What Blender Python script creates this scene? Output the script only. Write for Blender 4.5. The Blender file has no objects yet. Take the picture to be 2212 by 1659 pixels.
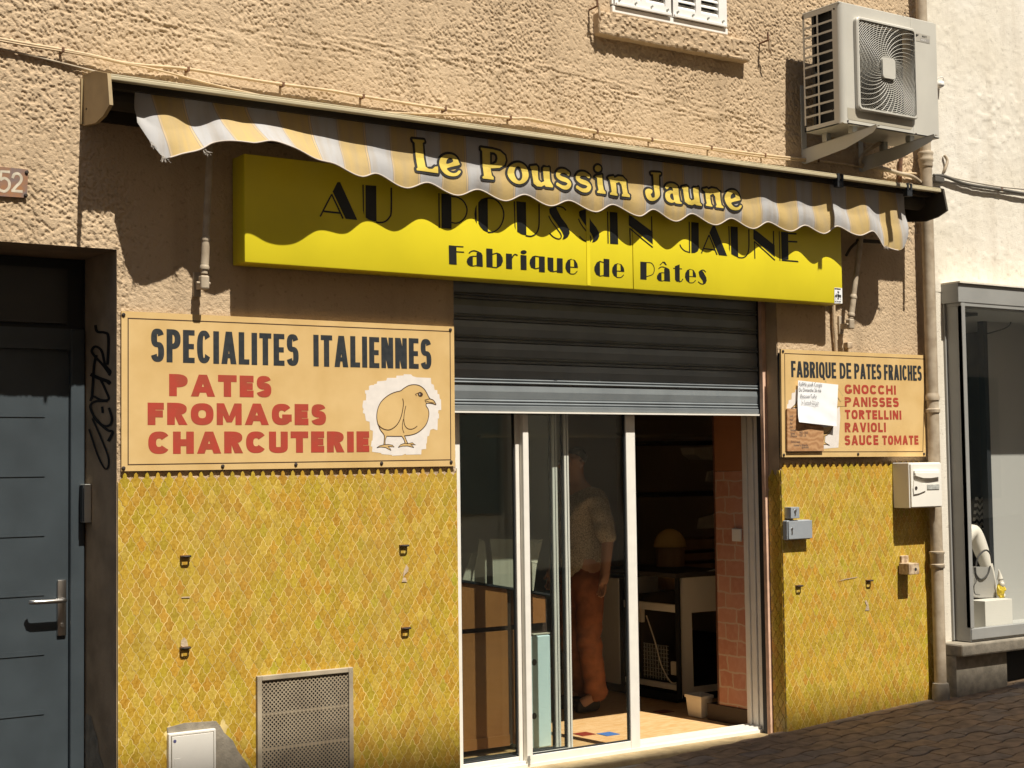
import bpy, bmesh, math, random
import numpy as np
from mathutils import Vector, Matrix
from mathutils.geometry import tessellate_polygon

random.seed(7)
R = math.radians
scene = bpy.context.scene
COL = scene.collection

# ------------------------------------------------------------------ camera
CAM = (0.0, -6.6, 1.6)
CR = Vector((0.82400035, -0.5664271, -0.01355564))
CU = Vector((-0.01934255, -0.05203318, 0.99845802))
CF = Vector((0.56625903, 0.82246756, 0.0538315))
FPX = 3299.74
cd = bpy.data.cameras.new('camera'); cam = bpy.data.objects.new('camera', cd); COL.objects.link(cam)
cd.sensor_width = 36.0; cd.lens = FPX / 2212 * 36; cd.clip_start = 0.05; cd.clip_end = 600
cam.matrix_world = Matrix(((CR.x, CU.x, -CF.x, CAM[0]), (CR.y, CU.y, -CF.y, CAM[1]), (CR.z, CU.z, -CF.z, CAM[2]), (0, 0, 0, 1)))
scene.camera = cam

# ------------------------------------------------------------------ light
SUN_DIR = Vector((0.07, -1.0, 1.72)).normalized()          # towards the sun
w = bpy.data.worlds.new('World'); scene.world = w; w.use_nodes = True
nt = w.node_tree
sky = nt.nodes.new('ShaderNodeTexSky'); sky.sky_type = 'NISHITA'; sky.sun_disc = False
sky.sun_elevation = math.asin(SUN_DIR.z); sky.sun_rotation = math.pi - 0.07
nt.links.new(sky.outputs[0], nt.nodes['Background'].inputs[0])
nt.nodes['Background'].inputs[1].default_value = 0.08
ld = bpy.data.lights.new('sun', 'SUN'); ld.energy = 5.0; ld.angle = R(0.53); ld.color = (1.0, 0.945, 0.84)
sun = bpy.data.objects.new('sun', ld); COL.objects.link(sun)
sun.rotation_euler = SUN_DIR.to_track_quat('Z', 'Y').to_euler(); sun.location = (0, -20, 30)
scene.view_settings.view_transform = 'Standard'; scene.view_settings.look = 'None'
scene.view_settings.exposure = 0.52; scene.view_settings.gamma = 1
scene.cycles.use_denoising = True
scene.cycles.max_bounces = 8; scene.cycles.transparent_max_bounces = 16

# ------------------------------------------------------------------ survey helper
# points read off the photograph (4032 px wide) are intersected with the real plane they lie on
CRP = {'z1': (0, 0, 1.58), 'z2': (1300, 0, 1.58), 'z3': (2632, 0, 1.58), 'z4': (0, 900, 1.58), 'z5': (1300, 900, 1.58), 'z6': (2632, 900, 1.58),
       'b1': (0, 2024, 1.58), 'b2': (1300, 2024, 1.58), 'b3': (2632, 2024, 1.58), 'c4': (3432, 900, 1.6587), 'c5': (2400, 1600, 2.37), 'c6': (1800, 1600, 2.37), 'c7': (3500, 1800, 1.844),
       'R1': (900, 500, 2.765), 'R2': (1600, 600, 2.765), 'R3': (2300, 700, 2.765), 'R4': (3000, 600, 2.765), 'R5': (250, 200, 2.765), 'R6': (600, 900, 4.74),
       'w': (2380, 0, 3.6867), 'ac': (3100, 0, 2.5136), 'rs': (3060, 1360, 3.5677), 'ck': (1380, 1440, 4.366), 'gr': (300, 1200, 2.37), 'ra': (3200, 900, 3.19),
       'l1': (1580, 480, 2.989), 'l2': (2280, 600, 2.989), 'i1': (1780, 2100, 1.7955), 'i2': (2400, 2200, 2.3043), 'rt': (3050, 1960, 3.6067), 'lt': (600, 2100, 2.011), 'dr': (0, 1500, 1.508), 'v': (0, 0, 1 / 1.82278)}
def ray(c, x, y):
    a, b, s = CRP[c]
    a = (a + x / s) / 1.82278; b = (b + y / s) / 1.82278
    return CF * FPX + CR * (a - 1106) - CU * (b - 829.5)
def P(c, x, y, Y=0.0):
    d = ray(c, x, y); t = (Y - CAM[1]) / d.y
    return Vector(CAM) + d * t
def PX(c, x, y, X):
    d = ray(c, x, y); t = (X - CAM[0]) / d.x
    return Vector(CAM) + d * t
def PZ(c, x, y, Z):
    d = ray(c, x, y); t = (Z - CAM[2]) / d.z
    return Vector(CAM) + d * t
def P2(c, pts, Y):
    o = []
    for q in pts:
        p = P(c, q[0], q[1], Y); o.append((p.x, p.z))
    return o

# ------------------------------------------------------------------ materials
MATS = {}
def mat(name, col, rough=0.7, mottle=0.0, mscale=8.0, bump=0.0, bscale=60.0, metal=0.0, spec=0.4, col2=None, detail=4.0, bdist=0.004, coat=0.0):
    if name in MATS: return MATS[name]
    m = bpy.data.materials.new(name); m.use_nodes = True; n = m.node_tree.nodes; l = m.node_tree.links
    b = n['Principled BSDF']
    b.inputs['Base Color'].default_value = (*col, 1); b.inputs['Roughness'].default_value = rough
    b.inputs['Metallic'].default_value = metal; b.inputs['Specular IOR Level'].default_value = spec
    if coat: b.inputs['Coat Weight'].default_value = coat
    tc = n.new('ShaderNodeTexCoord')
    if mottle > 0 or col2:
        no = n.new('ShaderNodeTexNoise'); no.inputs['Scale'].default_value = mscale; no.inputs['Detail'].default_value = detail
        l.new(tc.outputs['Object'], no.inputs['Vector'])
        mx = n.new('ShaderNodeMix'); mx.data_type = 'RGBA'
        c2 = col2 if col2 else tuple(c * (1 - mottle) for c in col)
        mx.inputs[6].default_value = (*col, 1); mx.inputs[7].default_value = (*c2, 1)
        rp = n.new('ShaderNodeMapRange'); rp.inputs[1].default_value = 0.38; rp.inputs[2].default_value = 0.66
        l.new(no.outputs['Fac'], rp.inputs[0]); l.new(rp.outputs[0], mx.inputs[0]); l.new(mx.outputs[2], b.inputs['Base Color'])
    if bump > 0:
        nb = n.new('ShaderNodeTexNoise'); nb.inputs['Scale'].default_value = bscale; nb.inputs['Detail'].default_value = 5
        l.new(tc.outputs['Object'], nb.inputs['Vector'])
        bp = n.new('ShaderNodeBump'); bp.inputs['Strength'].default_value = bump; bp.inputs['Distance'].default_value = bdist
        l.new(nb.outputs['Fac'], bp.inputs['Height']); l.new(bp.outputs[0], b.inputs['Normal'])
    MATS[name] = m
    return m
def nodes_of(m): return m.node_tree.nodes, m.node_tree.links, m.node_tree.nodes['Principled BSDF']

def stucco(name, col, col2, dirt):
    m = mat(name, col, 0.92, mottle=0.2, mscale=1.3, spec=0.15, col2=col2, detail=6)
    n, l, b = nodes_of(m)
    tc = [x for x in n if x.type == 'TEX_COORD'][0]
    base = b.inputs['Base Color'].links[0].from_socket
    # broad rain streaks and specks of grime that belong to the plaster
    mp = n.new('ShaderNodeMapping'); mp.inputs['Scale'].default_value = (9, 9, 0.7)
    l.new(tc.outputs['Object'], mp.inputs[0])
    ns = n.new('ShaderNodeTexNoise'); ns.inputs['Scale'].default_value = 1.0; ns.inputs['Detail'].default_value = 5
    l.new(mp.outputs[0], ns.inputs[0])
    r1 = n.new('ShaderNodeMapRange'); r1.inputs[1].default_value = 0.48; r1.inputs[2].default_value = 0.78; r1.inputs[4].default_value = 0.5
    l.new(ns.outputs['Fac'], r1.inputs[0])
    mx = n.new('ShaderNodeMix'); mx.data_type = 'RGBA'; mx.inputs[7].default_value = (*dirt, 1)
    l.new(r1.outputs[0], mx.inputs[0]); l.new(base, mx.inputs[6])
    n2 = n.new('ShaderNodeTexNoise'); n2.inputs['Scale'].default_value = 42; n2.inputs['Detail'].default_value = 3
    l.new(tc.outputs['Object'], n2.inputs[0])
    r2 = n.new('ShaderNodeMapRange'); r2.inputs[1].default_value = 0.6; r2.inputs[2].default_value = 0.75; r2.inputs[4].default_value = 0.45
    l.new(n2.outputs['Fac'], r2.inputs[0])
    m2 = n.new('ShaderNodeMix'); m2.data_type = 'RGBA'; m2.inputs[7].default_value = (*[d * 0.7 for d in dirt], 1)
    l.new(r2.outputs[0], m2.inputs[0]); l.new(mx.outputs[2], m2.inputs[6]); l.new(m2.outputs[2], b.inputs['Base Color'])
    nb = n.new('ShaderNodeTexNoise'); nb.inputs['Scale'].default_value = 170; nb.inputs['Detail'].default_value = 5
    l.new(tc.outputs['Object'], nb.inputs[0])
    bp = n.new('ShaderNodeBump'); bp.inputs['Strength'].default_value = 0.7; bp.inputs['Distance'].default_value = 0.005
    l.new(nb.outputs['Fac'], bp.inputs['Height']); l.new(bp.outputs[0], b.inputs['Normal'])
    return m

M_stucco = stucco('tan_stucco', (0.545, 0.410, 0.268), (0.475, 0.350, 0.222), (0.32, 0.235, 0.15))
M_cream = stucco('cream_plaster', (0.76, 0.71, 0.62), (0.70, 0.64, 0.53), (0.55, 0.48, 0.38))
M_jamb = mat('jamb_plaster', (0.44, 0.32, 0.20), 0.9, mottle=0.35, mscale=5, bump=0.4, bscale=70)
M_mortar = mat('mortar', (0.55, 0.42, 0.28), 0.95, mottle=0.3, mscale=30, bump=0.6, bscale=90)
M_grout = mat('grout', (0.80, 0.61, 0.24), 0.85, mottle=0.35, mscale=9)
M_yellow = mat('yellow_plastic', (0.78, 0.65, 0.022), 0.42, mottle=0.09, mscale=2.2, spec=0.35)
M_black = mat('black_vinyl', (0.012, 0.013, 0.012), 0.45)
M_board = mat('cream_board', (0.66, 0.455, 0.20), 0.5, mscale=5, col2=(0.59, 0.39, 0.155), detail=6)
M_inkblack = mat('sign_black_paint', (0.022, 0.026, 0.030), 0.5, mscale=40, col2=(0.035, 0.038, 0.04))
M_red = mat('sign_red_paint', (0.41, 0.052, 0.032), 0.5, mscale=18, col2=(0.35, 0.062, 0.034))
M_line = mat('sign_brown_line', (0.055, 0.026, 0.012), 0.6)
M_white = mat('white_paint', (0.80, 0.77, 0.72), 0.55, mottle=0.08, mscale=10)
M_patch = mat('repaint_white', (0.76, 0.70, 0.64), 0.5, mottle=0.08, mscale=25)
M_alu = mat('white_aluminium', (0.80, 0.76, 0.68), 0.35, mottle=0.06, mscale=14)
M_alug = mat('grey_aluminium', (0.36, 0.36, 0.33), 0.35, metal=0.5)
M_shut = mat('grey_shutter_metal', (0.235, 0.258, 0.268), 0.36, mscale=6, col2=(0.195, 0.215, 0.225), metal=0.28, spec=0.6, bump=0.06, bscale=20)
M_rubber = mat('dark_seal', (0.02, 0.022, 0.024), 0.6)
M_pink = mat('pink_plaster', (0.74, 0.48, 0.34), 0.8, mottle=0.25, mscale=12)
M_door = mat('slate_blue_paint', (0.050, 0.062, 0.070), 0.42, mottle=0.2, mscale=5, bump=0.05, bscale=30)
M_doordark = mat('dark_glazing', (0.03, 0.03, 0.028), 0.3)
M_steel = mat('brushed_steel', (0.55, 0.53, 0.50), 0.28, metal=1.0)
M_darkmetal = mat('dark_iron', (0.045, 0.032, 0.024), 0.7, mottle=0.4, mscale=40)
M_rust = mat('rusty_iron', (0.18, 0.085, 0.04), 0.85, mscale=30, col2=(0.09, 0.045, 0.025))
M_khaki = mat('khaki_enamel', (0.50, 0.43, 0.28), 0.45, mottle=0.15, mscale=6)
M_housing = mat('tan_enamel', (0.37, 0.27, 0.135), 0.5, mottle=0.25, mscale=7)
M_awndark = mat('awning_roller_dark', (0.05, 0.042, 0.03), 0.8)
M_cable = mat('cream_cable', (0.58, 0.43, 0.26), 0.6, mottle=0.2, mscale=20)
M_acw = mat('ivory_enamel', (0.54, 0.515, 0.45), 0.45, mottle=0.08, mscale=4)
M_acd = mat('condenser_dark', (0.02, 0.021, 0.02), 0.6, bump=0.4, bscale=200)
M_acgrey = mat('badge_grey', (0.33, 0.31, 0.28), 0.5)
M_pipe = mat('painted_iron_pipe', (0.44, 0.36, 0.26), 0.6, mscale=16, col2=(0.33, 0.26, 0.18), bump=0.25, bscale=50)
M_ivory = mat('white_letterbox', (0.80, 0.76, 0.68), 0.4, mottle=0.05, mscale=6)
M_boxgrey = mat('grey_box_metal', (0.40, 0.43, 0.46), 0.4, metal=0.3, mottle=0.08, mscale=9)
M_beige = mat('flaking_beige_paint', (0.58, 0.45, 0.30), 0.75, mscale=35, col2=(0.30, 0.2, 0.12))
M_conc = mat('grey_cement', (0.30, 0.26, 0.20), 0.95, mottle=0.3, mscale=20, bump=0.5, bscale=90)
M_stone = mat('threshold_stone', (0.42, 0.31, 0.16), 0.7, mottle=0.3, mscale=12, bump=0.15, bscale=60)
M_paper = mat('white_paper', (0.80, 0.80, 0.80), 0.7, mottle=0.04, mscale=20)
M_pen = mat('pen_ink', (0.05, 0.05, 0.06), 0.7)
M_bdark = mat('shop_dark', (0.060, 0.052, 0.044), 0.9); M_room = mat('shop_room_paint', (0.58, 0.52, 0.43), 0.9)
M_brown = mat('brown_laminate', (0.36, 0.155, 0.05), 0.42, mscale=3, col2=(0.30, 0.125, 0.04))
M_card = mat('pale_carton', (0.50, 0.47, 0.36), 0.7, mottle=0.1, mscale=6)
M_cardb = mat('brown_carton', (0.42, 0.27, 0.14), 0.8, mottle=0.2, mscale=6)
M_teal = mat('pale_blue_plastic', (0.58, 0.74, 0.74), 0.5)
M_offw = mat('off_white_laminate', (0.84, 0.79, 0.68), 0.5, mottle=0.05, mscale=3)
M_cream2 = mat('cream_plastic', (0.78, 0.70, 0.56), 0.35)
M_orangewall = mat('orange_wall', (0.40, 0.16, 0.065), 0.8, mottle=0.1)
M_greyframe = mat('grey_shop_frame', (0.30, 0.295, 0.275), 0.4, mottle=0.1, mscale=5)
M_lightgrey = mat('pale_grey_panel', (0.46, 0.45, 0.42), 0.6)
M_skin = mat('skin', (0.42, 0.22, 0.13), 0.55)
M_trouser = mat('rust_orange_cloth', (0.30, 0.10, 0.036), 0.85, mottle=0.3, mscale=18, bump=0.3, bscale=30)
M_hair = mat('dark_hair', (0.03, 0.022, 0.018), 0.7)
M_shoe = mat('black_leather', (0.015, 0.013, 0.012), 0.5)
M_shirt = mat('speckled_shirt_cloth', (0.46, 0.38, 0.26), 0.85, mscale=130, col2=(0.16, 0.13, 0.10), detail=3, bump=0.25, bscale=25)
M_mann = mat('mannequin_plastic', (0.80, 0.74, 0.64), 0.35)
M_bag = mat('grey_leather', (0.36, 0.34, 0.31), 0.5, bump=0.1, bscale=80)
M_strap = mat('dark_strap', (0.06, 0.055, 0.05), 0.5)
M_gnome = mat('yellow_resin', (0.70, 0.52, 0.05), 0.35)
M_pane_facade = mat('opposite_plaster', (0.70, 0.62, 0.52), 0.9, mottle=0.15)

def glass_mat(name, tint, refl=1.45):
    m = bpy.data.materials.new(name); m.use_nodes = True; n = m.node_tree.nodes; l = m.node_tree.links
    n.remove(n['Principled BSDF'])
    out = n['Material Output']; tr = n.new('ShaderNodeBsdfTransparent'); tr.inputs[0].default_value = (*tint, 1)
    gl = n.new('ShaderNodeBsdfGlossy'); gl.inputs['Roughness'].default_value = 0.01; gl.inputs[0].default_value = (0.9, 0.95, 0.93, 1)
    lw = n.new('ShaderNodeLayerWeight'); lw.inputs[0].default_value = 0.5
    pw = n.new('ShaderNodeMath'); pw.operation = 'POWER'; pw.inputs[1].default_value = 5; l.new(lw.outputs['Facing'], pw.inputs[0])
    fr = n.new('ShaderNodeMath'); fr.operation = 'MULTIPLY_ADD'; fr.inputs[1].default_value = 0.96; fr.inputs[2].default_value = 0.04; l.new(pw.outputs[0], fr.inputs[0])
    mx = n.new('ShaderNodeMixShader'); l.new(fr.outputs[0], mx.inputs[0]); l.new(tr.outputs[0], mx.inputs[1]); l.new(gl.outputs[0], mx.inputs[2])
    l.new(mx.outputs[0], out.inputs[0]); return m
M_glass = glass_mat('tinted_glass', (0.962, 0.976, 0.970))
M_glass2 = glass_mat('clear_glass', (0.98, 0.985, 0.98))

# ------------------------------------------------------------------ mesh building
class MB:
    def __init__(s): s.v = []; s.f = []; s.m = []; s.k = 0
    def add(s, vs, fs, mi=0):
        o = len(s.v); s.v += [tuple(q) for q in vs]
        for f in fs: s.f.append([o + i for i in f]); s.m.append(mi)
    def box(s, x0, x1, y0, y1, z0, z1, mi=0, bev=0.0):
        x0, x1 = min(x0, x1), max(x0, x1); y0, y1 = min(y0, y1), max(y0, y1); z0, z1 = min(z0, z1), max(z0, z1)
        if bev <= 0:
            s.add([(x0, y0, z0), (x1, y0, z0), (x1, y1, z0), (x0, y1, z0), (x0, y0, z1), (x1, y0, z1), (x1, y1, z1), (x0, y1, z1)],
                  [(0, 3, 2, 1), (4, 5, 6, 7), (0, 1, 5, 4), (1, 2, 6, 5), (2, 3, 7, 6), (3, 0, 4, 7)], mi)
        else:
            bm = bmesh.new(); bmesh.ops.create_cube(bm, size=1)
            for v in bm.verts: v.co = Vector(((x0 + x1) / 2 + v.co.x * (x1 - x0), (y0 + y1) / 2 + v.co.y * (y1 - y0), (z0 + z1) / 2 + v.co.z * (z1 - z0)))
            bmesh.ops.bevel(bm, geom=list(bm.edges), offset=bev, segments=2, affect='EDGES', profile=0.5)
            s.bm(bm, mi)
    def bm(s, bm, mi=0):
        bm.verts.index_update()
        s.add([v.co[:] for v in bm.verts], [[v.index for v in f.verts] for f in bm.faces], mi); bm.free()
    def tube(s, pts, r, n=8, mi=0, cap=True):
        pts = [Vector(p) for p in pts]; rr = r if isinstance(r, (list, tuple)) else [r] * len(pts)
        rings = []; up = None
        for i, p in enumerate(pts):
            d = (pts[min(i + 1, len(pts) - 1)] - pts[max(i - 1, 0)])
            d = d.normalized() if d.length > 1e-9 else Vector((0, 0, 1))
            if up is None: up = Vector((0, 0, 1)) if abs(d.z) < 0.9 else Vector((1, 0, 0))
            a = d.cross(up); a = a.normalized() if a.length > 1e-6 else Vector((1, 0, 0)); b = a.cross(d).normalized(); up = b
            rings.append([p + (a * math.cos(2 * math.pi * k / n) + b * math.sin(2 * math.pi * k / n)) * rr[i] for k in range(n)])
        vs = [q for g in rings for q in g]; fs = []
        for i in range(len(pts) - 1):
            for k in range(n): fs.append((i * n + k, i * n + (k + 1) % n, (i + 1) * n + (k + 1) % n, (i + 1) * n + k))
        if cap: fs.append(tuple(range(n - 1, -1, -1))); fs.append(tuple((len(pts) - 1) * n + k for k in range(n)))
        s.add(vs, fs, mi)
    def prism(s, pts, f, d, mi=0):            # pts 2D outline, f(u,v,depth) -> point
        n = len(pts); vs = [f(u, v, 0) for u, v in pts] + [f(u, v, d) for u, v in pts]
        tri = tessellate_polygon([[Vector((u, v, 0)) for u, v in pts]])
        fs = [tuple(t) for t in tri] + [(t[2] + n, t[1] + n, t[0] + n) for t in tri]
        fs += [(i, (i + 1) % n, n + (i + 1) % n, n + i) for i in range(n)]
        s.add(vs, fs, mi)
    def flat(s, loops, Y, mi=0, step=1.2e-5):   # paint on a wall-parallel plane, facing the street
        y = Y - s.k; s.k += step
        tri = tessellate_polygon([[Vector((q[0], q[1], 0)) for q in lp] for lp in loops])
        pts = [q for lp in loops for q in lp]
        fs = []
        for t in tri:
            a, b, c = [pts[i] for i in t]
            cr = (b[0] - a[0]) * (c[1] - a[1]) - (b[1] - a[1]) * (c[0] - a[0])
            fs.append(tuple(t) if cr > 0 else (t[0], t[2], t[1]))
        s.add([(q[0], y, q[1]) for q in pts], fs, mi)
    def stroke(s, pts, wd, Y, mi=0, closed=False, step=1.2e-5):
        lp = stroke_outline(pts, wd, closed)
        y = Y - s.k; s.k += step
        a, b = lp; n = len(a); fs = []
        for i in range(n if closed else n - 1):
            j = (i + 1) % n; fs.append((i, j, n + j, n + i))
        vs = [(q[0], y, q[1]) for q in a + b]
        out = []
        for f in fs:
            p0, p1, p2 = [vs[i] for i in f[:3]]
            cr = (p1[0] - p0[0]) * (p2[2] - p0[2]) - (p1[2] - p0[2]) * (p2[0] - p0[0])
            out.append(f if cr > 0 else f[::-1])
        s.add(vs, out, mi)
    def build(s, name, mats, parent=None, smooth=False, loc=None, recalc=False):
        if not isinstance(mats, (list, tuple)): mats = [mats]
        if parent is not None:
            root = parent
            while root.parent: root = root.parent
            base = Vector(root.location)
        else:
            a = np.array(s.v); base = Vector(loc) if loc is not None else Vector(((a[:, 0].min() + a[:, 0].max()) / 2, (a[:, 1].min() + a[:, 1].max()) / 2, a[:, 2].min()))
        me = bpy.data.meshes.new(name)
        me.from_pydata([(q[0] - base.x, q[1] - base.y, q[2] - base.z) for q in s.v], [], s.f)
        for m in mats: me.materials.append(m)
        if len(mats) > 1: me.polygons.foreach_set('material_index', s.m)
        if recalc:
            bm = bmesh.new(); bm.from_mesh(me); bmesh.ops.recalc_face_normals(bm, faces=bm.faces); bm.to_mesh(me); bm.free()
        me.update()
        if smooth:
            me.polygons.foreach_set('use_smooth', [True] * len(me.polygons))
        o = bpy.data.objects.new(name, me); COL.objects.link(o)
        if parent is not None: o.parent = parent
        else: o.location = base
        return o

def _islands(s):
    par = list(range(len(s.v)))
    def find(a):
        while par[a] != a: par[a] = par[par[a]]; a = par[a]
        return a
    for f in s.f:
        r0 = find(f[0])
        for i in f[1:]: par[find(i)] = r0
    g = {}
    for fi, f in enumerate(s.f): g.setdefault(find(f[0]), []).append(fi)
    return list(g.values())
def _build_each(s, name, mats, parent, smooth=False):
    out = []
    for fl_ in _islands(s):
        m = MB(); mp = {}
        for fi in fl_:
            for i in s.f[fi]:
                if i not in mp: mp[i] = len(m.v); m.v.append(s.v[i])
            m.f.append([mp[i] for i in s.f[fi]]); m.m.append(s.m[fi])
        out.append(m.build(name, mats, parent, smooth))
    return out
MB.build_each = _build_each
def autosmooth(o, ang=40):
    me = o.data
    bm = bmesh.new(); bm.from_mesh(me)
    for e in bm.edges:
        if len(e.link_faces) == 2 and e.calc_face_angle(0) > R(ang): e.smooth = False
    bm.to_mesh(me); bm.free()
    me.polygons.foreach_set('use_smooth', [True] * len(me.polygons))
    return o
def stroke_outline(pts, wd, closed):
    n = len(pts); a = []; b = []
    for i in range(n):
        if closed: p, q = pts[i - 1], pts[(i + 1) % n]
        else: p, q = pts[max(i - 1, 0)], pts[min(i + 1, n - 1)]
        dx, dz = q[0] - p[0], q[1] - p[1]; L = math.hypot(dx, dz) or 1e-9
        wi = wd[i] if isinstance(wd, (list, tuple)) else wd
        nx, nz = -dz / L * wi / 2, dx / L * wi / 2
        a.append((pts[i][0] + nx, pts[i][1] + nz)); b.append((pts[i][0] - nx, pts[i][1] - nz))
    return a, b
def cr(pts, n=6, closed=False):
    pts = [Vector(p) for p in pts]; o = []; N = len(pts)
    for i in range(N if closed else N - 1):
        p0 = pts[i - 1] if (closed or i > 0) else pts[i]; p1 = pts[i]; p2 = pts[(i + 1) % N]
        p3 = pts[(i + 2) % N] if (closed or i + 2 < N) else pts[i + 1]
        for k in range(n):
            t = k / n
            o.append(0.5 * ((2 * p1) + (p2 - p0) * t + (2 * p0 - 5 * p1 + 4 * p2 - p3) * t * t + (3 * p1 - p0 - 3 * p2 + p3) * t ** 3))
    if not closed: o.append(pts[-1])
    return [tuple(q) for q in o]
def thing(name, label, cat, loc, group=None):
    o = bpy.data.objects.new(name, None); COL.objects.link(o); o.location = loc; o.empty_display_size = 0.1
    o['label'] = label; o['category'] = cat
    if group: o['group'] = group
    return o
def tag(o, label, cat, group=None):
    o['label'] = label; o['category'] = cat
    if group: o['group'] = group
    return o
def struct(o, kind='structure'): o['kind'] = kind; return o
def copy_tree(o, parent=None):
    c = o.copy(); COL.objects.link(c)
    if parent: c.parent = parent
    for ch in list(o.children): copy_tree(ch, c)
    return c
def text_mesh(mb, s, x, z, size, Y, mi=0, shear=0.0, off=0.0, sx=1.0, rot=0.0):
    cu = bpy.data.curves.new('t', 'FONT'); cu.body = s; cu.size = size; cu.shear = shear; cu.offset = off; cu.resolution_u = 3
    ob = bpy.data.objects.new('t', cu); COL.objects.link(ob)
    dg = bpy.context.evaluated_depsgraph_get(); ev = ob.evaluated_get(dg); me = ev.to_mesh()
    c, sn = math.cos(rot), math.sin(rot)
    y = Y - mb.k; mb.k += 1.2e-5
    mb.add([(x + (v.co.x * sx) * c - v.co.y * sn, y, z + (v.co.x * sx) * sn + v.co.y * c) for v in me.vertices], [tuple(p.vertices) for p in me.polygons], mi)
    ev.to_mesh_clear(); bpy.data.objects.remove(ob); bpy.data.curves.remove(cu)

# painted block capitals, each letter laid out from its own stems, bars and bowls
def glyph(mb, ch, L, B, wd, h, t, Y, mi=0, th=None, ex=2.5):
    th = th or t * 0.86
    Rr, T = L + wd, B + h
    def rect(x0, x1, z0, z1): mb.flat([[(x0, z0), (x1, z0), (x1, z1), (x0, z1)]], Y, mi)
    def poly(*p): mb.flat([list(p)], Y, mi)
    def se(cx, cz, rx, rz, a):
        c, s_ = math.cos(a), math.sin(a)
        return (cx + rx * math.copysign(abs(c) ** (2 / ex), c), cz + rz * math.copysign(abs(s_) ** (2 / ex), s_))
    def ring(x0, x1, z0, z1, a0, a1, n=22, tx=None, tz=None):
        tx = tx or t; tz = tz or th
        cx, cz, rx, rz = (x0 + x1) / 2, (z0 + z1) / 2, (x1 - x0) / 2, (z1 - z0) / 2
        y = Y - mb.k; mb.k += 1.2e-5; vs = []; fs = []
        for i in range(n + 1):
            a = R(a0 + (a1 - a0) * i / n)
            o = se(cx, cz, rx, rz, a); q = se(cx, cz, max(rx - tx, 1e-4), max(rz - tz, 1e-4), a)
            vs += [(o[0], y, o[1]), (q[0], y, q[1])]
        for i in range(n): fs.append((2 * i + 1, 2 * i, 2 * i + 2, 2 * i + 3))
        mb.add(vs, fs, mi)
    def bowl(x0, x1, z0, z1):                      # half ring joined to a stem at x0
        ring(2 * x0 - x1, x1, z0, z1, -90, 90, 16)
    if ch == 'I': rect(L, L + t, B, T)
    elif ch == 'L': rect(L, L + t, B, T); rect(L, Rr, B, B + th)
    elif ch == 'T': rect(L, Rr, T - th, T); rect(L + wd / 2 - t / 2, L + wd / 2 + t / 2, B, T - th / 2)
    elif ch in 'EF':
        rect(L, L + t, B, T); rect(L, Rr, T - th, T); rect(L, Rr - wd * 0.06, B + h * 0.5 - th / 2, B + h * 0.5 + th / 2)
        if ch == 'E': rect(L, Rr, B, B + th)
    elif ch == 'H': rect(L, L + t, B, T); rect(Rr - t, Rr, B, T); rect(L, Rr, B + h / 2 - th / 2, B + h / 2 + th / 2)
    elif ch == 'N':
        rect(L, L + t * 0.92, B, T); rect(Rr - t * 0.92, Rr, B, T); poly((L, T), (L + t * 1.1, T), (Rr, B), (Rr - t * 1.1, B))
    elif ch == 'M':
        rect(L, L + t * 0.85, B, T); rect(Rr - t * 0.85, Rr, B, T); c = L + wd / 2
        poly((L, T), (L + t, T), (c + t * 0.35, B + h * 0.12), (c - t * 0.35, B + h * 0.12)); poly((Rr - t, T), (Rr, T), (c + t * 0.35, B + h * 0.12), (c - t * 0.35, B + h * 0.12))
    elif ch in 'AV':
        c = L + wd / 2; q = t * 1.02; f = (lambda z: z) if ch == 'A' else (lambda z: B + T - z)
        poly((L, f(B)), (L + q, f(B)), (c + t * 0.42, f(T)), (c - t * 0.55, f(T))); poly((Rr - q, f(B)), (Rr, f(B)), (c + t * 0.55, f(T)), (c - t * 0.42, f(T)))
        if ch == 'A': rect(L + wd * 0.24, Rr - wd * 0.24, B + h * 0.18, B + h * 0.18 + th * 0.85)
    elif ch in 'PRBD':
        rect(L, L + t, B, T)
        if ch == 'D': bowl(L + t * 0.9, Rr, B, T)
        elif ch == 'P': bowl(L + t * 0.9, Rr, B + h * 0.40, T)
        elif ch == 'R':
            bowl(L + t * 0.9, Rr - wd * 0.04, B + h * 0.44, T); poly((L + t * 0.9, B + h * 0.46), (L + t * 1.9, B + h * 0.46), (Rr, B), (Rr - t * 1.15, B))
        else: bowl(L + t * 0.9, Rr - wd * 0.05, B + h * 0.46, T); bowl(L + t * 0.9, Rr, B, B + h * 0.46 + th)
    elif ch in 'OQ':
        ring(L, Rr, B, T, 0, 360, 40)
        if ch == 'Q': poly((L + wd * 0.5, B + h * 0.22), (L + wd * 0.5 + t, B + h * 0.16), (Rr + t * 0.15, B - h * 0.10), (Rr - t * 0.8, B - h * 0.12))
    elif ch in 'CG':
        ring(L, Rr, B, T, 34, 326, 34)
        if ch == 'G': rect(Rr - t, Rr, B + h * 0.16, B + h * 0.50); rect(L + wd * 0.52, Rr, B + h * 0.50 - th, B + h * 0.50)
    elif ch == 'U':
        rect(L, L + t, B + h * 0.28, T); rect(Rr - t, Rr, B + h * 0.28, T); ring(L, Rr, B, B + h * 0.56, 180, 360, 20)
    elif ch == 'S':
        mid = B + h * 0.52
        ring(L + wd * .02, Rr - wd * .02, mid - th / 2, T, 18, 270, 26); ring(L, Rr, B, mid + th / 2, 90, -162, 26)
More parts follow.
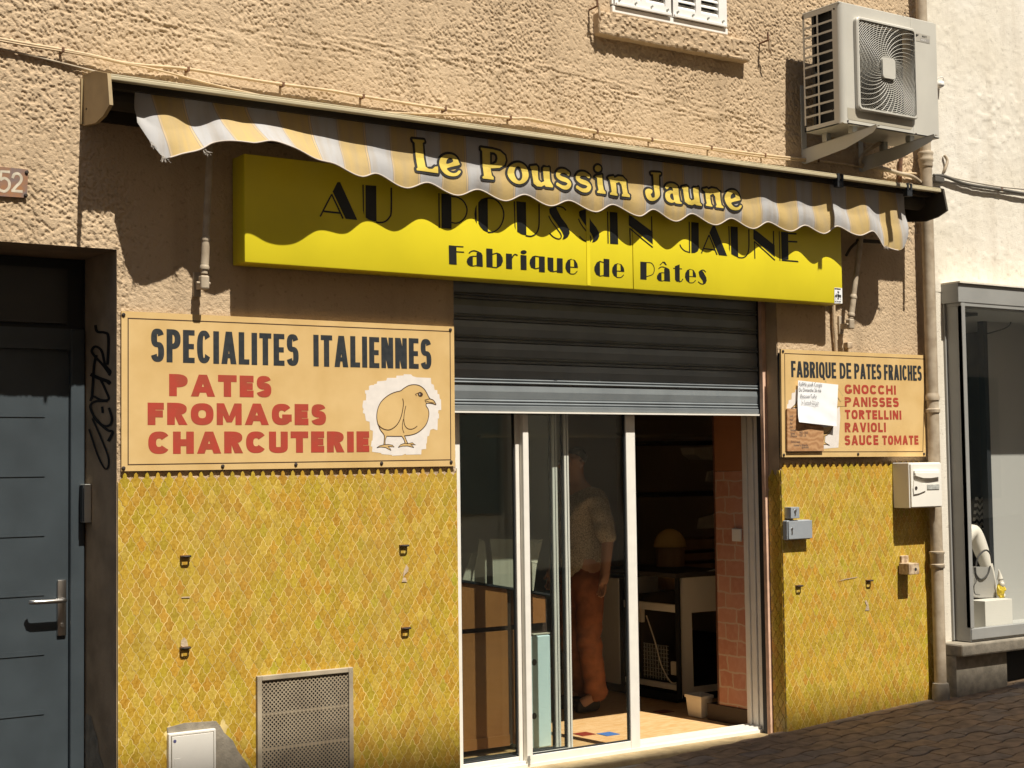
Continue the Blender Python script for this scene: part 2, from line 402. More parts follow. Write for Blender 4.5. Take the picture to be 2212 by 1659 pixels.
def line_of_text(mb, s, x0, x1, z0, h, t, Y, mi=0, gap=0.18, space=0.55, z1=None, wid=None):
    wmap = {'I': None, 'M': 1.45, 'E': 0.84, 'F': 0.82, 'L': 0.80, 'T': 0.92, 'O': 1.06, 'Q': 1.06, 'G': 1.06, 'C': 1.02, 'A': 1.12, 'V': 1.1, 'S': 0.94}
    if wid: wmap = {**wmap, **wid}
    # unit width chosen so that the line fills x0..x1
    n_i = s.count('I'); units = sum(wmap.get(c, 1.0) for c in s if c not in 'I ')
    gaps = len(s) - 1 - 2 * s.count(' ')
    fixed = n_i * t; avail = (x1 - x0) - fixed
    u = avail / (units + gap * gaps + space * s.count(' '))
    x = x0
    for i, c in enumerate(s):
        if c == ' ': x += u * space; continue
        wd = t if c == 'I' else u * wmap.get(c, 1.0)
        f = (x - x0) / (x1 - x0); zb = z0 + ((z1 - z0) * f if z1 is not None else 0)
        glyph(mb, c, x, zb + random.uniform(-1, 1) * h * 0.006, wd, h, t, Y, mi); x += wd
        if i + 1 < len(s) and s[i + 1] != ' ': x += u * gap

# ================================================================== THE SETTING
def gz(x): return 0.024 + 0.055 * (x - 6.477)          # the street climbs gently to the right
def vnoise(x, z, sx, sz, seed):
    rs = np.random.RandomState(seed); tab = rs.rand(512, 512)
    u = x / sx + 1000.0; v = z / sz + 1000.0
    iu = np.floor(u).astype(int); iv = np.floor(v).astype(int); fu = u - iu; fv = v - iv
    fu = fu * fu * (3 - 2 * fu); fv = fv * fv * (3 - 2 * fv)
    a = tab[iu % 512, iv % 512]; b = tab[(iu + 1) % 512, iv % 512]; c = tab[iu % 512, (iv + 1) % 512]; d = tab[(iu + 1) % 512, (iv + 1) % 512]
    return (a * (1 - fu) + b * fu) * (1 - fv) + (c * (1 - fu) + d * fu) * fv
def sstep(a, b, x):
    t = np.clip((x - a) / (b - a), 0, 1); return t * t * (3 - 2 * t)

# ground sheet, then the wavy concrete pavers of the pavement
g = MB(); g.add([(-120, -300, gz(-120) - 0.07), (160, -300, gz(160) - 0.07), (160, 300, gz(160) - 0.07), (-120, 300, gz(-120) - 0.07)], [(0, 1, 2, 3)])
struct(g.build('ground', mat('street_ground', (0.07, 0.06, 0.05), 0.95, mottle=0.3, mscale=3, bump=0.4, bscale=40)))
pv = MB()
pl_, pw_ = 0.235, 0.125
def wave(x): return 0.016 * math.sin(2 * math.pi * x / (pl_ / 1.0))
for j in range(34):
    y1 = 0.03 - j * pw_
    off = (j % 2) * pl_ * 0.5
    for i in range(int(-1.5 / pl_), int(12.5 / pl_)):
        x0 = i * pl_ + off; x1 = x0 + pl_; n = 8; gp = 0.004
        top = [(x0 + gp + (x1 - x0 - 2 * gp) * k / n) for k in range(n + 1)]
        o = [(x, y1 - gp + wave(x)) for x in top] + [(x, y1 - pw_ + gp + wave(x)) for x in reversed(top)]
        tz = random.uniform(-0.002, 0.002); sx_ = random.uniform(-0.007, 0.007); sy_ = random.uniform(-0.009, 0.009)
        cx, cy = (x0 + x1) / 2, y1 - pw_ / 2
        f = lambda x, y, d: (x, y, gz(x) - 0.006 + tz + (x - cx) * sx_ + (y - cy) * sy_ + d)
        m = len(o); ins = [(cx + (x - cx) * 0.975, cy + (y - cy) * 0.95) for x, y in o]
        vs = [f(x, y, -0.05) for x, y in o] + [f(x, y, -0.004) for x, y in o] + [f(x, y, 0) for x, y in ins]
        fs = [(q, (q + 1) % m, m + (q + 1) % m, m + q) for q in range(m)] + [(m + q, m + (q + 1) % m, 2 * m + (q + 1) % m, 2 * m + q) for q in range(m)]
        fs.append(tuple(range(2 * m, 3 * m)))
        pv.add([(v[0], v[1], v[2]) for v in vs], [fc[::-1] if len(fc) > 4 else fc for fc in fs], random.choice((0, 0, 1, 2)))
M_pv = [mat('paver_brown', (0.25, 0.17, 0.105), 0.9, mottle=0.4, mscale=14, bump=0.5, bscale=120), mat('paver_grey', (0.22, 0.165, 0.12), 0.9, mottle=0.4, mscale=14, bump=0.5, bscale=120), mat('paver_ochre', (0.28, 0.185, 0.105), 0.9, mottle=0.4, mscale=14, bump=0.5, bscale=120)]
struct(pv.build('pavement', M_pv, recalc=True))

# houses on the other side of the street: behind the camera, they shade the pavement and stand in the glass
ob = thing('opposite_house', 'plain plastered house across the street whose roof shades the pavement', 'house', (5, -9.4, -0.3))
m_ = MB(); Ztop = 0.17 + 9.3 * 1.72
m_.add([(-22, -9.3, -1.5), (34, -9.3, -1.5), (34, -18, -1.5), (-22, -18, -1.5), (-22, -9.3, Ztop + .035 * 27.5), (34, -9.3, Ztop - .035 * 28.5), (34, -18, Ztop - .035 * 28.5), (-22, -18, Ztop + .035 * 27.5)], [(0, 1, 5, 4), (1, 2, 6, 5), (2, 3, 7, 6), (3, 0, 4, 7), (4, 5, 6, 7), (3, 2, 1, 0)])
m_.build('wall', M_pane_facade, ob)
m_ = MB()
for i in range(18):
    for k in range(4):
        x0 = -20 + i * 3.0; z0 = 1.0 + k * 3.4
        m_.box(x0, x0 + 1.1, -9.27, -9.24, z0, z0 + 1.9)
struct(m_.build('shutter', mat('opposite_shutter', (0.16, 0.2, 0.19), 0.7), ob), 'stuff')

# ------------------------------------------------------------------ the tan house
house = thing('house', 'tan roughcast house with the pasta shop on its ground floor', 'house', (5.0, 0.2, -0.35))
DX, DZ = 2.405, 2.594                # entrance recess: right edge, lintel height
OX0, OX1, OZ = 4.187, 6.477, 2.62    # shop opening
WX0, WX1, WZ = 5.247, 6.113, 4.121   # window
HX1 = 7.93
def lin(a, b, st): n = max(2, int(round((b - a) / st)) + 1); return list(np.linspace(a, b, n))
st = 0.0041
xs = sorted(set([round(q, 5) for seg in ((1.2, DX), (DX, OX0), (OX0, WX0), (WX0, WX1), (WX1, OX1), (OX1, HX1)) for q in lin(seg[0], seg[1], st)]))
zs = sorted(set([round(q, 5) for seg in ((1.52, DZ), (DZ, OZ), (OZ, WZ), (WZ, 5.0)) for q in lin(seg[0], seg[1], st)]))
X, Z = np.meshgrid(np.array(xs), np.array(zs), indexing='ij')
XX = X + 0.35 * Z
n1 = vnoise(XX, Z, 0.0120, 0.0140, 1); n2 = vnoise(X, Z, 0.030, 0.026, 2); n3 = vnoise(X, Z, 0.26, 0.20, 3); n4 = vnoise(XX, Z, 0.021, 0.019, 4)
rough = 0.78 + 0.36 * sstep(0.3, 0.7, n3)
# under the awning the coat was combed down smoother
sm = 1 - 0.55 * sstep(3.15, 2.95, Z) * sstep(2.40, 2.50, X)
n5 = vnoise(XX + 0.01, Z, 0.0078, 0.0098, 14)
Hh = 0.0050 * sstep(0.30 + 0.09 * n3, 0.47 + 0.09 * n3, 0.36 * n1 + 0.12 * n4 + 0.52 * n5) + 0.0012 * n2
Hh = Hh * rough * sm
band = np.exp(-((Z - (3.74 - 0.012 * X + 0.05 * np.sin(X * 1.7))) / 0.075) ** 2)
Hh += band * (0.0045 * sstep(0.3, 0.8, vnoise(X + 1.5 * Z, Z, 0.06, 0.013, 5)) - 0.002)
Hh += 0.007 * (vnoise(X, Z, 0.9, 0.7, 6) - 0.5)
Y = -Hh + 0.004
nx, nz = X.shape
idx = np.arange(nx * nz).reshape(nx, nz)
xc = (X[:-1, :-1] + X[1:, 1:]) / 2; zc = (Z[:-1, :-1] + Z[1:, 1:]) / 2
keep = ~((xc < DX) & (zc < DZ)) & ~((xc > OX0) & (xc < OX1) & (zc < OZ)) & ~((xc > WX0) & (xc < WX1) & (zc > WZ))
quads = np.stack([idx[:-1, :-1][keep], idx[1:, :-1][keep], idx[1:, 1:][keep], idx[:-1, 1:][keep]], axis=1)
used = np.unique(quads); remap = -np.ones(nx * nz, int); remap[used] = np.arange(len(used)); quads = remap[quads]
co = np.stack([X.ravel()[used], Y.ravel()[used], Z.ravel()[used]], axis=1) - np.array(house.location)
me = bpy.data.meshes.new('wall')
me.vertices.add(len(co)); me.vertices.foreach_set('co', co.ravel())
me.loops.add(quads.size); me.loops.foreach_set('vertex_index', quads.ravel())
me.polygons.add(len(quads)); me.polygons.foreach_set('loop_start', np.arange(0, quads.size, 4)); me.polygons.foreach_set('loop_total', np.full(len(quads), 4))
me.update(calc_edges=True); me.materials.append(M_stucco)
wo = bpy.data.objects.new('roughcast_wall', me); COL.objects.link(wo); wo.parent = house

# masonry behind the roughcast coat
m_ = MB()
yb = 0.02
m_.box(-8, 0.9, 0.0, 0.45, -1.2, 12); m_.box(0.9, DX, 0.45, 0.5, -1.2, DZ)              # left of the entrance / behind it
m_.box(0.9, HX1, yb, 0.5, 5.0, 12)
m_.box(0.9, 1.21, 0.0, 0.45, DZ + .02, 5.0); m_.box(1.21, WX0, yb, 0.45, DZ, 5.0); m_.box(WX0, WX1, yb, 0.45, OZ + .1, WZ); m_.box(WX1, HX1, yb, 0.45, OZ + .1, 5.0)
m_.box(OX1, HX1, yb, 0.30, -1.2, OZ + .1)
m_.box(DX, OX0, yb, 0.30, -1.2, DZ)
m_.box(WX0, WX1, 0.3, 0.45, WZ, 5.0)
m_.build('wall', M_stucco, house)
# splayed, trowelled jamb of the entrance
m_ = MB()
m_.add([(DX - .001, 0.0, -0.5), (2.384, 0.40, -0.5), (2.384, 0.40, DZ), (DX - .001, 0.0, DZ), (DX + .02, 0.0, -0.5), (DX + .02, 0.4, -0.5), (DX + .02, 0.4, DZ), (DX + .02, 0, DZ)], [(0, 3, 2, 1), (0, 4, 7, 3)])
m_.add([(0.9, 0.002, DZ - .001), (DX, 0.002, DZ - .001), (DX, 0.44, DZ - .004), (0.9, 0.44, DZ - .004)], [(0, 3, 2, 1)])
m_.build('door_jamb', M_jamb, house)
# grey patch where the jamb plaster has come away
m_ = MB(); f = lambda yy, zz: (DX - 0.0025 - 0.052 * yy, yy, zz)
pts = [PX('b1', x, y, 2.40) for x, y in ((540, 1575), (535, 1300), (560, 1235), (585, 1260), (600, 1330), (620, 1400), (625, 1480), (650, 1575))]
m_.add([f(p.y, p.z) for p in pts], [tuple(range(len(pts)))]); m_.build('bare_plaster_patch', M_conc, house)
# sprayed scribble on the jamb
m_ = MB()
def gstroke(pts, wd):
    q = cr([(p[0], p[1]) for p in pts], 6); a, b = stroke_outline(q, wd * 1.45, False)
    m_.k += 1; vs = []
    for s in (a, b):
        for (x, y) in s:
            p = PX('gr', x, y, 2.395); vs.append((DX - 0.003 - 0.052 * p.y - m_.k * 1e-4, p.y, p.z))
    n = len(a); m_.add(vs, [(i, i + 1, n + i + 1, n + i) for i in range(n - 1)])
gstroke([(190, 190), (205, 250), (265, 260), (295, 300), (290, 520), (285, 560)], 16)
gstroke([(300, 660), (310, 620), (270, 560), (240, 430), (190, 390), (160, 430), (185, 480), (250, 560), (300, 640)], 15)
gstroke([(200, 470), (180, 560), (170, 720), (160, 880)], 15)
gstroke([(150, 650), (230, 690), (300, 720), (290, 740)], 22)
gstroke([(235, 700), (275, 800), (298, 880), (240, 890), (170, 855), (150, 900)], 14)
gstroke([(290, 900), (200, 900), (155, 930), (155, 980), (200, 1080), (260, 1130), (310, 1120), (325, 1060), (300, 960)], 15)
gstroke([(245, 950), (250, 1010)], 14)
gstroke([(165, 1060), (220, 1200), (290, 1400), (297, 1500), (270, 1530), (215, 1420), (150, 1200), (140, 1160)], 11)
gstroke([(175, 1040), (230, 1110), (290, 1170), (330, 1190), (295, 1275)], 17)
m_.build('graffiti_scrawl', mat('spray_paint', (0.012, 0.010, 0.009), 0.8), house)

# entrance door: blue frame, dark transom light, boarded leaf
dr = []
m_ = MB(); yf = 0.345
m_.box(2.313, 2.378, yf, 0.44, -0.4, 2.262, bev=0.006); m_.box(0.9, 2.313, yf + .004, 0.44, 2.165, 2.262)
fr = m_.build('door_frame', M_door, house)
m_ = MB(); m_.box(2.378, 2.386, yf + .02, 0.44, -0.4, DZ); m_.box(0.9, 2.378, yf + .03, 0.44, 2.262, DZ - .005); m_.build_each('joint_gap', M_rubber, house)
m_ = MB(); m_.box(1.0, 2.30, yf + .012, 0.40, 2.285, 2.54); tl = m_.build('transom_light', M_doordark, house)
m_ = MB(); m_.box(0.95, 2.313, 0.375, 0.43, -0.4, 2.165)
door = m_.build('entrance_door', M_door, house)
m_ = MB()
for k in range(9):
    zc_ = PZ and P('dr', 200, 200 + 354 * k / 1.0, 0.375).z
    m_.box(1.2, P('dr', 266, 200, 0.375).x, 0.3735, 0.3748, zc_ - 0.012, zc_ + 0.012)
    m_.box(1.2, P('dr', 266, 200, 0.375).x, 0.3715, 0.3735, zc_ - 0.011, zc_ - 0.008)
m_.build_each('door_groove', M_door, door)
m_ = MB()
pt, pb = P('dr', 366, 1180, 0.37), P('dr', 368, 1528, 0.37)
m_.box(pt.x - .021, pt.x + .021, 0.362, 0.376, pb.z + 0.012, pt.z, bev=0.005)
hz = P('dr', 380, 1300, 0.35).z
hd = [(pt.x, 0.366, hz), (pt.x, 0.318, hz), (pt.x - .006, 0.308, hz), (pt.x - .02, 0.306, hz), (pt.x - .135, 0.306, hz), (pt.x - .15, 0.31, hz), (pt.x - .158, 0.322, hz)]
m_.tube(hd, 0.0105, 10)
m_.tube([(pt.x, 0.355, pb.z + .06), (pt.x, 0.375, pb.z + .06)], 0.009, 10)
autosmooth(m_.build('handle', M_steel, door))

# upper window with closed louvred shutters
m_ = MB(); m_.box(WX0, WX1, -0.018, 0.1, WZ + .002, 4.160, bev=0.004); win = m_.build('window_frame', M_white, house)
m_ = MB(); m_.box(WX0, WX0 + .012, -0.012, 0.06, 4.174, 5.0); m_.box(WX1 - .012, WX1, -0.012, 0.06, 4.174, 5.0); m_.build_each('reveal_strip', M_white, win)
for (x0, x1, cols) in ((5.262, 5.672, ((5.30, 5.452), (5.487, 5.630))), (5.688, 6.098, ((5.727, 5.862), (5.902, 6.040)))):
    m_ = MB(); zt = 5.0; zb = 4.166
    m_.box(x0, x1, -0.022, 0.018, zb, 4.216)
    m_.box(x0, cols[0][0], -0.022, 0.018, 4.216, zt); m_.box(cols[0][1], cols[1][0], -0.022, 0.018, 4.216, zt); m_.box(cols[1][1], x1, -0.022, 0.018, 4.216, zt)
    m_.box(x0 + .004, x1 - .004, -0.034, -0.022, zb - .004, zb + .014, bev=0.003)
    sh = m_.build('window_shutter', M_white, house)
    m_ = MB()
    for a, b in cols:
        for k in range(18):
            z0 = 4.218 + k * 0.040
            m_.add([(a, -0.016, z0), (b, -0.016, z0), (b, 0.016, z0 + .034), (a, 0.016, z0 + .034), (a, -0.016, z0 + .007), (b, -0.016, z0 + .007), (b, 0.016, z0 + .041), (a, 0.016, z0 + .041)],
                   [(0, 3, 2, 1), (4, 5, 6, 7), (0, 1, 5, 4), (3, 7, 6, 2)])
    m_.build_each('louvre', M_white, sh)
    m_ = MB(); m_.box(cols[0][0], cols[1][1], 0.03, 0.05, 4.2, zt); m_.build('backing', mat('behind_louvres', (0.05, 0.045, 0.04), 0.9), sh)
    m_ = MB()
    for k in range(4):
        xx = x0 + 0.03 + (x1 - x0 - .06) * k / 3
        m_.tube([(xx, -0.02, zb + .030), (xx, -0.034, zb + .030)], 0.006, 8)
    m_.build_each('bolt', M_alug, sh)
m_ = MB(); m_.box(5.125, 6.253, -0.052, 0.04, 3.972, 4.104, bev=0.012)
sl = m_.build('window_sill', M_stucco, house)
bm = bmesh.new(); bm.from_mesh(sl.data)
bmesh.ops.subdivide_edges(bm, edges=[e for e in bm.edges if e.calc_length() > 0.3], cuts=160); bmesh.ops.subdivide_edges(bm, edges=[e for e in bm.edges if 0.06 < e.calc_length() < 0.3], cuts=14, use_grid_fill=True)
for v in bm.verts:
    a = np.array([v.co.x * 1.0]); b = np.array([v.co.z + v.co.y * 0.7])
    v.co += Vector((0, -1, 0.25)) * float(0.007 * sstep(0.3, 0.65, vnoise(a, b, 0.017, 0.015, 9))[0])
bm.to_mesh(sl.data); bm.free()

# ------------------------------------------------------------------ glazed tiles
TW, TH = 0.0516, 0.0405
def tile_outline(g=0.00135):
    up = [(0, 0), (0.10, 0.10), (0.175, 0.26), (0.205, 0.44), (0.215, 0.61), (0.275, 0.635), (0.365, 0.70), (0.44, 0.82), (0.5, 1.0)]   # tip -> widest, right side
    right = up + [(0.5 - q[0] if False else 0.5 - (q[0]), 1 + q[1]) for q in up[1:]]     # then back in along the neighbour's flank
    pts = right + [(-q[0], q[1]) for q in reversed(right[1:-1])]
    cx, cy = 0, 1.0
    o = []
    for x, y in pts:
        X_, Z_ = x * TW, -y * TH
        o.append((X_, Z_))
    q = []                                                     # even inset: leaves a joint of constant width
    for k in range(len(o)):
        a, b, c = o[k - 1], o[k], o[(k + 1) % len(o)]
        e1 = (b[0] - a[0], b[1] - a[1]); e2 = (c[0] - b[0], c[1] - b[1]); l1 = math.hypot(*e1) or 1; l2 = math.hypot(*e2) or 1
        nx_, nz_ = -(e1[1] / l1 + e2[1] / l2), (e1[0] / l1 + e2[0] / l2); L = math.hypot(nx_, nz_) or 1
        nx_, nz_ = nx_ / L, nz_ / L
        if nx_ * (0 - b[0]) + nz_ * (-TH - b[1]) < 0: nx_, nz_ = -nx_, -nz_
        q.append((b[0] + nx_ * g, b[1] + nz_ * g))
    return q
TO = tile_outline()
def tile_panel(name, x0, x1, z0, ztop, plane, phase, holes, n_seed, cutx=True):
    rnd = random.Random(n_seed); mb = MB(); cols = []
    j = 0
    z = ztop
    while z > z0 - 0.05:
        i = 0; x = x0 + phase + (0.5 * TW if j % 2 else 0) - TW
        while x < x1 + TW:
            cz = z - TH
            if (x > x0 - TW * 0.3 and x < x1 + TW * 0.3) and not any(a < x < b and c < cz < d for a, b, c, d in holes):
                jx, jz = rnd.uniform(-.0006, .0006), rnd.uniform(-.0006, .0006)
                tx, tz = rnd.gauss(0, .006), rnd.gauss(0, .006); dp = rnd.uniform(-.0002, .0002)
                pts = []
                for q in TO:
                    xx = min(max(x + q[0] + jx, x0), x1); pts.append((xx, z + q[1] + jz))
                n = len(pts); vs = [plane(px, pz, 0.0) for px, pz in pts]
                vs += [plane(px, pz, 0.0055 + dp + (px - x) * tx + (pz - cz) * tz) for px, pz in [(x + (a - x) * .99, cz + (b - cz) * .99) for a, b in pts]]
                fs = [(q, (q + 1) % n, n + (q + 1) % n, n + q) for q in range(n)] + [tuple(range(n, 2 * n))]
                mb.add(vs, fs)
                t = rnd.random(); hue = rnd.gauss(0, .55)
                c = (0.50 + .03 * hue, 0.338 - .026 * hue, 0.034)
                if t < .04: c = (0.49, 0.28, 0.030)
                elif t < .10: c = (0.46, 0.345, 0.030)
                elif t < .20: c = (0.51, 0.31, 0.040)
                elif t < .34: c = (0.54, 0.39, 0.055)
                br = rnd.uniform(.88, 1.08)
                cols += [(c[0] * br, c[1] * br, c[2] * br, 1)] * len(vs)
            x += TW
        z -= TH; j += 1
    return mb, cols
M_tile = bpy.data.materials.new('yellow_glazed_tile'); M_tile.use_nodes = True
n, l, b = nodes_of(M_tile)
at = n.new('ShaderNodeAttribute'); at.attribute_name = 'tint'; tc = n.new('ShaderNodeTexCoord')
no = n.new('ShaderNodeTexNoise'); no.inputs['Scale'].default_value = 62; no.inputs['Detail'].default_value = 7; no.inputs['Roughness'].default_value = 0.75; l.new(tc.outputs['Object'], no.inputs[0])
rp = n.new('ShaderNodeMapRange'); rp.inputs[1].default_value = 0.36; rp.inputs[2].default_value = 0.64; l.new(no.outputs['Fac'], rp.inputs[0])
mx = n.new('ShaderNodeMix'); mx.data_type = 'RGBA'; mx.blend_type = 'MULTIPLY'; mx.inputs[0].default_value = 1
rmp = n.new('ShaderNodeValToRGB'); rmp.color_ramp.elements[0].color = (0.70, 0.60, 0.36, 1); rmp.color_ramp.elements[1].color = (1.15, 1.15, 1.6, 1)
l.new(rp.outputs[0], rmp.inputs[0]); l.new(at.outputs['Color'], mx.inputs[6]); l.new(rmp.outputs[0], mx.inputs[7])
no2 = n.new('ShaderNodeTexNoise'); no2.inputs['Scale'].default_value = 1.6; no2.inputs['Detail'].default_value = 4; l.new(tc.outputs['Object'], no2.inputs[0])
r3 = n.new('ShaderNodeMapRange'); r3.inputs[1].default_value = 0.5; r3.inputs[2].default_value = 0.75; r3.inputs[4].default_value = 0.35; l.new(no2.outputs['Fac'], r3.inputs[0])
m3 = n.new('ShaderNodeMix'); m3.data_type = 'RGBA'; m3.inputs[7].default_value = (0.42, 0.27, 0.07, 1); l.new(r3.outputs[0], m3.inputs[0]); l.new(mx.outputs[2], m3.inputs[6])
l.new(m3.outputs[2], b.inputs['Base Color']); b.inputs['Roughness'].default_value = 0.36; b.inputs['Specular IOR Level'].default_value = 0.45
bp = n.new('ShaderNodeBump'); bp.inputs['Strength'].default_value = 0.35; bp.inputs['Distance'].default_value = 0.002
nb = n.new('ShaderNodeTexNoise'); nb.inputs['Scale'].default_value = 45; nb.inputs['Detail'].default_value = 2; l.new(tc.outputs['Object'], nb.inputs[0]); l.new(nb.outputs['Fac'], bp.inputs['Height']); l.new(bp.outputs[0], b.inputs['Normal'])
def tint(o, cols):
    a = o.data.color_attributes.new('tint', 'FLOAT_COLOR', 'POINT'); a.data.foreach_set('color', np.array(cols, dtype=np.float32).ravel())
front = lambda x, z, d: (x, -0.006 - d, z)
def panel(x0, x1, z0, ztop, plane, phase, holes, seed, bed):
    m_ = MB(); bed(m_); bd = m_.build('tile_bed', M_grout, house)
    mb, cols = tile_panel('t', x0, x1, z0, ztop, plane, phase, holes, seed)
    o = mb.build('glazed_tiles', M_tile, bd); tint(o, cols); return bd
GX0, GX1, GZ = 3.067, 3.571, 0.643                 # grille
panel(DX + .003, OX0, -0.45, 1.596, front, 0.0305, [(GX0 - .0, GX1 + .0, -2, GZ - .045), (2.63, 2.905, -2, 0.45), (2.63, 2.99, -2, 0.30), (2.63, 3.03, -2, 0.22)], 3, lambda m: m.box(DX + .002, OX0, -0.0106, 0.03, -0.5, 1.553))
panel(OX1 - .007, 7.80, -0.2, 1.600, front, 0.0325, [], 5, lambda m: m.box(OX1 - .0045, 7.80, -0.0106, 0.03, -0.3, 1.556))
panel(-0.0, 0.098, -0.1, 1.56, lambda u, z, d: (OX1 - .004 - d, u, z), 0.012, [], 8, lambda m: m.box(OX1 - .0045, OX1 + .02, 0.0, 0.10, -0.3, 1.52))
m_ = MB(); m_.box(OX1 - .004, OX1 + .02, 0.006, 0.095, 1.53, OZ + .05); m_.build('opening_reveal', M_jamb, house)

# ------------------------------------------------------------------ roller shutter
m_ = MB(); ys = 0.15
x0s, x1s = OX0 + .012, OX1 - .0285
prof = []
zs_l = [2.56, 2.47, 2.355, 2.24, 2.128, 2.02, 1.905]      # bottom edge of each lath
zs_l = [1.925 + 0.113 * k for k in range(8)]
outl = []
for zb_ in zs_l:                                           # profile of a lath: flat face, two round beads at its foot
    outl += [(ys + .010, zb_ - .001), (ys - .004, zb_ + .002), (ys - .008, zb_ + .008), (ys - .004, zb_ + .014), (ys + .004, zb_ + .016), (ys - .002, zb_ + .019), (ys - .006, zb_ + .024), (ys - .003, zb_ + .029), (ys + .003, zb_ + .032), (ys + .001, zb_ + .036), (ys - .004, zb_ + .075), (ys + .002, zb_ + .109)]
vs = []; fs = []
for (y, z) in outl: vs += [(x0s, y, z), (x1s, y, z)]
for i in range(len(outl) - 1): fs.append((2 * i, 2 * i + 1, 2 * i + 3, 2 * i + 2))
m_.add(vs, fs)
shut = m_.build('roller_shutter', M_shut, house)
m_ = MB(); m_.box(x0s, x1s, ys - .012, ys + .012, 1.895, 1.924, bev=0.003); m_.build('bottom_rail', M_shut, shut)
m_ = MB(); m_.box(x0s + .01, x1s - .01, ys - .022, ys + .016, 1.884, 1.893); m_.build('rail_lip', M_alu, shut)
m_ = MB(); m_.box(OX1 - .032, OX1 + .03, 0.101, 0.128, -0.012, OZ); m_.box(OX0 - .03, OX0 + .003, 0.101, 0.134, -0.02, OZ); m_.build_each('shutter_guide', M_pink, house)
m_ = MB(); m_.box(OX1 - .028, OX1 + .03, 0.130, 0.166, -0.012, OZ); m_.box(OX0 - .03, OX0 - .004, 0.136, 0.19, -0.02, OZ); m_.build_each('guide_slot', M_rubber, house)
# stone threshold
m_ = MB(); m_.box(OX0 + .002, OX1 - .006, 0.035, 0.42, -0.2, -0.012, bev=0.008); m_.build('threshold', M_stone, house)
m_ = MB(); m_.box(OX0 + .0, OX1 - .0, -0.012, 0.034, -0.3, -0.045, bev=0.006); m_.build('threshold_step', M_conc, house)

# ------------------------------------------------------------------ sliding glass front
slide = None
m_ = MB(); yF = 0.20
m_.box(OX0, OX1 - .005, 0.185, 0.33, -0.012, 0.006)                               # sill track
for yy in (0.205, 0.242, 0.279, 0.316): m_.box(OX0, OX1 - .005, yy - .006, yy + .006, 0.006, 0.022)
m_.box(OX0, OX1, 0.19, 0.33, 2.50, 2.60)
m_.box(4.19, 4.249, 0.195, 0.335, 0.006, 2.5)
sfr = m_.build('door_track_frame', M_alu, house)
def sash(x0, x1, y, st_l, st_r, zb=0.022, rail=0.075, mats=M_alu, glass=True, nm='glass_door'):
    m_ = MB(); d = 0.018
    m_.box(x0, x0 + st_l, y - d, y + d, zb, 2.49, bev=0.003); m_.box(x1 - st_r, x1, y - d, y + d, zb, 2.49, bev=0.003)
    m_.box(x0 + st_l, x1 - st_r, y - d + .003, y + d - .003, zb, zb + rail, bev=0.002); m_.box(x0 + st_l, x1 - st_r, y - d + .003, y + d - .003, 2.40, 2.49)
    o = m_.build(nm, mats, house)
    if glass:
        m_ = MB(); m_.box(x0 + st_l - .002, x1 - st_r + .002, y - .003, y + .003, zb + rail - .002, 2.41); m_.build('pane', M_glass, o)
        m_ = MB(); m_.box(x1 - st_r - .007, x1 - st_r - .001, y - .008, y + .010, zb + rail, 2.40); m_.box(x0 + st_l + .001, x0 + st_l + .006, y - .008, y + .008, zb + rail, 2.40); m_.box(x0 + st_l, x1 - st_r, y - .008, y + .008, zb + rail + .0005, zb + rail + .007); m_.build('seal', M_rubber, o)
    return o
s1 = sash(4.25, 4.765, 0.242, 0.108, 0.05, zb=-0.006, rail=0.05)
s2 = sash(4.740, 5.520, 0.205, 0.037, 0.066, zb=-0.009, rail=0.058)
s3 = sash(4.26, 5.102, 0.279, 0.10, 0.032, zb=0.0, rail=0.045)
s4 = sash(4.26, 5.049, 0.316, 0.10, 0.034, zb=0.0, rail=0.045)
for s_, x in ((s3, 5.086), (s4, 5.032)):
    yq = 0.279 if s_ is s3 else 0.316
    m_ = MB(); m_.box(x - .002, x + .002, yq - .0195, yq - .0175, .03, 2.48); m_.build('stile_groove', M_rubber, s_)
m_ = MB(); m_.tube([(4.748, 0.19, 0.03), (4.748, 0.182, 0.03)], 0.01, 8); m_.box(4.742, 4.754, 0.18, 0.1865, 0.0, 0.05); m_.build('door_stop', M_alug, s2)
m_ = MB()                                                                          # folded stiles at the right jamb
for k, (xx, ya, yb) in enumerate(((-.012, .168, .192), (-.004, .195, .222), (-.013, .225, .25), (-.004, .253, .278), (-.012, .281, .306), (-.002, .309, .332))): m_.box(OX1 + xx, OX1 + .02, ya, yb, 0.006, 2.5, bev=0.003)
m_.build_each('jamb_stile', M_alu, house)

# ------------------------------------------------------------------ the shop room
m_ = MB(); XL, XR, YB = 3.6, 9.2, 5.0
m_.box(XL, OX1 + .03, 0.425, YB, -0.05, -0.005); fl = m_.build('shop_floor', mat('floor_vinyl', (0.70, 0.46, 0.23), 0.42, mscale=16, col2=(0.60, 0.34, 0.13), detail=6), house)
n, l, b = nodes_of(fl.data.materials[0])
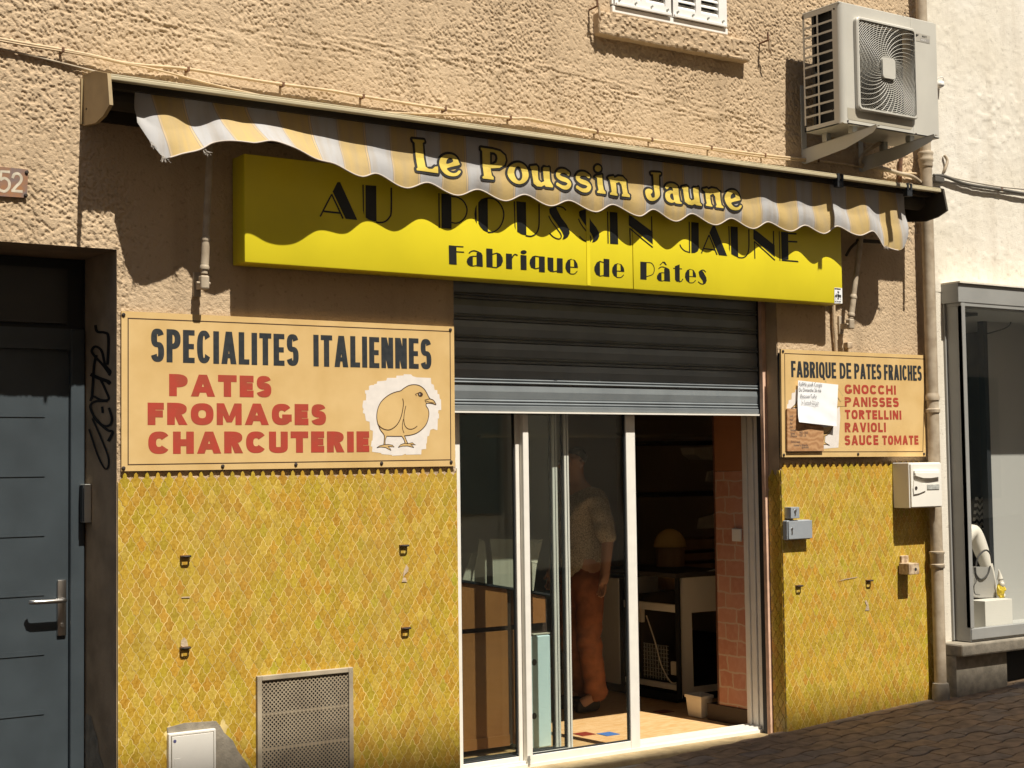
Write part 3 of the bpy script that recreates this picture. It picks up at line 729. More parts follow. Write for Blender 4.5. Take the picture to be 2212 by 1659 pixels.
# herringbone-like flecks run along the boards
tc = [q for q in n if q.type == 'TEX_COORD'][0]; no = [q for q in n if q.type == 'TEX_NOISE'][0]
mp = n.new('ShaderNodeMapping'); mp.inputs['Scale'].default_value = (1.0, 3.2, 1); l.new(tc.outputs['Object'], mp.inputs[0]); l.new(mp.outputs[0], no.inputs['Vector'])
m_ = MB(); m_.box(OX1 + .03, 7.85, 0.705, YB, -0.05, -0.006); m_.box(7.85, XR, 1.45, YB, -0.05, -0.006); m_.box(XL, OX1 + .03, 0.33, 0.425, -0.05, -0.006); m_.build('shop_floor', fl.data.materials[0], house)
for px, py, c in ((1580, 1365, 'r'), (1730, 1365, 'b'), (2075, 1225, 'r')):
    p = PZ('b2', px, py, 0.0); m_ = MB(); m_.box(p.x - .05, p.x + .05, p.y - .05, p.y + .05, -0.004, -0.0015)
    m_.build('inlaid_floor_tile', mat('inlay_red', (0.24, 0.035, 0.02), 0.4) if c == 'r' else mat('inlay_blue', (0.07, 0.17, 0.42), 0.4), house)
m_ = MB(); m_.box(XL, XR, YB, YB + .1, -0.1, 3.0); m_.box(XL - .1, XL, 0.45, YB, -0.1, 3.0); m_.box(XR, XR + .1, 1.45, YB, -0.1, 3.0); m_.box(XL - .1, 7.95, 0.45, YB + .1, 2.75, 2.85); m_.box(7.95, XR + .1, 1.45, YB + .1, 2.75, 2.85); m_.box(7.85, 7.95, 0.45, 1.45, -0.1, 2.75); m_.box(7.95, XR + .1, 1.35, 1.45, -0.1, 2.75)
m_.box(XL - .1, OX0 - .03, 0.30, 0.45, -0.1, 3.0); m_.box(OX1 + .03, 7.95, 0.30, 0.45, -0.1, 3.0); m_.box(OX0 - .03, OX1 + .03, 0.34, 0.46, 2.6, 3.0)
m_.build('shop_wall', M_room, house)
# brick-papered pier at the right of the entrance
M_brick = bpy.data.materials.new('stone_wallpaper'); M_brick.use_nodes = True
n, l, b = nodes_of(M_brick); tc = n.new('ShaderNodeTexCoord'); sep = n.new('ShaderNodeSeparateXYZ'); cb = n.new('ShaderNodeCombineXYZ')
nw = n.new('ShaderNodeTexNoise'); nw.inputs['Scale'].default_value = 9; nw.inputs['Detail'].default_value = 3; l.new(tc.outputs['Object'], nw.inputs[0])
mw = n.new('ShaderNodeVectorMath'); mw.operation = 'MULTIPLY_ADD'; mw.inputs[1].default_value = (0.045, 0.045, 0.045); l.new(nw.outputs['Color'], mw.inputs[0]); l.new(tc.outputs['Object'], mw.inputs[2])
l.new(mw.outputs[0], sep.inputs[0]); l.new(sep.outputs['Y'], cb.inputs['X']); l.new(sep.outputs['Z'], cb.inputs['Y'])
br = n.new('ShaderNodeTexBrick'); l.new(cb.outputs[0], br.inputs['Vector']); br.inputs['Scale'].default_value = 1.0
br.inputs['Brick Width'].default_value = 0.17; br.inputs['Row Height'].default_value = 0.098; br.inputs['Mortar Size'].default_value = 0.007; br.inputs['Mortar Smooth'].default_value = 0.5; br.squash = 0.7; br.squash_frequency = 3
br.inputs['Color1'].default_value = (0.42, 0.17, 0.10, 1); br.inputs['Color2'].default_value = (0.50, 0.235, 0.15, 1); br.inputs['Mortar'].default_value = (0.50, 0.37, 0.26, 1)
n5 = n.new('ShaderNodeTexNoise'); n5.inputs['Scale'].default_value = 25; n5.inputs['Detail'].default_value = 5; l.new(tc.outputs['Object'], n5.inputs[0])
mm = n.new('ShaderNodeMix'); mm.data_type = 'RGBA'; mm.inputs[7].default_value = (0.55, 0.30, 0.20, 1); r5 = n.new('ShaderNodeMapRange'); r5.inputs[1].default_value = .45; r5.inputs[2].default_value = .75; r5.inputs[4].default_value = .6
l.new(n5.outputs['Fac'], r5.inputs[0]); l.new(r5.outputs[0], mm.inputs[0]); l.new(br.outputs['Color'], mm.inputs[6]); l.new(mm.outputs[2], b.inputs['Base Color']); b.inputs['Roughness'].default_value = 0.75
m_ = MB(); m_.box(6.495, 6.60, 0.335, 0.60, 0.10, 1.55); m_.build('brick_papered_pier', M_brick, house)
m_ = MB(); m_.box(6.496, 6.60, 0.335, 0.60, 1.552, 2.75); m_.build('orange_pier', M_orangewall, house)
m_ = MB(); m_.box(6.485, 6.60, 0.333, 0.705, -0.004, 0.098); m_.build('skirting', mat('skirting_brown', (0.05, 0.03, 0.02), 0.5), house)
m_ = MB(); m_.box(6.494, 6.512, 0.601, 0.615, 0.1, 2.7); m_.build('corner_trim', mat('trim_brown', (0.12, 0.05, 0.03), 0.5), house)
p0, p1 = PX('c5', 1150, 1140, 6.492), PX('c5', 1238, 1262, 6.492)
m_ = MB(); m_.box(6.482, 6.494, min(p0.y, p1.y), max(p0.y, p1.y), p1.z, p0.z, bev=0.003); tag(m_.build('light_switch', M_ivory), 'white square light switch on the brick-patterned wallpaper inside the shop', 'switch')

# brown counter behind the left glass
cb_ = thing('shop_counter', 'brown laminate counter standing behind the left glass pane', 'counter', (4.8, 0.75, 0))
m_ = MB()
def slanted(x0, x1, z0, za, zb, y0, y1): m_.add([(x0, y0, z0), (x1, y0, z0), (x1, y1, z0), (x0, y1, z0), (x0, y0, za), (x1, y0, zb), (x1, y1, zb), (x0, y1, za)], [(0, 3, 2, 1), (4, 5, 6, 7), (0, 1, 5, 4), (1, 2, 6, 5), (2, 3, 7, 6), (3, 0, 4, 7)])
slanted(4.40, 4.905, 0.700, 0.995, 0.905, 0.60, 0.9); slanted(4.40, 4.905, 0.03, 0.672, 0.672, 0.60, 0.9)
slanted(4.95, 5.17, 0.700, 0.893, 0.848, 0.60, 0.9); slanted(4.95, 4.983, 0.03, 0.672, 0.672, 0.61, 0.9)  # upright gap left of these panels: a shadow band built in as a gap
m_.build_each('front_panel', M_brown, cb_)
m_ = MB(); slanted(4.38, 5.20, 0.03, 0.985, 0.835, 0.63, 0.93); m_.build('body', mat('counter_core', (0.045, 0.025, 0.015), 0.7), cb_)  # dark core shows through the upright gap as the shadow band
m_ = MB(); m_.box(4.40, 4.905, 0.592, 0.602, 0.03, 0.09); m_.box(4.95, 5.03, 0.60, 0.61, 0.03, 0.09); m_.build('plinth', M_brown, cb_)
m_ = MB(); m_.add([(4.38, 0.585, 1.004), (5.2, 0.585, 0.852), (5.2, 0.93, 0.852), (4.38, 0.93, 1.004), (4.38, 0.585, 1.016), (5.2, 0.585, 0.864), (5.2, 0.93, 0.864), (4.38, 0.93, 1.016)], [(0, 3, 2, 1), (4, 5, 6, 7), (0, 1, 5, 4), (1, 2, 6, 5), (2, 3, 7, 6), (3, 0, 4, 7)]); m_.build('worktop', M_rubber, cb_)
# carton lying open on the counter
ct = thing('open_carton', 'pale cardboard carton with open flaps on the brown counter', 'carton', (4.85, 0.62, 0.93))
m_ = MB()
def ppoly(c, pts, Y, d=0.006, mb=None):
    q = P2(c, pts, Y); (mb or m_).prism(q, lambda u, v, dd: (u, Y + dd, v), d)
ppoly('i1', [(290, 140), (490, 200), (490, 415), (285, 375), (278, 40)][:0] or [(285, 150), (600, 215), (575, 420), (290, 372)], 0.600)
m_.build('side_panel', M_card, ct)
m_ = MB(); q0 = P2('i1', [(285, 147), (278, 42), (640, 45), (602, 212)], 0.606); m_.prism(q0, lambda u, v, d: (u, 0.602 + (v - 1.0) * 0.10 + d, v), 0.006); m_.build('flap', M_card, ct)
m_ = MB(); ppoly('i1', [(180, 145), (242, 152), (245, 360), (140, 345)], 0.598); m_.build('end_panel', M_card, ct)  # gap right of this panel carries the built-in shadow band up the carton
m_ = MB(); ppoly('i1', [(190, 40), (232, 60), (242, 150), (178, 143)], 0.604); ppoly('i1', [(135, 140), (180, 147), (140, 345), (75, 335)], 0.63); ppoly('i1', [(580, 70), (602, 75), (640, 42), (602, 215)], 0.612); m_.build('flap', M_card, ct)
# pale box with two finger holes
tb = thing('storage_box', 'pale blue upright storage box with two black finger holes beside the counter', 'box', (5.09, 0.75, 0))
m_ = MB(); m_.box(4.985, 5.172, 0.56, 0.585, 0.0, 0.632, bev=0.006); m_.box(4.985, 5.172, 0.585, 0.80, 0.0, 0.60); m_.build('body', M_teal, tb)
m_ = MB()
for y_ in (912, 1292):
    p = P('i1', 581, y_, 0.56); q = [(p.x + .0165 * math.cos(2 * math.pi * k / 20), p.z + .0185 * math.sin(2 * math.pi * k / 20)) for k in range(20)]
    m_.flat([q], 0.5588)
m_.build_each('finger_hole', M_rubber, tb)
m_ = MB(); m_.box(5.03, 5.20, 0.60, 0.82, 0.6335, 0.639); m_.box(5.05, 5.21, 0.78, 0.79, 0.64, 0.72); m_.build('lid_flap', M_card, tb)

# display counter with its open end towards the street
dc = thing('display_counter', 'white display counter with slanted end panel and dark open base', 'counter', (7.0, 1.6, 0))
m_ = MB(); Yp = 1.30
outer = P2('i2', [(650, 1240), (632, 330), (655, 175), (1100, 62), (1100, 1180)], Yp); hole = P2('i2', [(765, 1165), (745, 490), (1085, 462), (1085, 1125)], Yp)
m_.flat([outer, hole], Yp)
m_.flat([[(q[0], q[1]) for q in outer], [(q[0], q[1]) for q in hole]], Yp + 0.02)
m_.build('end_panel', M_offw, dc)
xe = outer[0][0]
m_ = MB(); m_.box(xe + .04, xe + .5, 1.75, 1.78, 0.05, 0.7); m_.build('inner_back', M_bdark, dc)
m_ = MB(); m_.box(xe - .022, xe - .002, 1.285, 1.32, 0.03, 0.84); m_.box(xe - .022, xe - .002, 1.88, 1.92, 0.03, 0.80); m_.build_each('edge_post', M_rubber, dc)
m_ = MB(); m_.box(xe - .004, xe + .0, 1.285, 1.30, 0.03, 0.84); m_.build('post_trim', M_offw, dc)
m_ = MB(); m_.box(xe - .015, xe + .02, 1.32, 1.88, 0.08, 0.115); m_.box(xe - .015, xe + .02, 1.32, 1.88, 0.60, 0.65); m_.build_each('side_rail', M_offw, dc)
m_ = MB(); m_.box(xe - .05, xe + .5, 1.27, 2.2, 0.835, 0.865); m_.build('worktop', M_bdark, dc)
m_ = MB(); m_.box(xe - .03, xe + .4, 1.92, 2.6, 0.06, 0.80); m_.build('far_body', M_offw, dc)
m_ = MB(); m_.box(xe - .02, xe + .5, 1.32, 2.6, 0.0, 0.055); m_.build('plinth', M_rubber, dc)
m_ = MB()
for k in range(9):
    m_.tube([(xe + .05, 1.5 + .03 * k, 0.12), (xe + .05, 1.5 + .03 * k, 0.36)], 0.0022, 4); m_.tube([(xe + .05, 1.48, 0.14 + .027 * k), (xe + .05, 1.78, 0.14 + .027 * k)], 0.0022, 4)
m_.build('wire_guard', M_alug, dc)
m_ = MB(); m_.box(xe + .03, xe + .06, 1.35, 1.44, 0.17, 0.26, bev=0.004); m_.box(xe + .03, xe + .06, 1.74, 1.80, 0.50, 0.60, bev=0.004); m_.build_each('socket', M_cream2, dc)
m_ = MB(); m_.tube(cr([(xe + .045, 1.35, 0.14), (xe + .02, 1.42, 0.12), (xe + .02, 1.52, 0.22), (xe + .03, 1.6, 0.38), (xe + .04, 1.7, 0.55)], 6), 0.005, 6); m_.build('power_cord', M_cream2, dc)
# white tub
t_ = thing('plastic_tub', 'small cream plastic tub on the shop floor below the display counter', 'tub', (6.47, 0.80, 0))
m_ = MB(); za, zb_ = 0.0, 0.135
bcs = [PZ('i2', 655, 1393, 0.0), PZ('i2', 805, 1425, 0.0), PZ('i2', 905, 1402, 0.0)]
b0 = [(6.475, 0.885), (6.468, 0.742), (6.575, 0.762), (6.60, 0.90)]; cx = sum(q[0] for q in b0) / 4; cy = sum(q[1] for q in b0) / 4
def ringz(sc, z): return [(cx + (q[0] - cx) * sc, cy + (q[1] - cy) * sc, z) for q in b0]
rings = [ringz(0.92, 0.0), ringz(1.08, zb_ - .02), ringz(1.18, zb_ - .018), ringz(1.18, zb_), ringz(1.07, zb_), ringz(0.9, 0.008)]
vs = [q for r_ in rings for q in r_]; fs = [(3, 2, 1, 0)] + [(4 * i + k, 4 * i + (k + 1) % 4, 4 * i + 4 + (k + 1) % 4, 4 * i + 4 + k) for i in range(5) for k in range(4)] + [(20, 21, 22, 23)]
m_.add(vs, fs); m_.build('tub_body', M_cream2, t_, recalc=True)
# wall shelves at the back with pale end panels
sh_ = thing('wall_shelf', 'dark wall shelving with pale end brackets at the back of the shop', 'shelf', (8.2, 2.4, 0.6))
Ysf = 2.2
m_ = MB()
for pts in ([(925, 610), (1090, 570), (1090, 705), (905, 700)], [(845, 1045), (1090, 970), (1090, 1130), (830, 1142)]): ppoly('c5', pts, Ysf, 0.02)
m_.build_each('end_bracket', M_offw, sh_)
m_ = MB(); a, b2 = P('c5', 245, 240, 3.0), P('c5', 1005, 290, 3.0); m_.box(a.x - 1.5, b2.x + .3, 3.0, 3.05, b2.z, a.z - .02); m_.build('pale_fascia', mat('fascia', (0.6, 0.55, 0.42), 0.6), sh_)
m_ = MB(); a = P('c5', 300, 700, 2.6)
for zz in (1.35, 1.75): m_.box(a.x, a.x + 1.4, 2.4, 2.75, zz, zz + .03)
m_.build_each('board', M_bdark, sh_)
m_ = MB()
for pts in ([(780, 385), (1090, 375), (1090, 500), (860, 495), (800, 450)],): ppoly('c5', pts, 2.3, 0.15)
tag(m_.build('hanging_bowl', M_offw), 'pale bowl-shaped lampshade hanging in the dark shop', 'lampshade')
m_ = MB(); a = P('c5', 565, 1310, 1.9)
rg = []
for k in range(9):
    an = math.pi / 2 * k / 8; rg.append((0.118 * math.cos(an), 0.130 * math.sin(an)))
vs = [(a.x + r_ * math.cos(2 * math.pi * q / 24), 1.9 + r_ * math.sin(2 * math.pi * q / 24), a.z + z_) for r_, z_ in [(0.122, 0)] + rg for q in range(24)]
fs = [(i * 24 + q, i * 24 + (q + 1) % 24, (i + 1) * 24 + (q + 1) % 24, (i + 1) * 24 + q) for i in range(9) for q in range(24)]
m_.add(vs, fs); tag(m_.build('domed_cover', mat('straw_yellow', (0.72, 0.50, 0.17), 0.8), smooth=True), 'straw coloured domed cover on a stack inside the shop', 'cover')
m_ = MB(); m_.tube([(a.x, 1.9, a.z - .30), (a.x, 1.9, a.z - .004)], 0.105, 20); o = tag(m_.build('round_canister', M_cardb), 'round brown canister under the straw domed cover', 'canister')
m_ = MB(); o3 = []
for k, (ya, yb_) in enumerate(((1220, 1340), (1345, 1440), (1445, 1535))):
    mq = MB(); pa, pb_ = P('c5', 695, yb_, 2.1), P('c5', 1000, ya, 2.1); mq.box(pa.x, pb_.x + .25, 2.1, 2.4, pa.z, pb_.z - .012, bev=0.004)
    o = mq.build('cardboard_box', M_cardb); tag(o, ('topmost', 'middle', 'lowest')[k] + ' brown cardboard box of the stack behind the display counter', 'box', 'cardboard boxes stacked in the shop')

# ------------------------------------------------------------------ the person inside
def skin_mesh(name, verts, edges, m, parent, sub=2, root=0):
    root_o = parent
    while root_o.parent: root_o = root_o.parent
    base = Vector(root_o.location)
    me = bpy.data.meshes.new(name); me.from_pydata([tuple(Vector(v[0]) - base) for v in verts], edges, [])
    o = bpy.data.objects.new(name, me); COL.objects.link(o); o.parent = parent
    md = o.modifiers.new('s', 'SKIN'); md.use_smooth_shade = True
    sv = me.skin_vertices[0].data
    for i, v in enumerate(verts):
        r_ = v[1] if isinstance(v[1], tuple) else (v[1], v[1]); sv[i].radius = r_
    sv[root].use_root = True
    sd = o.modifiers.new('d', 'SUBSURF'); sd.levels = sub; sd.render_levels = sub
    # freeze to one continuous mesh
    dg = bpy.context.evaluated_depsgraph_get(); em = bpy.data.meshes.new_from_object(o.evaluated_get(dg)); o.modifiers.clear(); o.data = em; em.materials.clear(); em.materials.append(m)
    em.polygons.foreach_set('use_smooth', [True] * len(em.polygons))
    return o
px_, py_ = 6.12, 1.52
def B(dx, dy, z): return (px_ + dx, py_ + dy, z)         # body facing left (-x), a little towards the street
per = thing('person', 'person in a speckled short-sleeved shirt and rust orange trousers standing inside the shop', 'person', (px_, py_, 0))
v = [(B(.02, 0, .93), (.13, .15)), (B(.03, 0, 1.10), (.115, .15)), (B(.03, 0, 1.28), (.115, .165)), (B(.01, 0, 1.41), (.075, .10)), (B(-.01, 0, 1.48), .052), (B(-.035, 0, 1.545), (.062, .06)), (B(-.05, 0, 1.62), (.088, .075)), (B(-.035, 0, 1.685), (.075, .066)),
     (B(.01, -.155, 1.385), .055), (B(.06, -.225, 1.13), .043), (B(.01, -.25, .90), .032),
     (B(.01, .155, 1.385), .055), (B(.05, .225, 1.13), .043), (B(-.05, .24, .92), .032),
     (B(.01, -.085, .80), .085), (B(-.02, -.10, .48), .062), (B(.03, -.11, .10), .042), (B(-.12, -.12, .045), .035),
     (B(.01, .085, .80), .085), (B(-.01, .10, .48), .062), (B(.07, .11, .10), .042), (B(-.08, .12, .045), .035)]
e = [(0, 1), (1, 2), (2, 3), (3, 4), (4, 5), (5, 6), (6, 7), (3, 8), (8, 9), (9, 10), (3, 11), (11, 12), (12, 13), (0, 14), (14, 15), (15, 16), (16, 17), (0, 18), (18, 19), (19, 20), (20, 21)]
# hands: palm and five bent fingers each
for wr, sgn in ((10, 1), (13, -1)):
    wp = Vector(v[wr][0]); pal = wp + Vector((-.012, 0, -.06)); v.append((tuple(pal), (.026, .036))); pi = len(v) - 1; e.append((wr, pi))
    for k in range(4):
        L = (.062, .07, .066, .052)[k]; f0 = pal + Vector((-.008, (k - 1.5) * .019, -.030)); f1 = f0 + Vector((-.008, (k - 1.5) * .002, -L * .5)); f2 = f1 + Vector((-.018, 0, -L * .42))
        i0 = len(v); v += [(tuple(f0), .0095), (tuple(f1), .009), (tuple(f2), .0075)]; e += [(pi, i0), (i0, i0 + 1), (i0 + 1, i0 + 2)]
    t0 = pal + Vector((-.034, -.012 * sgn, .008)); t1 = t0 + Vector((-.018, -.004 * sgn, -.028)); i0 = len(v); v += [(tuple(t0), .0105), (tuple(t1), .009)]; e += [(pi, i0), (i0, i0 + 1)]
body = skin_mesh('body', v, e, M_skin, per)
m_ = MB()
hc = Vector(B(-.05, 0, 1.615))
m_.tube([hc + Vector((-.082, 0, .012)), hc + Vector((-.112, 0, -.022)), hc + Vector((-.088, 0, -.032))], [.010, .016, .008], 8)                # nose
for s_ in (-1, 1): m_.tube([hc + Vector((.01, s_ * .072, .02)), hc + Vector((.02, s_ * .084, 0)), hc + Vector((.008, s_ * .072, -.028))], [.012, .016, .008], 8)   # ears
m_.build('nose_and_ears', M_skin, per, smooth=True)
m_ = MB()
for s_ in (-1, 1): m_.tube([hc + Vector((-.078, s_ * .03, .014)), hc + Vector((-.088, s_ * .03, .014))], .009, 8)
m_.tube([hc + Vector((-.085, -.022, -.055)), hc + Vector((-.091, 0, -.057)), hc + Vector((-.085, .022, -.055))], .005, 6)
m_.build('eyes_and_mouth', M_hair, per)
skin_mesh('hair', [(B(.0, 0, 1.60), (.075, .075)), (B(-.015, 0, 1.665), (.085, .075)), (B(-.06, 0, 1.70), (.055, .055))], [(0, 1), (1, 2)], M_hair, per)
v = [(B(.02, 0, .80), (.14, .175)), (B(.03, 0, 1.0), (.155, .185)), (B(.035, 0, 1.14), (.14, .175)), (B(.03, 0, 1.28), (.135, .19)), (B(.012, 0, 1.41), (.085, .115)), (B(.0, 0, 1.455), (.07, .072)),
     (B(.01, -.16, 1.385), .075), (B(.04, -.20, 1.25), .074), (B(.058, -.228, 1.08), .066), (B(.01, .16, 1.385), .075), (B(.03, .20, 1.25), .074), (B(.048, .228, 1.08), .066)]
shirt = skin_mesh('shirt', v, [(0, 1), (1, 2), (2, 3), (3, 4), (4, 5), (4, 6), (6, 7), (7, 8), (4, 9), (9, 10), (10, 11)], M_shirt, per)
for vv in shirt.data.vertices:
    q = vv.co; q.x += 0.007 * math.sin(q.z * 55 + q.y * 14) * (0.4 + 0.6 * math.sin(q.y * 22)); 
v = [(B(.02, 0, 1.0), (.125, .16)), (B(.015, 0, .82), (.13, .165)), (B(.01, -.09, .74), .108), (B(-.02, -.10, .48), .088), (B(.03, -.11, .12), .078), (B(.03, -.11, .05), .076), (B(.01, .09, .74), .108), (B(-.01, .10, .48), .088), (B(.07, .11, .12), .078), (B(.07, .11, .05), .076)]
tr = skin_mesh('trousers', v, [(0, 1), (1, 2), (2, 3), (3, 4), (4, 5), (1, 6), (6, 7), (7, 8), (8, 9)], M_trouser, per)
for vv in tr.data.vertices:
    q = vv.co; a_ = math.exp(-((q.z - .46) / .10) ** 2) + math.exp(-((q.z - .12) / .10) ** 2) + .4; q.x += 0.006 * a_ * math.sin(q.z * 62 + q.y * 40 + 6 * q.x); q.y += 0.004 * a_ * math.sin(q.z * 47 + q.x * 30 + 2)
for dy in (-.11, .11):
    skin_mesh('shoe', [(B(.05 if dy < 0 else .09, dy, .045), (.045, .05)), (B(-.05, dy, .042), (.042, .05)), (B(-.15, dy, .035), (.035, .045))], [(0, 1), (1, 2)], M_shoe, per)

# ================================================================== THE AWNING
aw = thing('awning', 'long cassette awning with striped valance reading Le Poussin Jaune above the yellow sign', 'awning', (5.0, 0.0, 2.9))
AX0, AX1 = 2.258, 7.635
capq = [(p.y, p.z) for p in [PX('z1', x, y, 2.252) for x, y in ((512, 475), (600, 441), (676, 456), (690, 652), (650, 720), (602, 766), (522, 783))]]
capq[0] = (0.002, capq[0][1]); capq[-1] = (0.002, capq[-1][1])
yf_ = -0.308                                                         # front of the cassette
m_ = MB(); m_.prism(capq, lambda u, v, d: (2.246 + d, u, v), 0.016); lc = m_.build('end_cap', M_housing, aw, recalc=True)
m_ = MB(); m_.tube([(2.244, -.055, 3.20), (2.247, -.055, 3.20)], .005, 8); m_.build_each('screw', M_rubber, lc)
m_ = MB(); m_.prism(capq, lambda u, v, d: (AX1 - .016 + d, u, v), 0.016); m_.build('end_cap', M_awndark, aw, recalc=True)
m_ = MB(); m_.box(2.236, 2.247, -.014, 0.004, 3.14, 3.345); m_.build('wall_plate', M_housing, aw)
zt_, zb_ = P('z1', 676, 457, yf_).z, 3.279
m_ = MB(); m_.box(AX0 + .006, AX1, yf_, yf_ + .035, zb_, zt_ - .006, bev=0.004); m_.box(AX0 + .006, AX1, yf_ + .004, yf_ + .05, zt_ - .0055, zt_ + .002, bev=0.002)
m_.build('front_rail', M_khaki, aw)
m_ = MB(); m_.add([(AX0, yf_ + .04, zt_ - .004), (AX1, yf_ + .04, zt_ - .004), (AX1, -.1, capq[1][1] - .004), (AX0, -.1, capq[1][1] - .004), (AX1, .004, capq[0][1] - .004), (AX0, .004, capq[0][1] - .004)], [(0, 1, 2, 3), (3, 2, 4, 5)])
m_.build('hood', M_khaki, aw)
m_ = MB(); m_.tube([(AX0 + .02, -.13, 3.245), (AX1 - .02, -.13, 3.245)], .055, 14); m_.box(AX0 + .02, AX1 - .02, -.235, -.19, 3.262, 3.292); m_.box(AX0 + .02, AX1 - .02, -.02, .004, 3.16, 3.33); m_.build('roller', M_awndark, aw)
m_ = MB()
for px_a, px_b in ((818, 846), (860, 882), (1575, 1592), (1610, 1628)):
    a, b2 = P('R4', px_a, 300, yf_), P('R4', px_b, 300, yf_)
    m_.box(a.x, b2.x, yf_ - .006, yf_ + .04, zb_ - .016, zt_ + .004)
for px_a, px_b in ((818, 882), (1575, 1628)):
    a, b2 = P('R4', px_a, 300, yf_), P('R4', px_b, 300, yf_); m_.box(a.x, b2.x, yf_ - .004, yf_ + .03, zb_ - .05, zb_ - .012)
m_.build_each('rail_clamp', M_rubber, aw)

# valance: bottom hem read off the photograph with its distance from the wall taken from the shadow it throws
hem = [('R5', 800, 780, .235), ('R5', 1000, 1060, .29), ('R5', 1110, 1165, .30), ('R5', 1300, 1120, .31), ('R5', 1500, 1070, .305), ('R5', 1620, 1005, .30), ('R5', 1820, 980, .342), ('R5', 2050, 1000, .372), ('R1', 480, 150, .365), ('R1', 700, 220, .372), ('R1', 960, 350, .350), ('R1', 1150, 400, .308), ('R1', 1445, 540, .282), ('R1', 1610, 508, .262), ('R1', 1930, 665, .249), ('R2', 240, 330, .236), ('R2', 545, 470, .227), ('R2', 790, 405, .220), ('R2', 1065, 530, .220), ('R2', 1300, 460, .218), ('R2', 1560, 585, .219), ('R2', 1780, 525, .216), ('R2', 2050, 650, .218), ('R3', 320, 292, .216), ('R3', 590, 420, .217), ('R3', 760, 345, .216), ('R3', 990, 475, .217), ('R3', 1180, 392, .216), ('R3', 1420, 515, .217), ('R3', 1610, 443, .216), ('R3', 1830, 555, .217), ('R3', 2010, 482, .217), ('R4', 300, 860, .22), ('R4', 480, 795, .222), ('R4', 670, 885, .232), ('R4', 820, 805, .235), ('R4', 1060, 905, .25), ('R4', 1200, 860, .25), ('R4', 1280, 930, .25), ('R4', 1345, 1028, .25), ('R4', 1550, 1015, .245), ('R4', 1600, 900, .24)]
hp = []
for c, x, y, a in hem:
    p = P(c, x, y, -a); hp.append((p.x, p.z, a))
hp = sorted(hp)
# peaks and troughs get rounded by cosine interpolation between the survey points
HXs = np.array([q[0] for q in hp]); HZ = np.array([q[1] for q in hp]); HA = np.array([q[2] for q in hp])
def smooth_interp(x, xs_, vs_):
    i = np.clip(np.searchsorted(xs_, x) - 1, 0, len(xs_) - 2); f_ = np.clip((x - xs_[i]) / (xs_[i + 1] - xs_[i]), 0, 1)
    # Catmull-Rom style tangents, limited
    d = np.gradient(vs_, xs_); h_ = xs_[i + 1] - xs_[i]
    ext = np.zeros_like(vs_, dtype=bool); ext[1:-1] = (vs_[1:-1] - vs_[:-2]) * (vs_[2:] - vs_[1:-1]) <= 0
    d = np.where(ext, 0, d)
    return (2 * f_ ** 3 - 3 * f_ ** 2 + 1) * vs_[i] + (f_ ** 3 - 2 * f_ ** 2 + f_) * h_ * d[i] + (-2 * f_ ** 3 + 3 * f_ ** 2) * vs_[i + 1] + (f_ ** 3 - f_ ** 2) * h_ * d[i + 1]
VT, VY = 3.262, -0.212
VX0, VX1 = HXs[0], HXs[-1]
def val_y(x, z):                                   # cloth distance from the wall at a point of the valance
    hz_ = smooth_interp(x, HXs, HZ); ha = smooth_interp(x, HXs, HA)
    t = np.clip((VT - z) / (VT - hz_), 0, 1.02)
    fl_ = np.clip((ha - .225) / .12, 0, 1)
    y = VY - (ha + VY) * t ** (1.25 + 0.5 * fl_)
    wav = np.sin((x - 3.45) * 2 * np.pi / 0.289)
    y += -0.010 * np.sin(np.pi * np.clip((t - .55) / .45, 0, 1)) * (1 - fl_ * .6)
    y += (-0.006 + 0.008 * fl_) * wav * t ** 2 * (1 - 0.3 * fl_)
    r_ = sstep(5.35, 5.6, x); y += 0.006 * r_ * np.sin(x * 23 + 1.0) * np.sin(np.pi * np.clip(t * 1.2, 0, 1))
    r2_ = sstep(6.7, 6.95, x); y += 0.020 * r2_ * np.sin(x * 21.0 + 2.2) * t * (1.2 - t)
    r3_ = sstep(2.95, 2.7, x); y += -0.020 * r3_ * np.sin((x - 2.46) * 2 * np.pi / .30) * np.sin(np.pi * np.clip(t, 0, 1))
    return y
NXV, NZV = 900, 26
vxs = np.linspace(VX0, VX1, NXV); vt = np.linspace(0, 1, NZV)
VXg, VTg = np.meshgrid(vxs, vt, indexing='ij'); HZg = smooth_interp(VXg, HXs, HZ); VZg = VT + (HZg - VT) * VTg; VYg = val_y(VXg, VZg)
# the cloth hangs straight from its bar; the loose left end swings a little to the right
vs = np.stack([VXg.ravel(), VYg.ravel(), VZg.ravel()], 1)
fs = [(i * NZV + k, i * NZV + k + 1, (i + 1) * NZV + k + 1, (i + 1) * NZV + k) for i in range(NXV - 1) for k in range(NZV - 1)]
m_ = MB(); m_.add([tuple(q) for q in vs], fs)
M_val = bpy.data.materials.new('striped_canvas'); M_val.use_nodes = True
n, l, b = nodes_of(M_val)
uvn = n.new('ShaderNodeUVMap'); uvn.uv_map = 'cloth'; sp = n.new('ShaderNodeSeparateXYZ'); l.new(uvn.outputs[0], sp.inputs[0])
def mth(op, a, b_=None, c=None):
    q = n.new('ShaderNodeMath'); q.operation = op
    for i, vv in enumerate((a, b_, c)):
        if vv is None: continue
        if isinstance(vv, (int, float)): q.inputs[i].default_value = vv
        else: l.new(vv, q.inputs[i])
    return q.outputs[0]
fr_ = mth('FRACT', sp.outputs['X'])
isy = mth('LESS_THAN', fr_, 0.47)
d1 = mth('ABSOLUTE', mth('SUBTRACT', fr_, 0.485)); d2 = mth('ABSOLUTE', mth('SUBTRACT', fr_, 0.985))
dm = mth('MINIMUM', d1, d2)
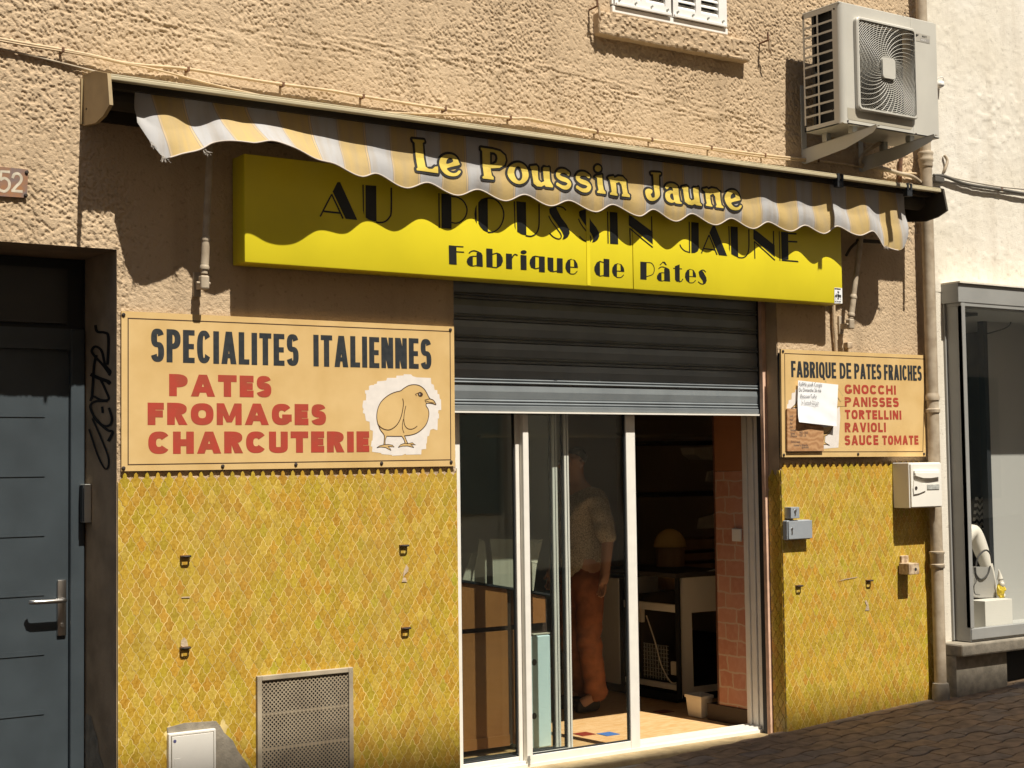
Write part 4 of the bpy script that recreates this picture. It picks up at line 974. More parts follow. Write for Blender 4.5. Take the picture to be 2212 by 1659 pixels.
pin = mth('MULTIPLY', mth('GREATER_THAN', dm, 0.012), mth('LESS_THAN', dm, 0.026)); pinm = mth('LESS_THAN', dm, 0.013)
cw = n.new('ShaderNodeMix'); cw.data_type = 'RGBA'; cw.inputs[6].default_value = (0.43, 0.42, 0.415, 1); cw.inputs[7].default_value = (0.50, 0.36, 0.15, 1); l.new(isy, cw.inputs[0])
c2 = n.new('ShaderNodeMix'); c2.data_type = 'RGBA'; c2.inputs[7].default_value = (0.30, 0.25, 0.20, 1); l.new(mth('MULTIPLY', pin, 0.75), c2.inputs[0]); l.new(cw.outputs[2], c2.inputs[6])
c3 = n.new('ShaderNodeMix'); c3.data_type = 'RGBA'; c3.inputs[7].default_value = (0.62, 0.42, 0.16, 1); l.new(mth('MULTIPLY', pinm, 0.7), c3.inputs[0]); l.new(c2.outputs[2], c3.inputs[6])
tc = n.new('ShaderNodeTexCoord'); mp = n.new('ShaderNodeMapping'); mp.inputs['Scale'].default_value = (26, 3, 3); l.new(tc.outputs['Object'], mp.inputs[0])
nn = n.new('ShaderNodeTexNoise'); nn.inputs['Scale'].default_value = 1; nn.inputs['Detail'].default_value = 6; l.new(mp.outputs[0], nn.inputs[0])
rr = n.new('ShaderNodeMapRange'); rr.inputs[1].default_value = .42; rr.inputs[2].default_value = .75; rr.inputs[4].default_value = .6; l.new(nn.outputs['Fac'], rr.inputs[0])
c4_ = n.new('ShaderNodeMix'); c4_.data_type = 'RGBA'; c4_.inputs[7].default_value = (0.36, 0.29, 0.20, 1); l.new(rr.outputs[0], c4_.inputs[0]); l.new(c3.outputs[2], c4_.inputs[6])
l.new(c4_.outputs[2], b.inputs['Base Color']); b.inputs['Roughness'].default_value = 0.8; b.inputs['Specular IOR Level'].default_value = 0.2
wv = n.new('ShaderNodeTexNoise'); wv.inputs['Scale'].default_value = 18; wv.inputs['Detail'].default_value = 4; l.new(tc.outputs['Object'], wv.inputs[0])
bp = n.new('ShaderNodeBump'); bp.inputs['Strength'].default_value = 0.35; bp.inputs['Distance'].default_value = 0.006; l.new(wv.outputs['Fac'], bp.inputs['Height']); l.new(bp.outputs[0], b.inputs['Normal'])
tl_ = n.new('ShaderNodeBsdfTranslucent'); l.new(c4_.outputs[2], tl_.inputs[0]); ms = n.new('ShaderNodeMixShader'); ms.inputs[0].default_value = 0.10
l.new(b.outputs[0], ms.inputs[1]); l.new(tl_.outputs[0], ms.inputs[2]); l.new(ms.outputs[0], n['Material Output'].inputs[0])
vo = m_.build('valance', M_val, aw, smooth=True)
PER = 0.2885; U0 = (P('R2', 390, 300, -.217).x) % PER
uvl = vo.data.uv_layers.new(name='cloth'); li = np.empty(len(vo.data.loops), dtype=np.int64); vo.data.loops.foreach_get('vertex_index', li)
uu = (vs[li, 0] - U0 + 0.055 * (1 - VTg.ravel()[li]) * np.clip((3.3 - vs[li, 0]) / .5, 0, 1)) / PER
uvl.data.foreach_set('uv', np.stack([uu, vs[li, 2]], 1).ravel().astype(np.float32))
# piped hem
m_ = MB(); hx = np.linspace(VX0 + .12, VX1 - .12, 640); hz_ = smooth_interp(hx, HXs, HZ); hy = val_y(hx, hz_)
m_.tube([(hx[i], hy[i], hz_[i]) for i in range(len(hx))], .0042, 6); m_.build('piped_hem', mat('hem_tape', (0.50, 0.43, 0.37), 0.8), vo, smooth=True)
# frayed threads at the torn corners
for (c, x, y, a, nthr) in (('R5', 1090, 1160, .30, 16), ('R5', 1515, 1075, .30, 14), ('R5', 960, 1000, .285, 8), ('R4', 1345, 1025, .25, 16), ('R4', 1590, 930, .24, 12)):
    p = P(c, x, y, -a); m_ = MB()
    for k in range(nthr):
        q = p + Vector((random.uniform(-.012, .012), random.uniform(-.004, .004), random.uniform(-.002, .010))); dx = random.uniform(-.008, .035)
        m_.tube([q, q + Vector((dx * .4, 0, -.010)), q + Vector((dx, random.uniform(-.01, .01), -random.uniform(.012, .032)))], .0009, 4)
    m_.build('frayed_thread', mat('thread', (0.55, 0.5, 0.44), 0.9), vo)

# lettering printed on the valance
def bisect_cloth(mb):
    bm = bmesh.new(); me = bpy.data.meshes.new('t'); me.from_pydata(mb.v, [], mb.f); bm.from_mesh(me)
    x_a, x_b = min(q[0] for q in mb.v), max(q[0] for q in mb.v)
    for x in np.arange(x_a, x_b, .03): bmesh.ops.bisect_plane(bm, geom=bm.verts[:] + bm.edges[:] + bm.faces[:], plane_co=(x, 0, 0), plane_no=(1, 0, 0))
    z_a, z_b = min(q[2] for q in mb.v), max(q[2] for q in mb.v)
    for z in np.arange(z_a, z_b, .025): bmesh.ops.bisect_plane(bm, geom=bm.verts[:] + bm.edges[:] + bm.faces[:], plane_co=(0, 0, z), plane_no=(0, 0, 1))
    return bm
YV = -0.222
G = {}
L1 = [('L', [[(133, 200), (270, 212), (276, 232), (252, 248), (262, 535), (300, 560), (345, 560), (385, 530), (420, 528), (415, 610), (150, 580), (148, 560), (165, 545), (158, 245), (138, 222)]]),
      ('e', [[(690, 580), (680, 605), (640, 638), (575, 645), (510, 625), (462, 575), (443, 510), (452, 445), (490, 400), (545, 380), (610, 388), (655, 425), (678, 480), (677, 508), (533, 545), (555, 590), (600, 608), (640, 598), (665, 576)], [(530, 495), (538, 445), (570, 422), (600, 437), (605, 472)]]),
      ('P', [[(942, 300), (1080, 320), (1170, 345), (1225, 395), (1235, 450), (1215, 505), (1160, 540), (1055, 545), (1060, 630), (1080, 655), (1078, 682), (950, 668), (945, 650), (965, 635), (958, 340), (942, 320)], [(1050, 352), (1100, 357), (1130, 385), (1138, 430), (1125, 475), (1095, 495), (1050, 498)]]),
      ('o', [[(1375 + 125 * math.cos(a), 607 + 128 * math.sin(a)) for a in np.linspace(0, 2 * math.pi, 33)[:-1]], [(1376 + 47 * math.cos(a), 608 + 88 * math.sin(a)) for a in np.linspace(0, 2 * math.pi, 25)[:-1]]]),
      ('u', [[(1525, 520), (1595, 512), (1612, 530), (1612, 680), (1640, 715), (1680, 700), (1672, 545), (1685, 530), (1745, 535), (1752, 700), (1775, 755), (1770, 775), (1690, 765), (1675, 745), (1640, 765), (1590, 760), (1550, 725), (1540, 560), (1525, 540)]])]
L2 = [('i', [[(192, 288), (205, 275), (275, 262), (283, 440), (300, 470), (298, 492), (205, 480), (203, 462), (222, 445), (215, 300)]]), ('.', [[(228 + 37 * math.cos(a), 188 + 38 * math.sin(a)) for a in np.linspace(0, 2 * math.pi, 21)[:-1]]]),
      ('n', [[(345, 298), (360, 285), (410, 278), (425, 300), (470, 280), (520, 287), (560, 330), (567, 480), (590, 505), (588, 530), (500, 518), (498, 500), (510, 485), (505, 380), (480, 345), (440, 360), (435, 480), (448, 495), (446, 512), (355, 500), (355, 482), (375, 468), (370, 330)]]),
      ('J', [[(858, 235), (960, 240), (966, 258), (946, 275), (952, 470), (932, 530), (880, 570), (820, 570), (782, 530), (776, 460), (802, 430), (840, 430), (862, 450), (852, 480), (836, 492), (846, 530), (870, 534), (886, 500), (880, 272), (860, 255)]]),
      ('a', [[(1022, 400), (1050, 370), (1100, 362), (1150, 380), (1175, 420), (1180, 570), (1195, 590), (1190, 608), (1130, 600), (1120, 585), (1080, 595), (1030, 570), (1013, 520), (1030, 468), (1080, 445), (1112, 450), (1110, 420), (1085, 403), (1062, 415), (1045, 432), (1028, 425)], [(1082, 490), (1112, 485), (1114, 560), (1088, 555), (1073, 525)]]),
      ('u', [[(1215, 405), (1265, 395), (1282, 410), (1285, 540), (1310, 570), (1345, 555), (1340, 425), (1350, 415), (1410, 408), (1415, 590), (1440, 620), (1438, 632), (1370, 622), (1355, 610), (1320, 625), (1270, 615), (1232, 585), (1228, 440), (1215, 420)]]),
      ('n', [[(1465, 430), (1520, 418), (1535, 435), (1575, 418), (1625, 430), (1660, 465), (1665, 620), (1685, 645), (1683, 660), (1605, 648), (1603, 635), (1615, 620), (1610, 520), (1590, 482), (1555, 500), (1555, 610), (1565, 625), (1563, 640), (1490, 628), (1488, 615), (1503, 600), (1500, 465), (1480, 450)]]),
      ('e', [[(1808 + (x - 562) * .83, 562 + (y - 512) * .9 + (x - 562) * .02) for x, y in L1[1][1][0]], [(1808 + (x - 562) * .83, 562 + (y - 512) * .9) for x, y in L1[1][1][1]]])]
M_pb, M_py = mat('print_black', (0.022, 0.02, 0.018), 0.75), mat('print_yellow', (0.62, 0.47, 0.085), 0.75, mscale=14, col2=(0.55, 0.40, 0.07))
for c, LL, nS in (('l1', L1[:2], 0), ('l1', L1[2:], 2), ('l2', L2[:3], 0), ('l2', L2[3:], 0)):
    blk, yel = MB(), MB()
    for ch, loops in LL:
        lp = [P2(c, cr(q, 3, True) if ch in 'eaoJ' else q, YV) for q in loops]
        yel.flat(lp, YV)
        for q in lp:
            blk.stroke(q + q[:1], 0.0255, YV, step=2e-6)
            for p in q: blk.flat([[(p[0] + .01275 * math.cos(a), p[1] + .01275 * math.sin(a)) for a in np.linspace(0, 2 * math.pi, 11)[:-1]]], YV, step=2e-6)
    for dx, dy in ((0, 0), (237, 33))[:nS]:
        s_ = P2('l1', cr([(1972 + dx, 606 + dy), (1925 + dx, 578 + dy), (1870 + dx, 582 + dy), (1845 + dx, 625 + dy), (1880 + dx, 663 + dy), (1945 + dx, 688 + dy), (1975 + dx, 727 + dy), (1945 + dx, 770 + dy), (1890 + dx, 772 + dy), (1832 + dx, 738 + dy)], 5), YV)
        wd_ = [.017 + .009 * math.sin(math.pi * i / (len(s_) - 1)) for i in range(len(s_))]
        yel.stroke(s_, wd_, YV); blk.stroke(s_, [q + .0255 for q in wd_], YV)
        for p in (s_[0], s_[-1]): blk.flat([[(p[0] + .021 * math.cos(a), p[1] + .021 * math.sin(a)) for a in np.linspace(0, 2 * math.pi, 15)[:-1]]], YV); yel.flat([[(p[0] + .010 * math.cos(a), p[1] + .010 * math.sin(a)) for a in np.linspace(0, 2 * math.pi, 15)[:-1]]], YV)
    for mb, off, nm, mt in ((blk, .0028, 'letter_outline', M_pb), (yel, .0048, 'lettering', M_py)):
        bm = bisect_cloth(mb)
        xa = np.array([q.co.x for q in bm.verts]); za = np.array([q.co.z for q in bm.verts]); yy = val_y(xa, za)
        for q, y_ in zip(bm.verts, yy): q.co.y = y_ - off + (q.co.y - YV)
        m2 = MB(); m2.bm(bm); m2.build(nm, mt, vo)

# pivot tubes of the old drop arms
def arm(top, bot, label, r=0.0165):
    d = (top - bot); m_ = MB(); m_.tube([bot + d * 0.06, top], r, 14); t_ = autosmooth(m_.build('drop_arm', M_pipe, aw)); t_['label'] = label
    for f_ in (.11, .31):
        m_ = MB(); q = bot + d * f_; u_ = d.normalized(); m_.tube([q - u_ * .013, q - u_ * .004, q + u_ * .004, q + u_ * .014], [r * 1.30, r * 1.42, r * 1.25, r * 1.02], 14)
        autosmooth(m_.build('collar', M_pipe, t_))
    m_ = MB(); m_.tube([bot + d * .11, bot + d * .31], r * 1.18, 14); autosmooth(m_.build('sleeve', M_pipe, t_))
    m_ = MB(); m_.box(bot.x - .021, bot.x + .021, bot.y - .02, bot.y + .02, bot.z - .034, bot.z + .03, bev=.008); m_.box(bot.x - .009, bot.x + .009, bot.y, 0.005, bot.z - .028, bot.z + .004); m_.tube([(bot.x - .036, bot.y, bot.z - .005), (bot.x + .03, bot.y, bot.z - .005)], .007, 8)
    m_.box(bot.x - .018, bot.x + .018, -.012, .005, bot.z - .06, bot.z + .055, bev=.003)
    m_.build('bracket', M_pipe, t_)
    return t_
arm(P('z1', 1308, 880, -.10), P('R6', 960, 1000, -.085), 'painted awning arm tube hanging between the wall corner and the yellow sign')
arm(P('ra', 605, 100, -.10), P('ra', 470, 1195, -.085), 'leaning painted awning arm tube right of the yellow sign')
m_ = MB(); a, b2 = P('ra', 560, 150, -.09), P('ra', 880, 170, -.09); m_.tube([a, b2], .012, 10); m_.tube(cr([P('ra', 570, 160, -.05), P('ra', 480, 240, -.04), P('ra', 420, 340, -.03)], 5), .009, 8); tag(m_.build('arm_crossbar', M_awndark), 'dark crossbar and bent rod in the shade at the right end of the awning', 'rod')

# ================================================================== SIGNS
def sign_base(name, label, loc): return thing(name, label, 'sign', loc)
# ---- yellow box sign
ys_ = sign_base('shop_sign', 'long yellow box sign reading AU POUSSIN JAUNE, Fabrique de Pates', (4.92, -.07, 2.55))
YX0, YX1, YZ0, YZ1, YY = 2.961, 6.893, 2.556, 3.063, -0.14
m_ = MB(); m_.box(YX0, 5.262, YY, -.004, YZ0, YZ1, bev=.007); m_.box(5.2635, YX1, YY - .0006, -.004, YZ0, YZ1, bev=.007); autosmooth(m_.build('panel', M_yellow, ys_))
m_ = MB(); pa = P('R2', 1952, 1000, YY).x; m_.box(pa + .004, pa + .027, YY - .0035, YY - .0008, YZ0 + .004, YZ1 - .004, bev=.001); m_.build('joint_cover', M_yellow, ys_)
m_ = MB(); YL = YY - .0016
def F(c, *polys):
    for p in polys: m_.flat([P2(c, p, YL)], YL)
def S(c, wd, *pts):
    q = cr(pts, 6); s0 = CRP[c][2]
    a, b_ = stroke_outline(q, wd, False); aa, bb = P2(c, a, YL), P2(c, b_, YL)
    m_.k += 1.2e-5; y = YL - m_.k; nn_ = len(aa)
    m_.add([(x, y, z) for x, z in aa + bb], [(i, i + 1, nn_ + i + 1, nn_ + i) if False else (nn_ + i, nn_ + i + 1, i + 1, i) for i in range(nn_ - 1)])
F('R1', [(1185, 600), (1215, 600), (1402, 1012), (1275, 1000), (1133, 703)]); S('R1', 17, (998, 975), (1060, 852), (1122, 735)); S('R1', 17, (1122, 730), (1190, 875), (1247, 998)); S('R1', 20, (1035, 918), (1130, 928), (1215, 937))
F('R1', [(1456, 628), (1472, 628), (1476, 960), (1463, 910)], [(1490, 632), (1608, 640), (1611, 1030), (1580, 1026), (1530, 1010), (1493, 988)]); S('R1', 18, (1605, 1034), (1650, 1040), (1705, 1028), (1750, 985), (1771, 920), (1771, 660))
m_.build('lettering', M_black, ys_); m_ = MB()
F('R2', [(347, 445), (362, 445), (367, 822), (352, 820)], [(380, 447), (490, 455), (492, 832), (384, 824)]); S('R2', 15, (490, 480), (560, 490), (625, 535), (660, 615), (645, 695), (595, 752), (540, 770), (492, 762))
F('R2', [(765, 570), (750, 605), (741, 670), (748, 735), (768, 772)], [(782, 545), (815, 510), (850, 496), (886, 490), (889, 870), (840, 847), (803, 805), (786, 770)]); S('R2', 15, (885, 497), (955, 505), (1020, 560), (1058, 645), (1053, 735), (1015, 815), (955, 862), (889, 870))
F('R2', [(1168, 532), (1182, 532), (1190, 842), (1179, 800)], [(1198, 532), (1302, 542), (1307, 902), (1260, 892), (1208, 862)]); S('R2', 15, (1300, 905), (1360, 912), (1415, 880), (1442, 810), (1446, 700), (1444, 560))
for dx, dy in ((0, 0), (323, 32)):
    T = lambda pts: [(x + dx, y + dy) for x, y in pts]
    F('R2', T([(1556, 614), (1575, 600), (1605, 594), (1632, 596), (1645, 630), (1690, 715), (1745, 785), (1774, 840), (1778, 880), (1760, 918), (1730, 940), (1700, 948), (1714, 905), (1695, 860), (1640, 780), (1590, 710), (1560, 660)]))
    S('R2', 14, *T([(1600, 602), (1650, 588), (1705, 600), (1738, 632)])); S('R2', 12, *T([(1550, 690), (1580, 750), (1640, 830), (1680, 885), (1686, 922), (1660, 942), (1605, 922), (1560, 880)]))
F('R3', [(250, 367), (262, 367), (268, 715), (256, 715)], [(278, 370), (362, 378), (371, 723), (284, 716)])
F('R3', [(487, 403), (520, 420), (747, 590), (747, 724), (487, 517)], [(728, 420), (740, 420), (745, 602), (731, 590)], [(492, 558), (505, 570), (508, 735), (497, 735)]); S('R3', 13, (494, 548), (620, 655), (748, 758))
m_.build('lettering', M_black, ys_); m_ = MB()
F('R3', [(1137, 478), (1150, 478), (1155, 818), (1143, 818)], [(1165, 480), (1248, 490), (1250, 770), (1237, 800), (1205, 818), (1168, 820)]); S('R3', 12, (1152, 812), (1100, 797), (1060, 762), (1042, 726))
F('R3', [(1398, 522), (1425, 522), (1558, 852), (1468, 842), (1364, 600)]); S('R3', 13, (1277, 822), (1318, 722), (1360, 622)); S('R3', 13, (1360, 622), (1405, 735), (1447, 838)); S('R3', 14, (1300, 770), (1365, 778), (1425, 786))
F('R3', [(1570, 527), (1582, 527), (1588, 805), (1577, 770)], [(1592, 528), (1672, 536), (1678, 868), (1640, 852), (1602, 830)]); S('R3', 13, (1672, 866), (1730, 870), (1773, 838), (1792, 775), (1794, 650), (1793, 560))
F('R3', [(1843, 560), (1880, 580), (2074, 735), (2077, 862), (1843, 667)], [(2055, 578), (2067, 578), (2070, 735), (2057, 722)], [(1848, 698), (1860, 710), (1865, 880), (1854, 880)]); S('R3', 13, (1850, 692), (1965, 795), (2078, 898))
F('R4', [(183, 860), (193, 860), (202, 1180), (192, 1180)], [(207, 862), (285, 870), (290, 1165), (216, 1165)], [(285, 873), (377, 879), (377, 896), (285, 891)], [(287, 960), (386, 966), (386, 983), (287, 978)], [(216, 1165), (395, 1181), (397, 1196), (216, 1181)])
m_.build('lettering', M_black, ys_)
m_ = MB()
F('R2', [(462, 1010), (545, 1018), (549, 1222), (466, 1215)], [(545, 1017), (623, 1022), (622, 1033), (545, 1028)], [(545, 1075), (630, 1080), (629, 1091), (545, 1086)])
F('R2', [(765, 1095), (790, 1082), (815, 1092), (830, 1120), (833, 1245), (766, 1238)], [(724, 1125), (690, 1132), (663, 1160), (657, 1190), (672, 1222), (700, 1238), (724, 1241)]); S('R2', 12, (681, 1098), (705, 1078), (740, 1070), (790, 1086)); S('R2', 9, (722, 1129), (768, 1130)); S('R2', 9, (722, 1237), (768, 1230))
F('R2', [(870, 1045), (938, 1050), (940, 1252), (873, 1247)], [(985, 1090), (1022, 1103), (1048, 1145), (1052, 1185), (1034, 1230), (985, 1258)]); S('R2', 10, (936, 1108), (987, 1095)); S('R2', 10, (936, 1249), (987, 1254))
F('R2', [(1085, 1100), (1150, 1105), (1152, 1270), (1087, 1265)]); S('R2', 13, (1150, 1150), (1168, 1120), (1188, 1110), (1212, 1122))
F('R2', [(1243, 1115), (1308, 1122), (1310, 1280), (1246, 1275)], [(1277 + 33 * math.cos(a), 1085 + 21 * math.sin(a)) for a in np.linspace(0, 2 * math.pi, 19)[:-1]])
F('R2', [(1405, 1123), (1372, 1132), (1347, 1168), (1342, 1208), (1358, 1252), (1405, 1270)], [(1445, 1130), (1507, 1135), (1508, 1305), (1445, 1300)]); S('R2', 9, (1402, 1128), (1448, 1136)); S('R2', 9, (1402, 1266), (1448, 1256))
F('R2', [(1537, 1142), (1600, 1148), (1602, 1302), (1565, 1296), (1540, 1272)], [(1640, 1150), (1702, 1155), (1703, 1312), (1640, 1307)]); S('R2', 9, (1597, 1298), (1645, 1290))
def e_(c, L, sc=1.0, h=1.0):
    x, y = L; f_ = lambda pts: [(x + a * sc, y + (b_ + a * .05) * h) for a, b_ in pts]
    F(c, f_([(54, 0), (26, 12), (4, 50), (0, 98), (18, 140), (54, 164)]), f_([(66, -2), (104, 8), (130, 48), (136, 86), (96, 86), (94, 14)]))
    S(c, 8, *f_([(52, 86), (136, 88)])); S(c, 8, *f_([(52, 160), (98, 158), (130, 126)])); S(c, 7, *f_([(52, 3), (70, 1)]))
e_('R2', (1732, 1158))
m_.build('lettering', M_black, ys_); m_ = MB(); e_('R3', (305, 930), .98, .94)
F('R3', [(172, 903), (137, 922), (113, 968), (112, 1008), (133, 1053), (174, 1074)], [(213, 880), (275, 886), (275, 1077), (213, 1072)]); S('R3', 8, (170, 908), (216, 922)); S('R3', 8, (170, 1070), (216, 1062))
m_.build('lettering', M_black, ys_); m_ = MB(); e_('R3', (1098, 992), .90, .92)
F('R3', [(612, 912), (680, 918), (680, 1110), (612, 1105)]); S('R3', 8, (680, 922), (735, 930), (764, 985), (748, 1048), (680, 1075))
F('R3', [(872, 988), (898, 977), (928, 995), (933, 1020), (937, 1130), (872, 1125)], [(842, 1028), (815, 1035), (793, 1068), (793, 1098), (813, 1123), (844, 1128)], [(850, 912), (880, 915), (902, 952), (886, 950)]); S('R3', 10, (810, 992), (830, 974), (858, 970), (900, 984)); S('R3', 8, (842, 1032), (875, 1035)); S('R3', 8, (842, 1124), (875, 1118)); S('R3', 8, (825, 950), (860, 916))
F('R3', [(988, 962), (1040, 942), (1042, 1125), (1012, 1134), (990, 1110)]); S('R3', 10, (970, 985), (1066, 992)); S('R3', 9, (1030, 1133), (1058, 1126), (1075, 1100))
F('R3', [(1246, 1025), (1262, 1008), (1282, 1006), (1304, 1035), (1330, 1085), (1335, 1120), (1322, 1150), (1300, 1160), (1290, 1120), (1256, 1072)]); S('R3', 10, (1270, 1008), (1300, 1005), (1325, 1028)); S('R3', 10, (1305, 1157), (1270, 1153), (1242, 1130))
m_.build('lettering', M_black, ys_)
# maker's sticker
sk = P2('ra', [(268, 742), (365, 748), (368, 942), (270, 940)], YY)
m_ = MB(); m_.flat([sk], YY - .003); st_ = m_.build('maker_sticker', M_paper, ys_)
m_ = MB(); x0, z0 = sk[3]; ww = sk[2][0] - x0; hh = sk[0][1] - z0; YS = YY - .0034
text_mesh(m_, 'ENSEIGNE', x0 + ww * .06, z0 + hh * .89, hh * .105, YS, sx=ww * .88 / (hh * .105 * 5.3), off=.001)
text_mesh(m_, 'AT', x0 + ww * .08, z0 + hh * .41, hh * .17, YS, off=.0025, sx=.8); text_mesh(m_, 'MIC', x0 + ww * .58, z0 + hh * .43, hh * .17, YS, off=.0025, sx=.62)
text_mesh(m_, 'N', x0 + ww * .42, z0 + hh * .69, hh * .13, YS, off=.002); text_mesh(m_, 'A', x0 + ww * .44, z0 + hh * .28, hh * .12, YS, off=.002); text_mesh(m_, 'B', x0 + ww * .12, z0 + hh * .24, hh * .12, YS); text_mesh(m_, 'R', x0 + ww * .74, z0 + hh * .24, hh * .12, YS)
text_mesh(m_, '04 93 86 10 06', x0 + ww * .06, z0 + hh * .10, hh * .09, YS, sx=ww * .9 / (hh * .09 * 7.2), off=.0008); text_mesh(m_, 'ALPES MARITIMES 06', x0 + ww * .06, z0 + hh * .03, hh * .05, YS, sx=ww * .9 / (hh * .05 * 10.5))
c0 = (x0 + ww * .5, z0 + hh * .50)
for k in range(8):
    a = 2 * math.pi * k / 8 + .3; r_ = ww * (.42 if k % 2 else .30)
    m_.flat([[(c0[0] + .003 * math.cos(a + 1.57), c0[1] + .003 * math.sin(a + 1.57)), (c0[0] - .003 * math.cos(a + 1.57), c0[1] - .003 * math.sin(a + 1.57)), (c0[0] + r_ * math.cos(a) * .9, c0[1] + r_ * 1.2 * math.sin(a))]], YS)
m_.build('sticker_print', M_black, st_)

# ---- left painted board
ls = sign_base('painted_sign', 'long cream painted board reading SPECIALITES ITALIENNES with a chick emblem', (3.3, -.01, 1.60))
SY = -0.0150; c_ls = [(2.421, 1.602), (4.176, 1.605), (4.178, 2.318), (2.421, 2.317)]
m_ = MB(); m_.prism(c_ls, lambda u, v, d: (u, SY + d, v), 0.010); m_.build('board', M_board, ls, recalc=True)
m_ = MB(); e0 = [(2.452, 1.631), (4.149, 1.638), (4.153, 2.292), (2.452, 2.285)]
m_.flat([[(e0[0][0] - .003, e0[0][1] - .003), (e0[1][0] + .003, e0[1][1] - .003), (e0[2][0] + .003, e0[2][1] + .003), (e0[3][0] - .003, e0[3][1] + .003)], [(e0[0][0] + .002, e0[0][1] + .002), (e0[1][0] - .002, e0[1][1] + .002), (e0[2][0] - .002, e0[2][1] - .002), (e0[3][0] + .002, e0[3][1] - .002)]], SY - .0004); m_.build('border_line', M_line, ls)
Q = SY - .0006
m_ = MB(); pA, pB = P('z4', 938, 830, SY), P('z4', 1858, 850, SY); tA = P('z4', 980, 622, SY); pC, pD = P('z4', 1950, 860, SY), P('z5', 630, 875, SY); hh = P('z4', 1160, 630, SY).z - P('z4', 1160, 835, SY).z
line_of_text(m_, 'SPECIALITES', pA.x, pB.x, P('z4', 1160, 835, SY).z, hh, .0285, Q, gap=.17, z1=P('z4', 1740, 852, SY).z)
m_.build('lettering', M_inkblack, ls); m_ = MB()
line_of_text(m_, 'ITALIENNES', pC.x, pD.x, P('z4', 1965, 858, SY).z, P('z5', 210, 675, SY).z - P('z5', 210, 868, SY).z, .0285, Q, gap=.17, z1=P('z5', 520, 872, SY).z)
m_.build('lettering', M_inkblack, ls)
m_ = MB()
for s_, (ca, xa, ya, yt), (cb2, xb, yb2), t_ in (('PATES', ('z4', 1052, 1043, 905), ('z4', 1688, 1050), .037), ('FROMAGES', ('z4', 918, 1222, 1083), ('z4', 2028, 1222), .037), ('CHARCUTERIE', ('z4', 922, 1403, 1263), ('z5', 243, 1390), .037)):
    a_, b2 = P(ca, xa, ya, SY), P(cb2, xb, yb2, SY); h_ = P(ca, xa + 40, yt, SY).z - P(ca, xa + 40, ya, SY).z
    m_ = MB()
    line_of_text(m_, s_, a_.x, b2.x, a_.z, h_, t_, Q, gap=.16, z1=b2.z, wid={'R': 1.02, 'S': .82, 'E': .76, 'F': .80, 'O': 1.16, 'G': 1.08, 'C': 1.1, 'A': 1.28, 'M': 1.3, 'P': .96, 'T': 1.0, 'H': 1.08, 'U': 1.05})
    m_.build('lettering', M_red, ls)
wp = [(790, 172), (912, 168), (915, 145), (1040, 150), (1070, 180), (1140, 200), (1380, 210), (1388, 310), (1430, 330), (1445, 415), (1490, 420), (1495, 485), (1525, 490), (1535, 570), (1555, 580), (1560, 760), (1510, 765), (1505, 820), (1520, 825), (1520, 905), (1500, 910), (1495, 1100), (1480, 1108), (1420, 1085), (1370, 1105), (1350, 1205), (1320, 1215), (1310, 1335), (1300, 1340), (1300, 1430), (1220, 1440), (1215, 1525), (955, 1530), (945, 1515), (885, 1540), (720, 1548), (710, 1535), (535, 1520), (520, 1500), (370, 1480), (375, 1395), (350, 1385), (362, 1295), (378, 1280), (385, 1120), (335, 1100), (328, 965), (265, 945), (245, 825), (212, 815), (215, 765), (230, 745), (210, 730), (205, 690), (220, 600), (265, 595), (268, 490), (250, 470), (247, 425), (315, 418), (318, 350), (345, 335), (405, 330), (410, 315), (450, 310), (460, 270), (615, 255), (630, 210), (785, 208)]
m_ = MB(); m_.flat([P2('ck', wp, SY)], SY - .0006); em = m_.build('chick_emblem', M_patch, ls)
bo = [(470, 1010), (450, 900), (458, 780), (500, 660), (570, 570), (680, 490), (780, 450), (860, 430), (920, 385), (1000, 340), (1090, 325), (1180, 340), (1260, 395), (1310, 470), (1360, 562), (1420, 590), (1468, 668), (1400, 650), (1310, 645), (1300, 690), (1335, 750), (1345, 840), (1320, 960), (1260, 1060), (1150, 1150), (1040, 1190), (920, 1205), (620, 1210), (575, 1190), (500, 1080)]
f1 = [(450, 1408), (500, 1375), (575, 1355), (650, 1352), (720, 1365), (752, 1395), (640, 1385), (680, 1420), (697, 1455), (600, 1405), (520, 1395)]; f2 = [(818, 1402), (860, 1355), (930, 1330), (985, 1338), (1060, 1322), (1118, 1358), (1030, 1352), (1070, 1380), (1088, 1405), (980, 1378), (890, 1380)]
m_ = MB(); YE = SY - .0009
for pl in (cr(bo, 2, True), f1, f2, [(575, 1195), (618, 1208), (597, 1280), (595, 1358), (568, 1358), (578, 1260)], [(878, 1205), (932, 1205), (960, 1285), (985, 1338), (930, 1335), (915, 1265)]): m_.flat([P2('ck', pl, SY)], YE)
m_.build('chick_body', M_board, em)
m_ = MB(); YE2 = SY - .0016
def CK(wd, pts, closed=False, sm_=True): m_.stroke(P2('ck', cr(pts, 4, closed) if sm_ else pts, SY), wd * .00018 * 1.25, YE2, closed=closed)
CK(17, bo[:26] + [bo[26]]); CK(16, [(620, 1210), (740, 1212), (880, 1212)]); CK(18, [(470, 1000), (510, 1100), (575, 1190), (580, 1260), (570, 1355)])
CK(20, [(895, 565), (908, 640), (895, 760), (860, 900), (800, 1010), (720, 1080), (640, 1105), (540, 1075), (470, 1010)]); CK(17, [(950, 690), (925, 800), (915, 920), (930, 1020), (980, 1080), (1050, 1090), (1110, 1065), (1145, 1035)]); CK(15, [(905, 920), (890, 1010), (895, 1090), (918, 1158)])
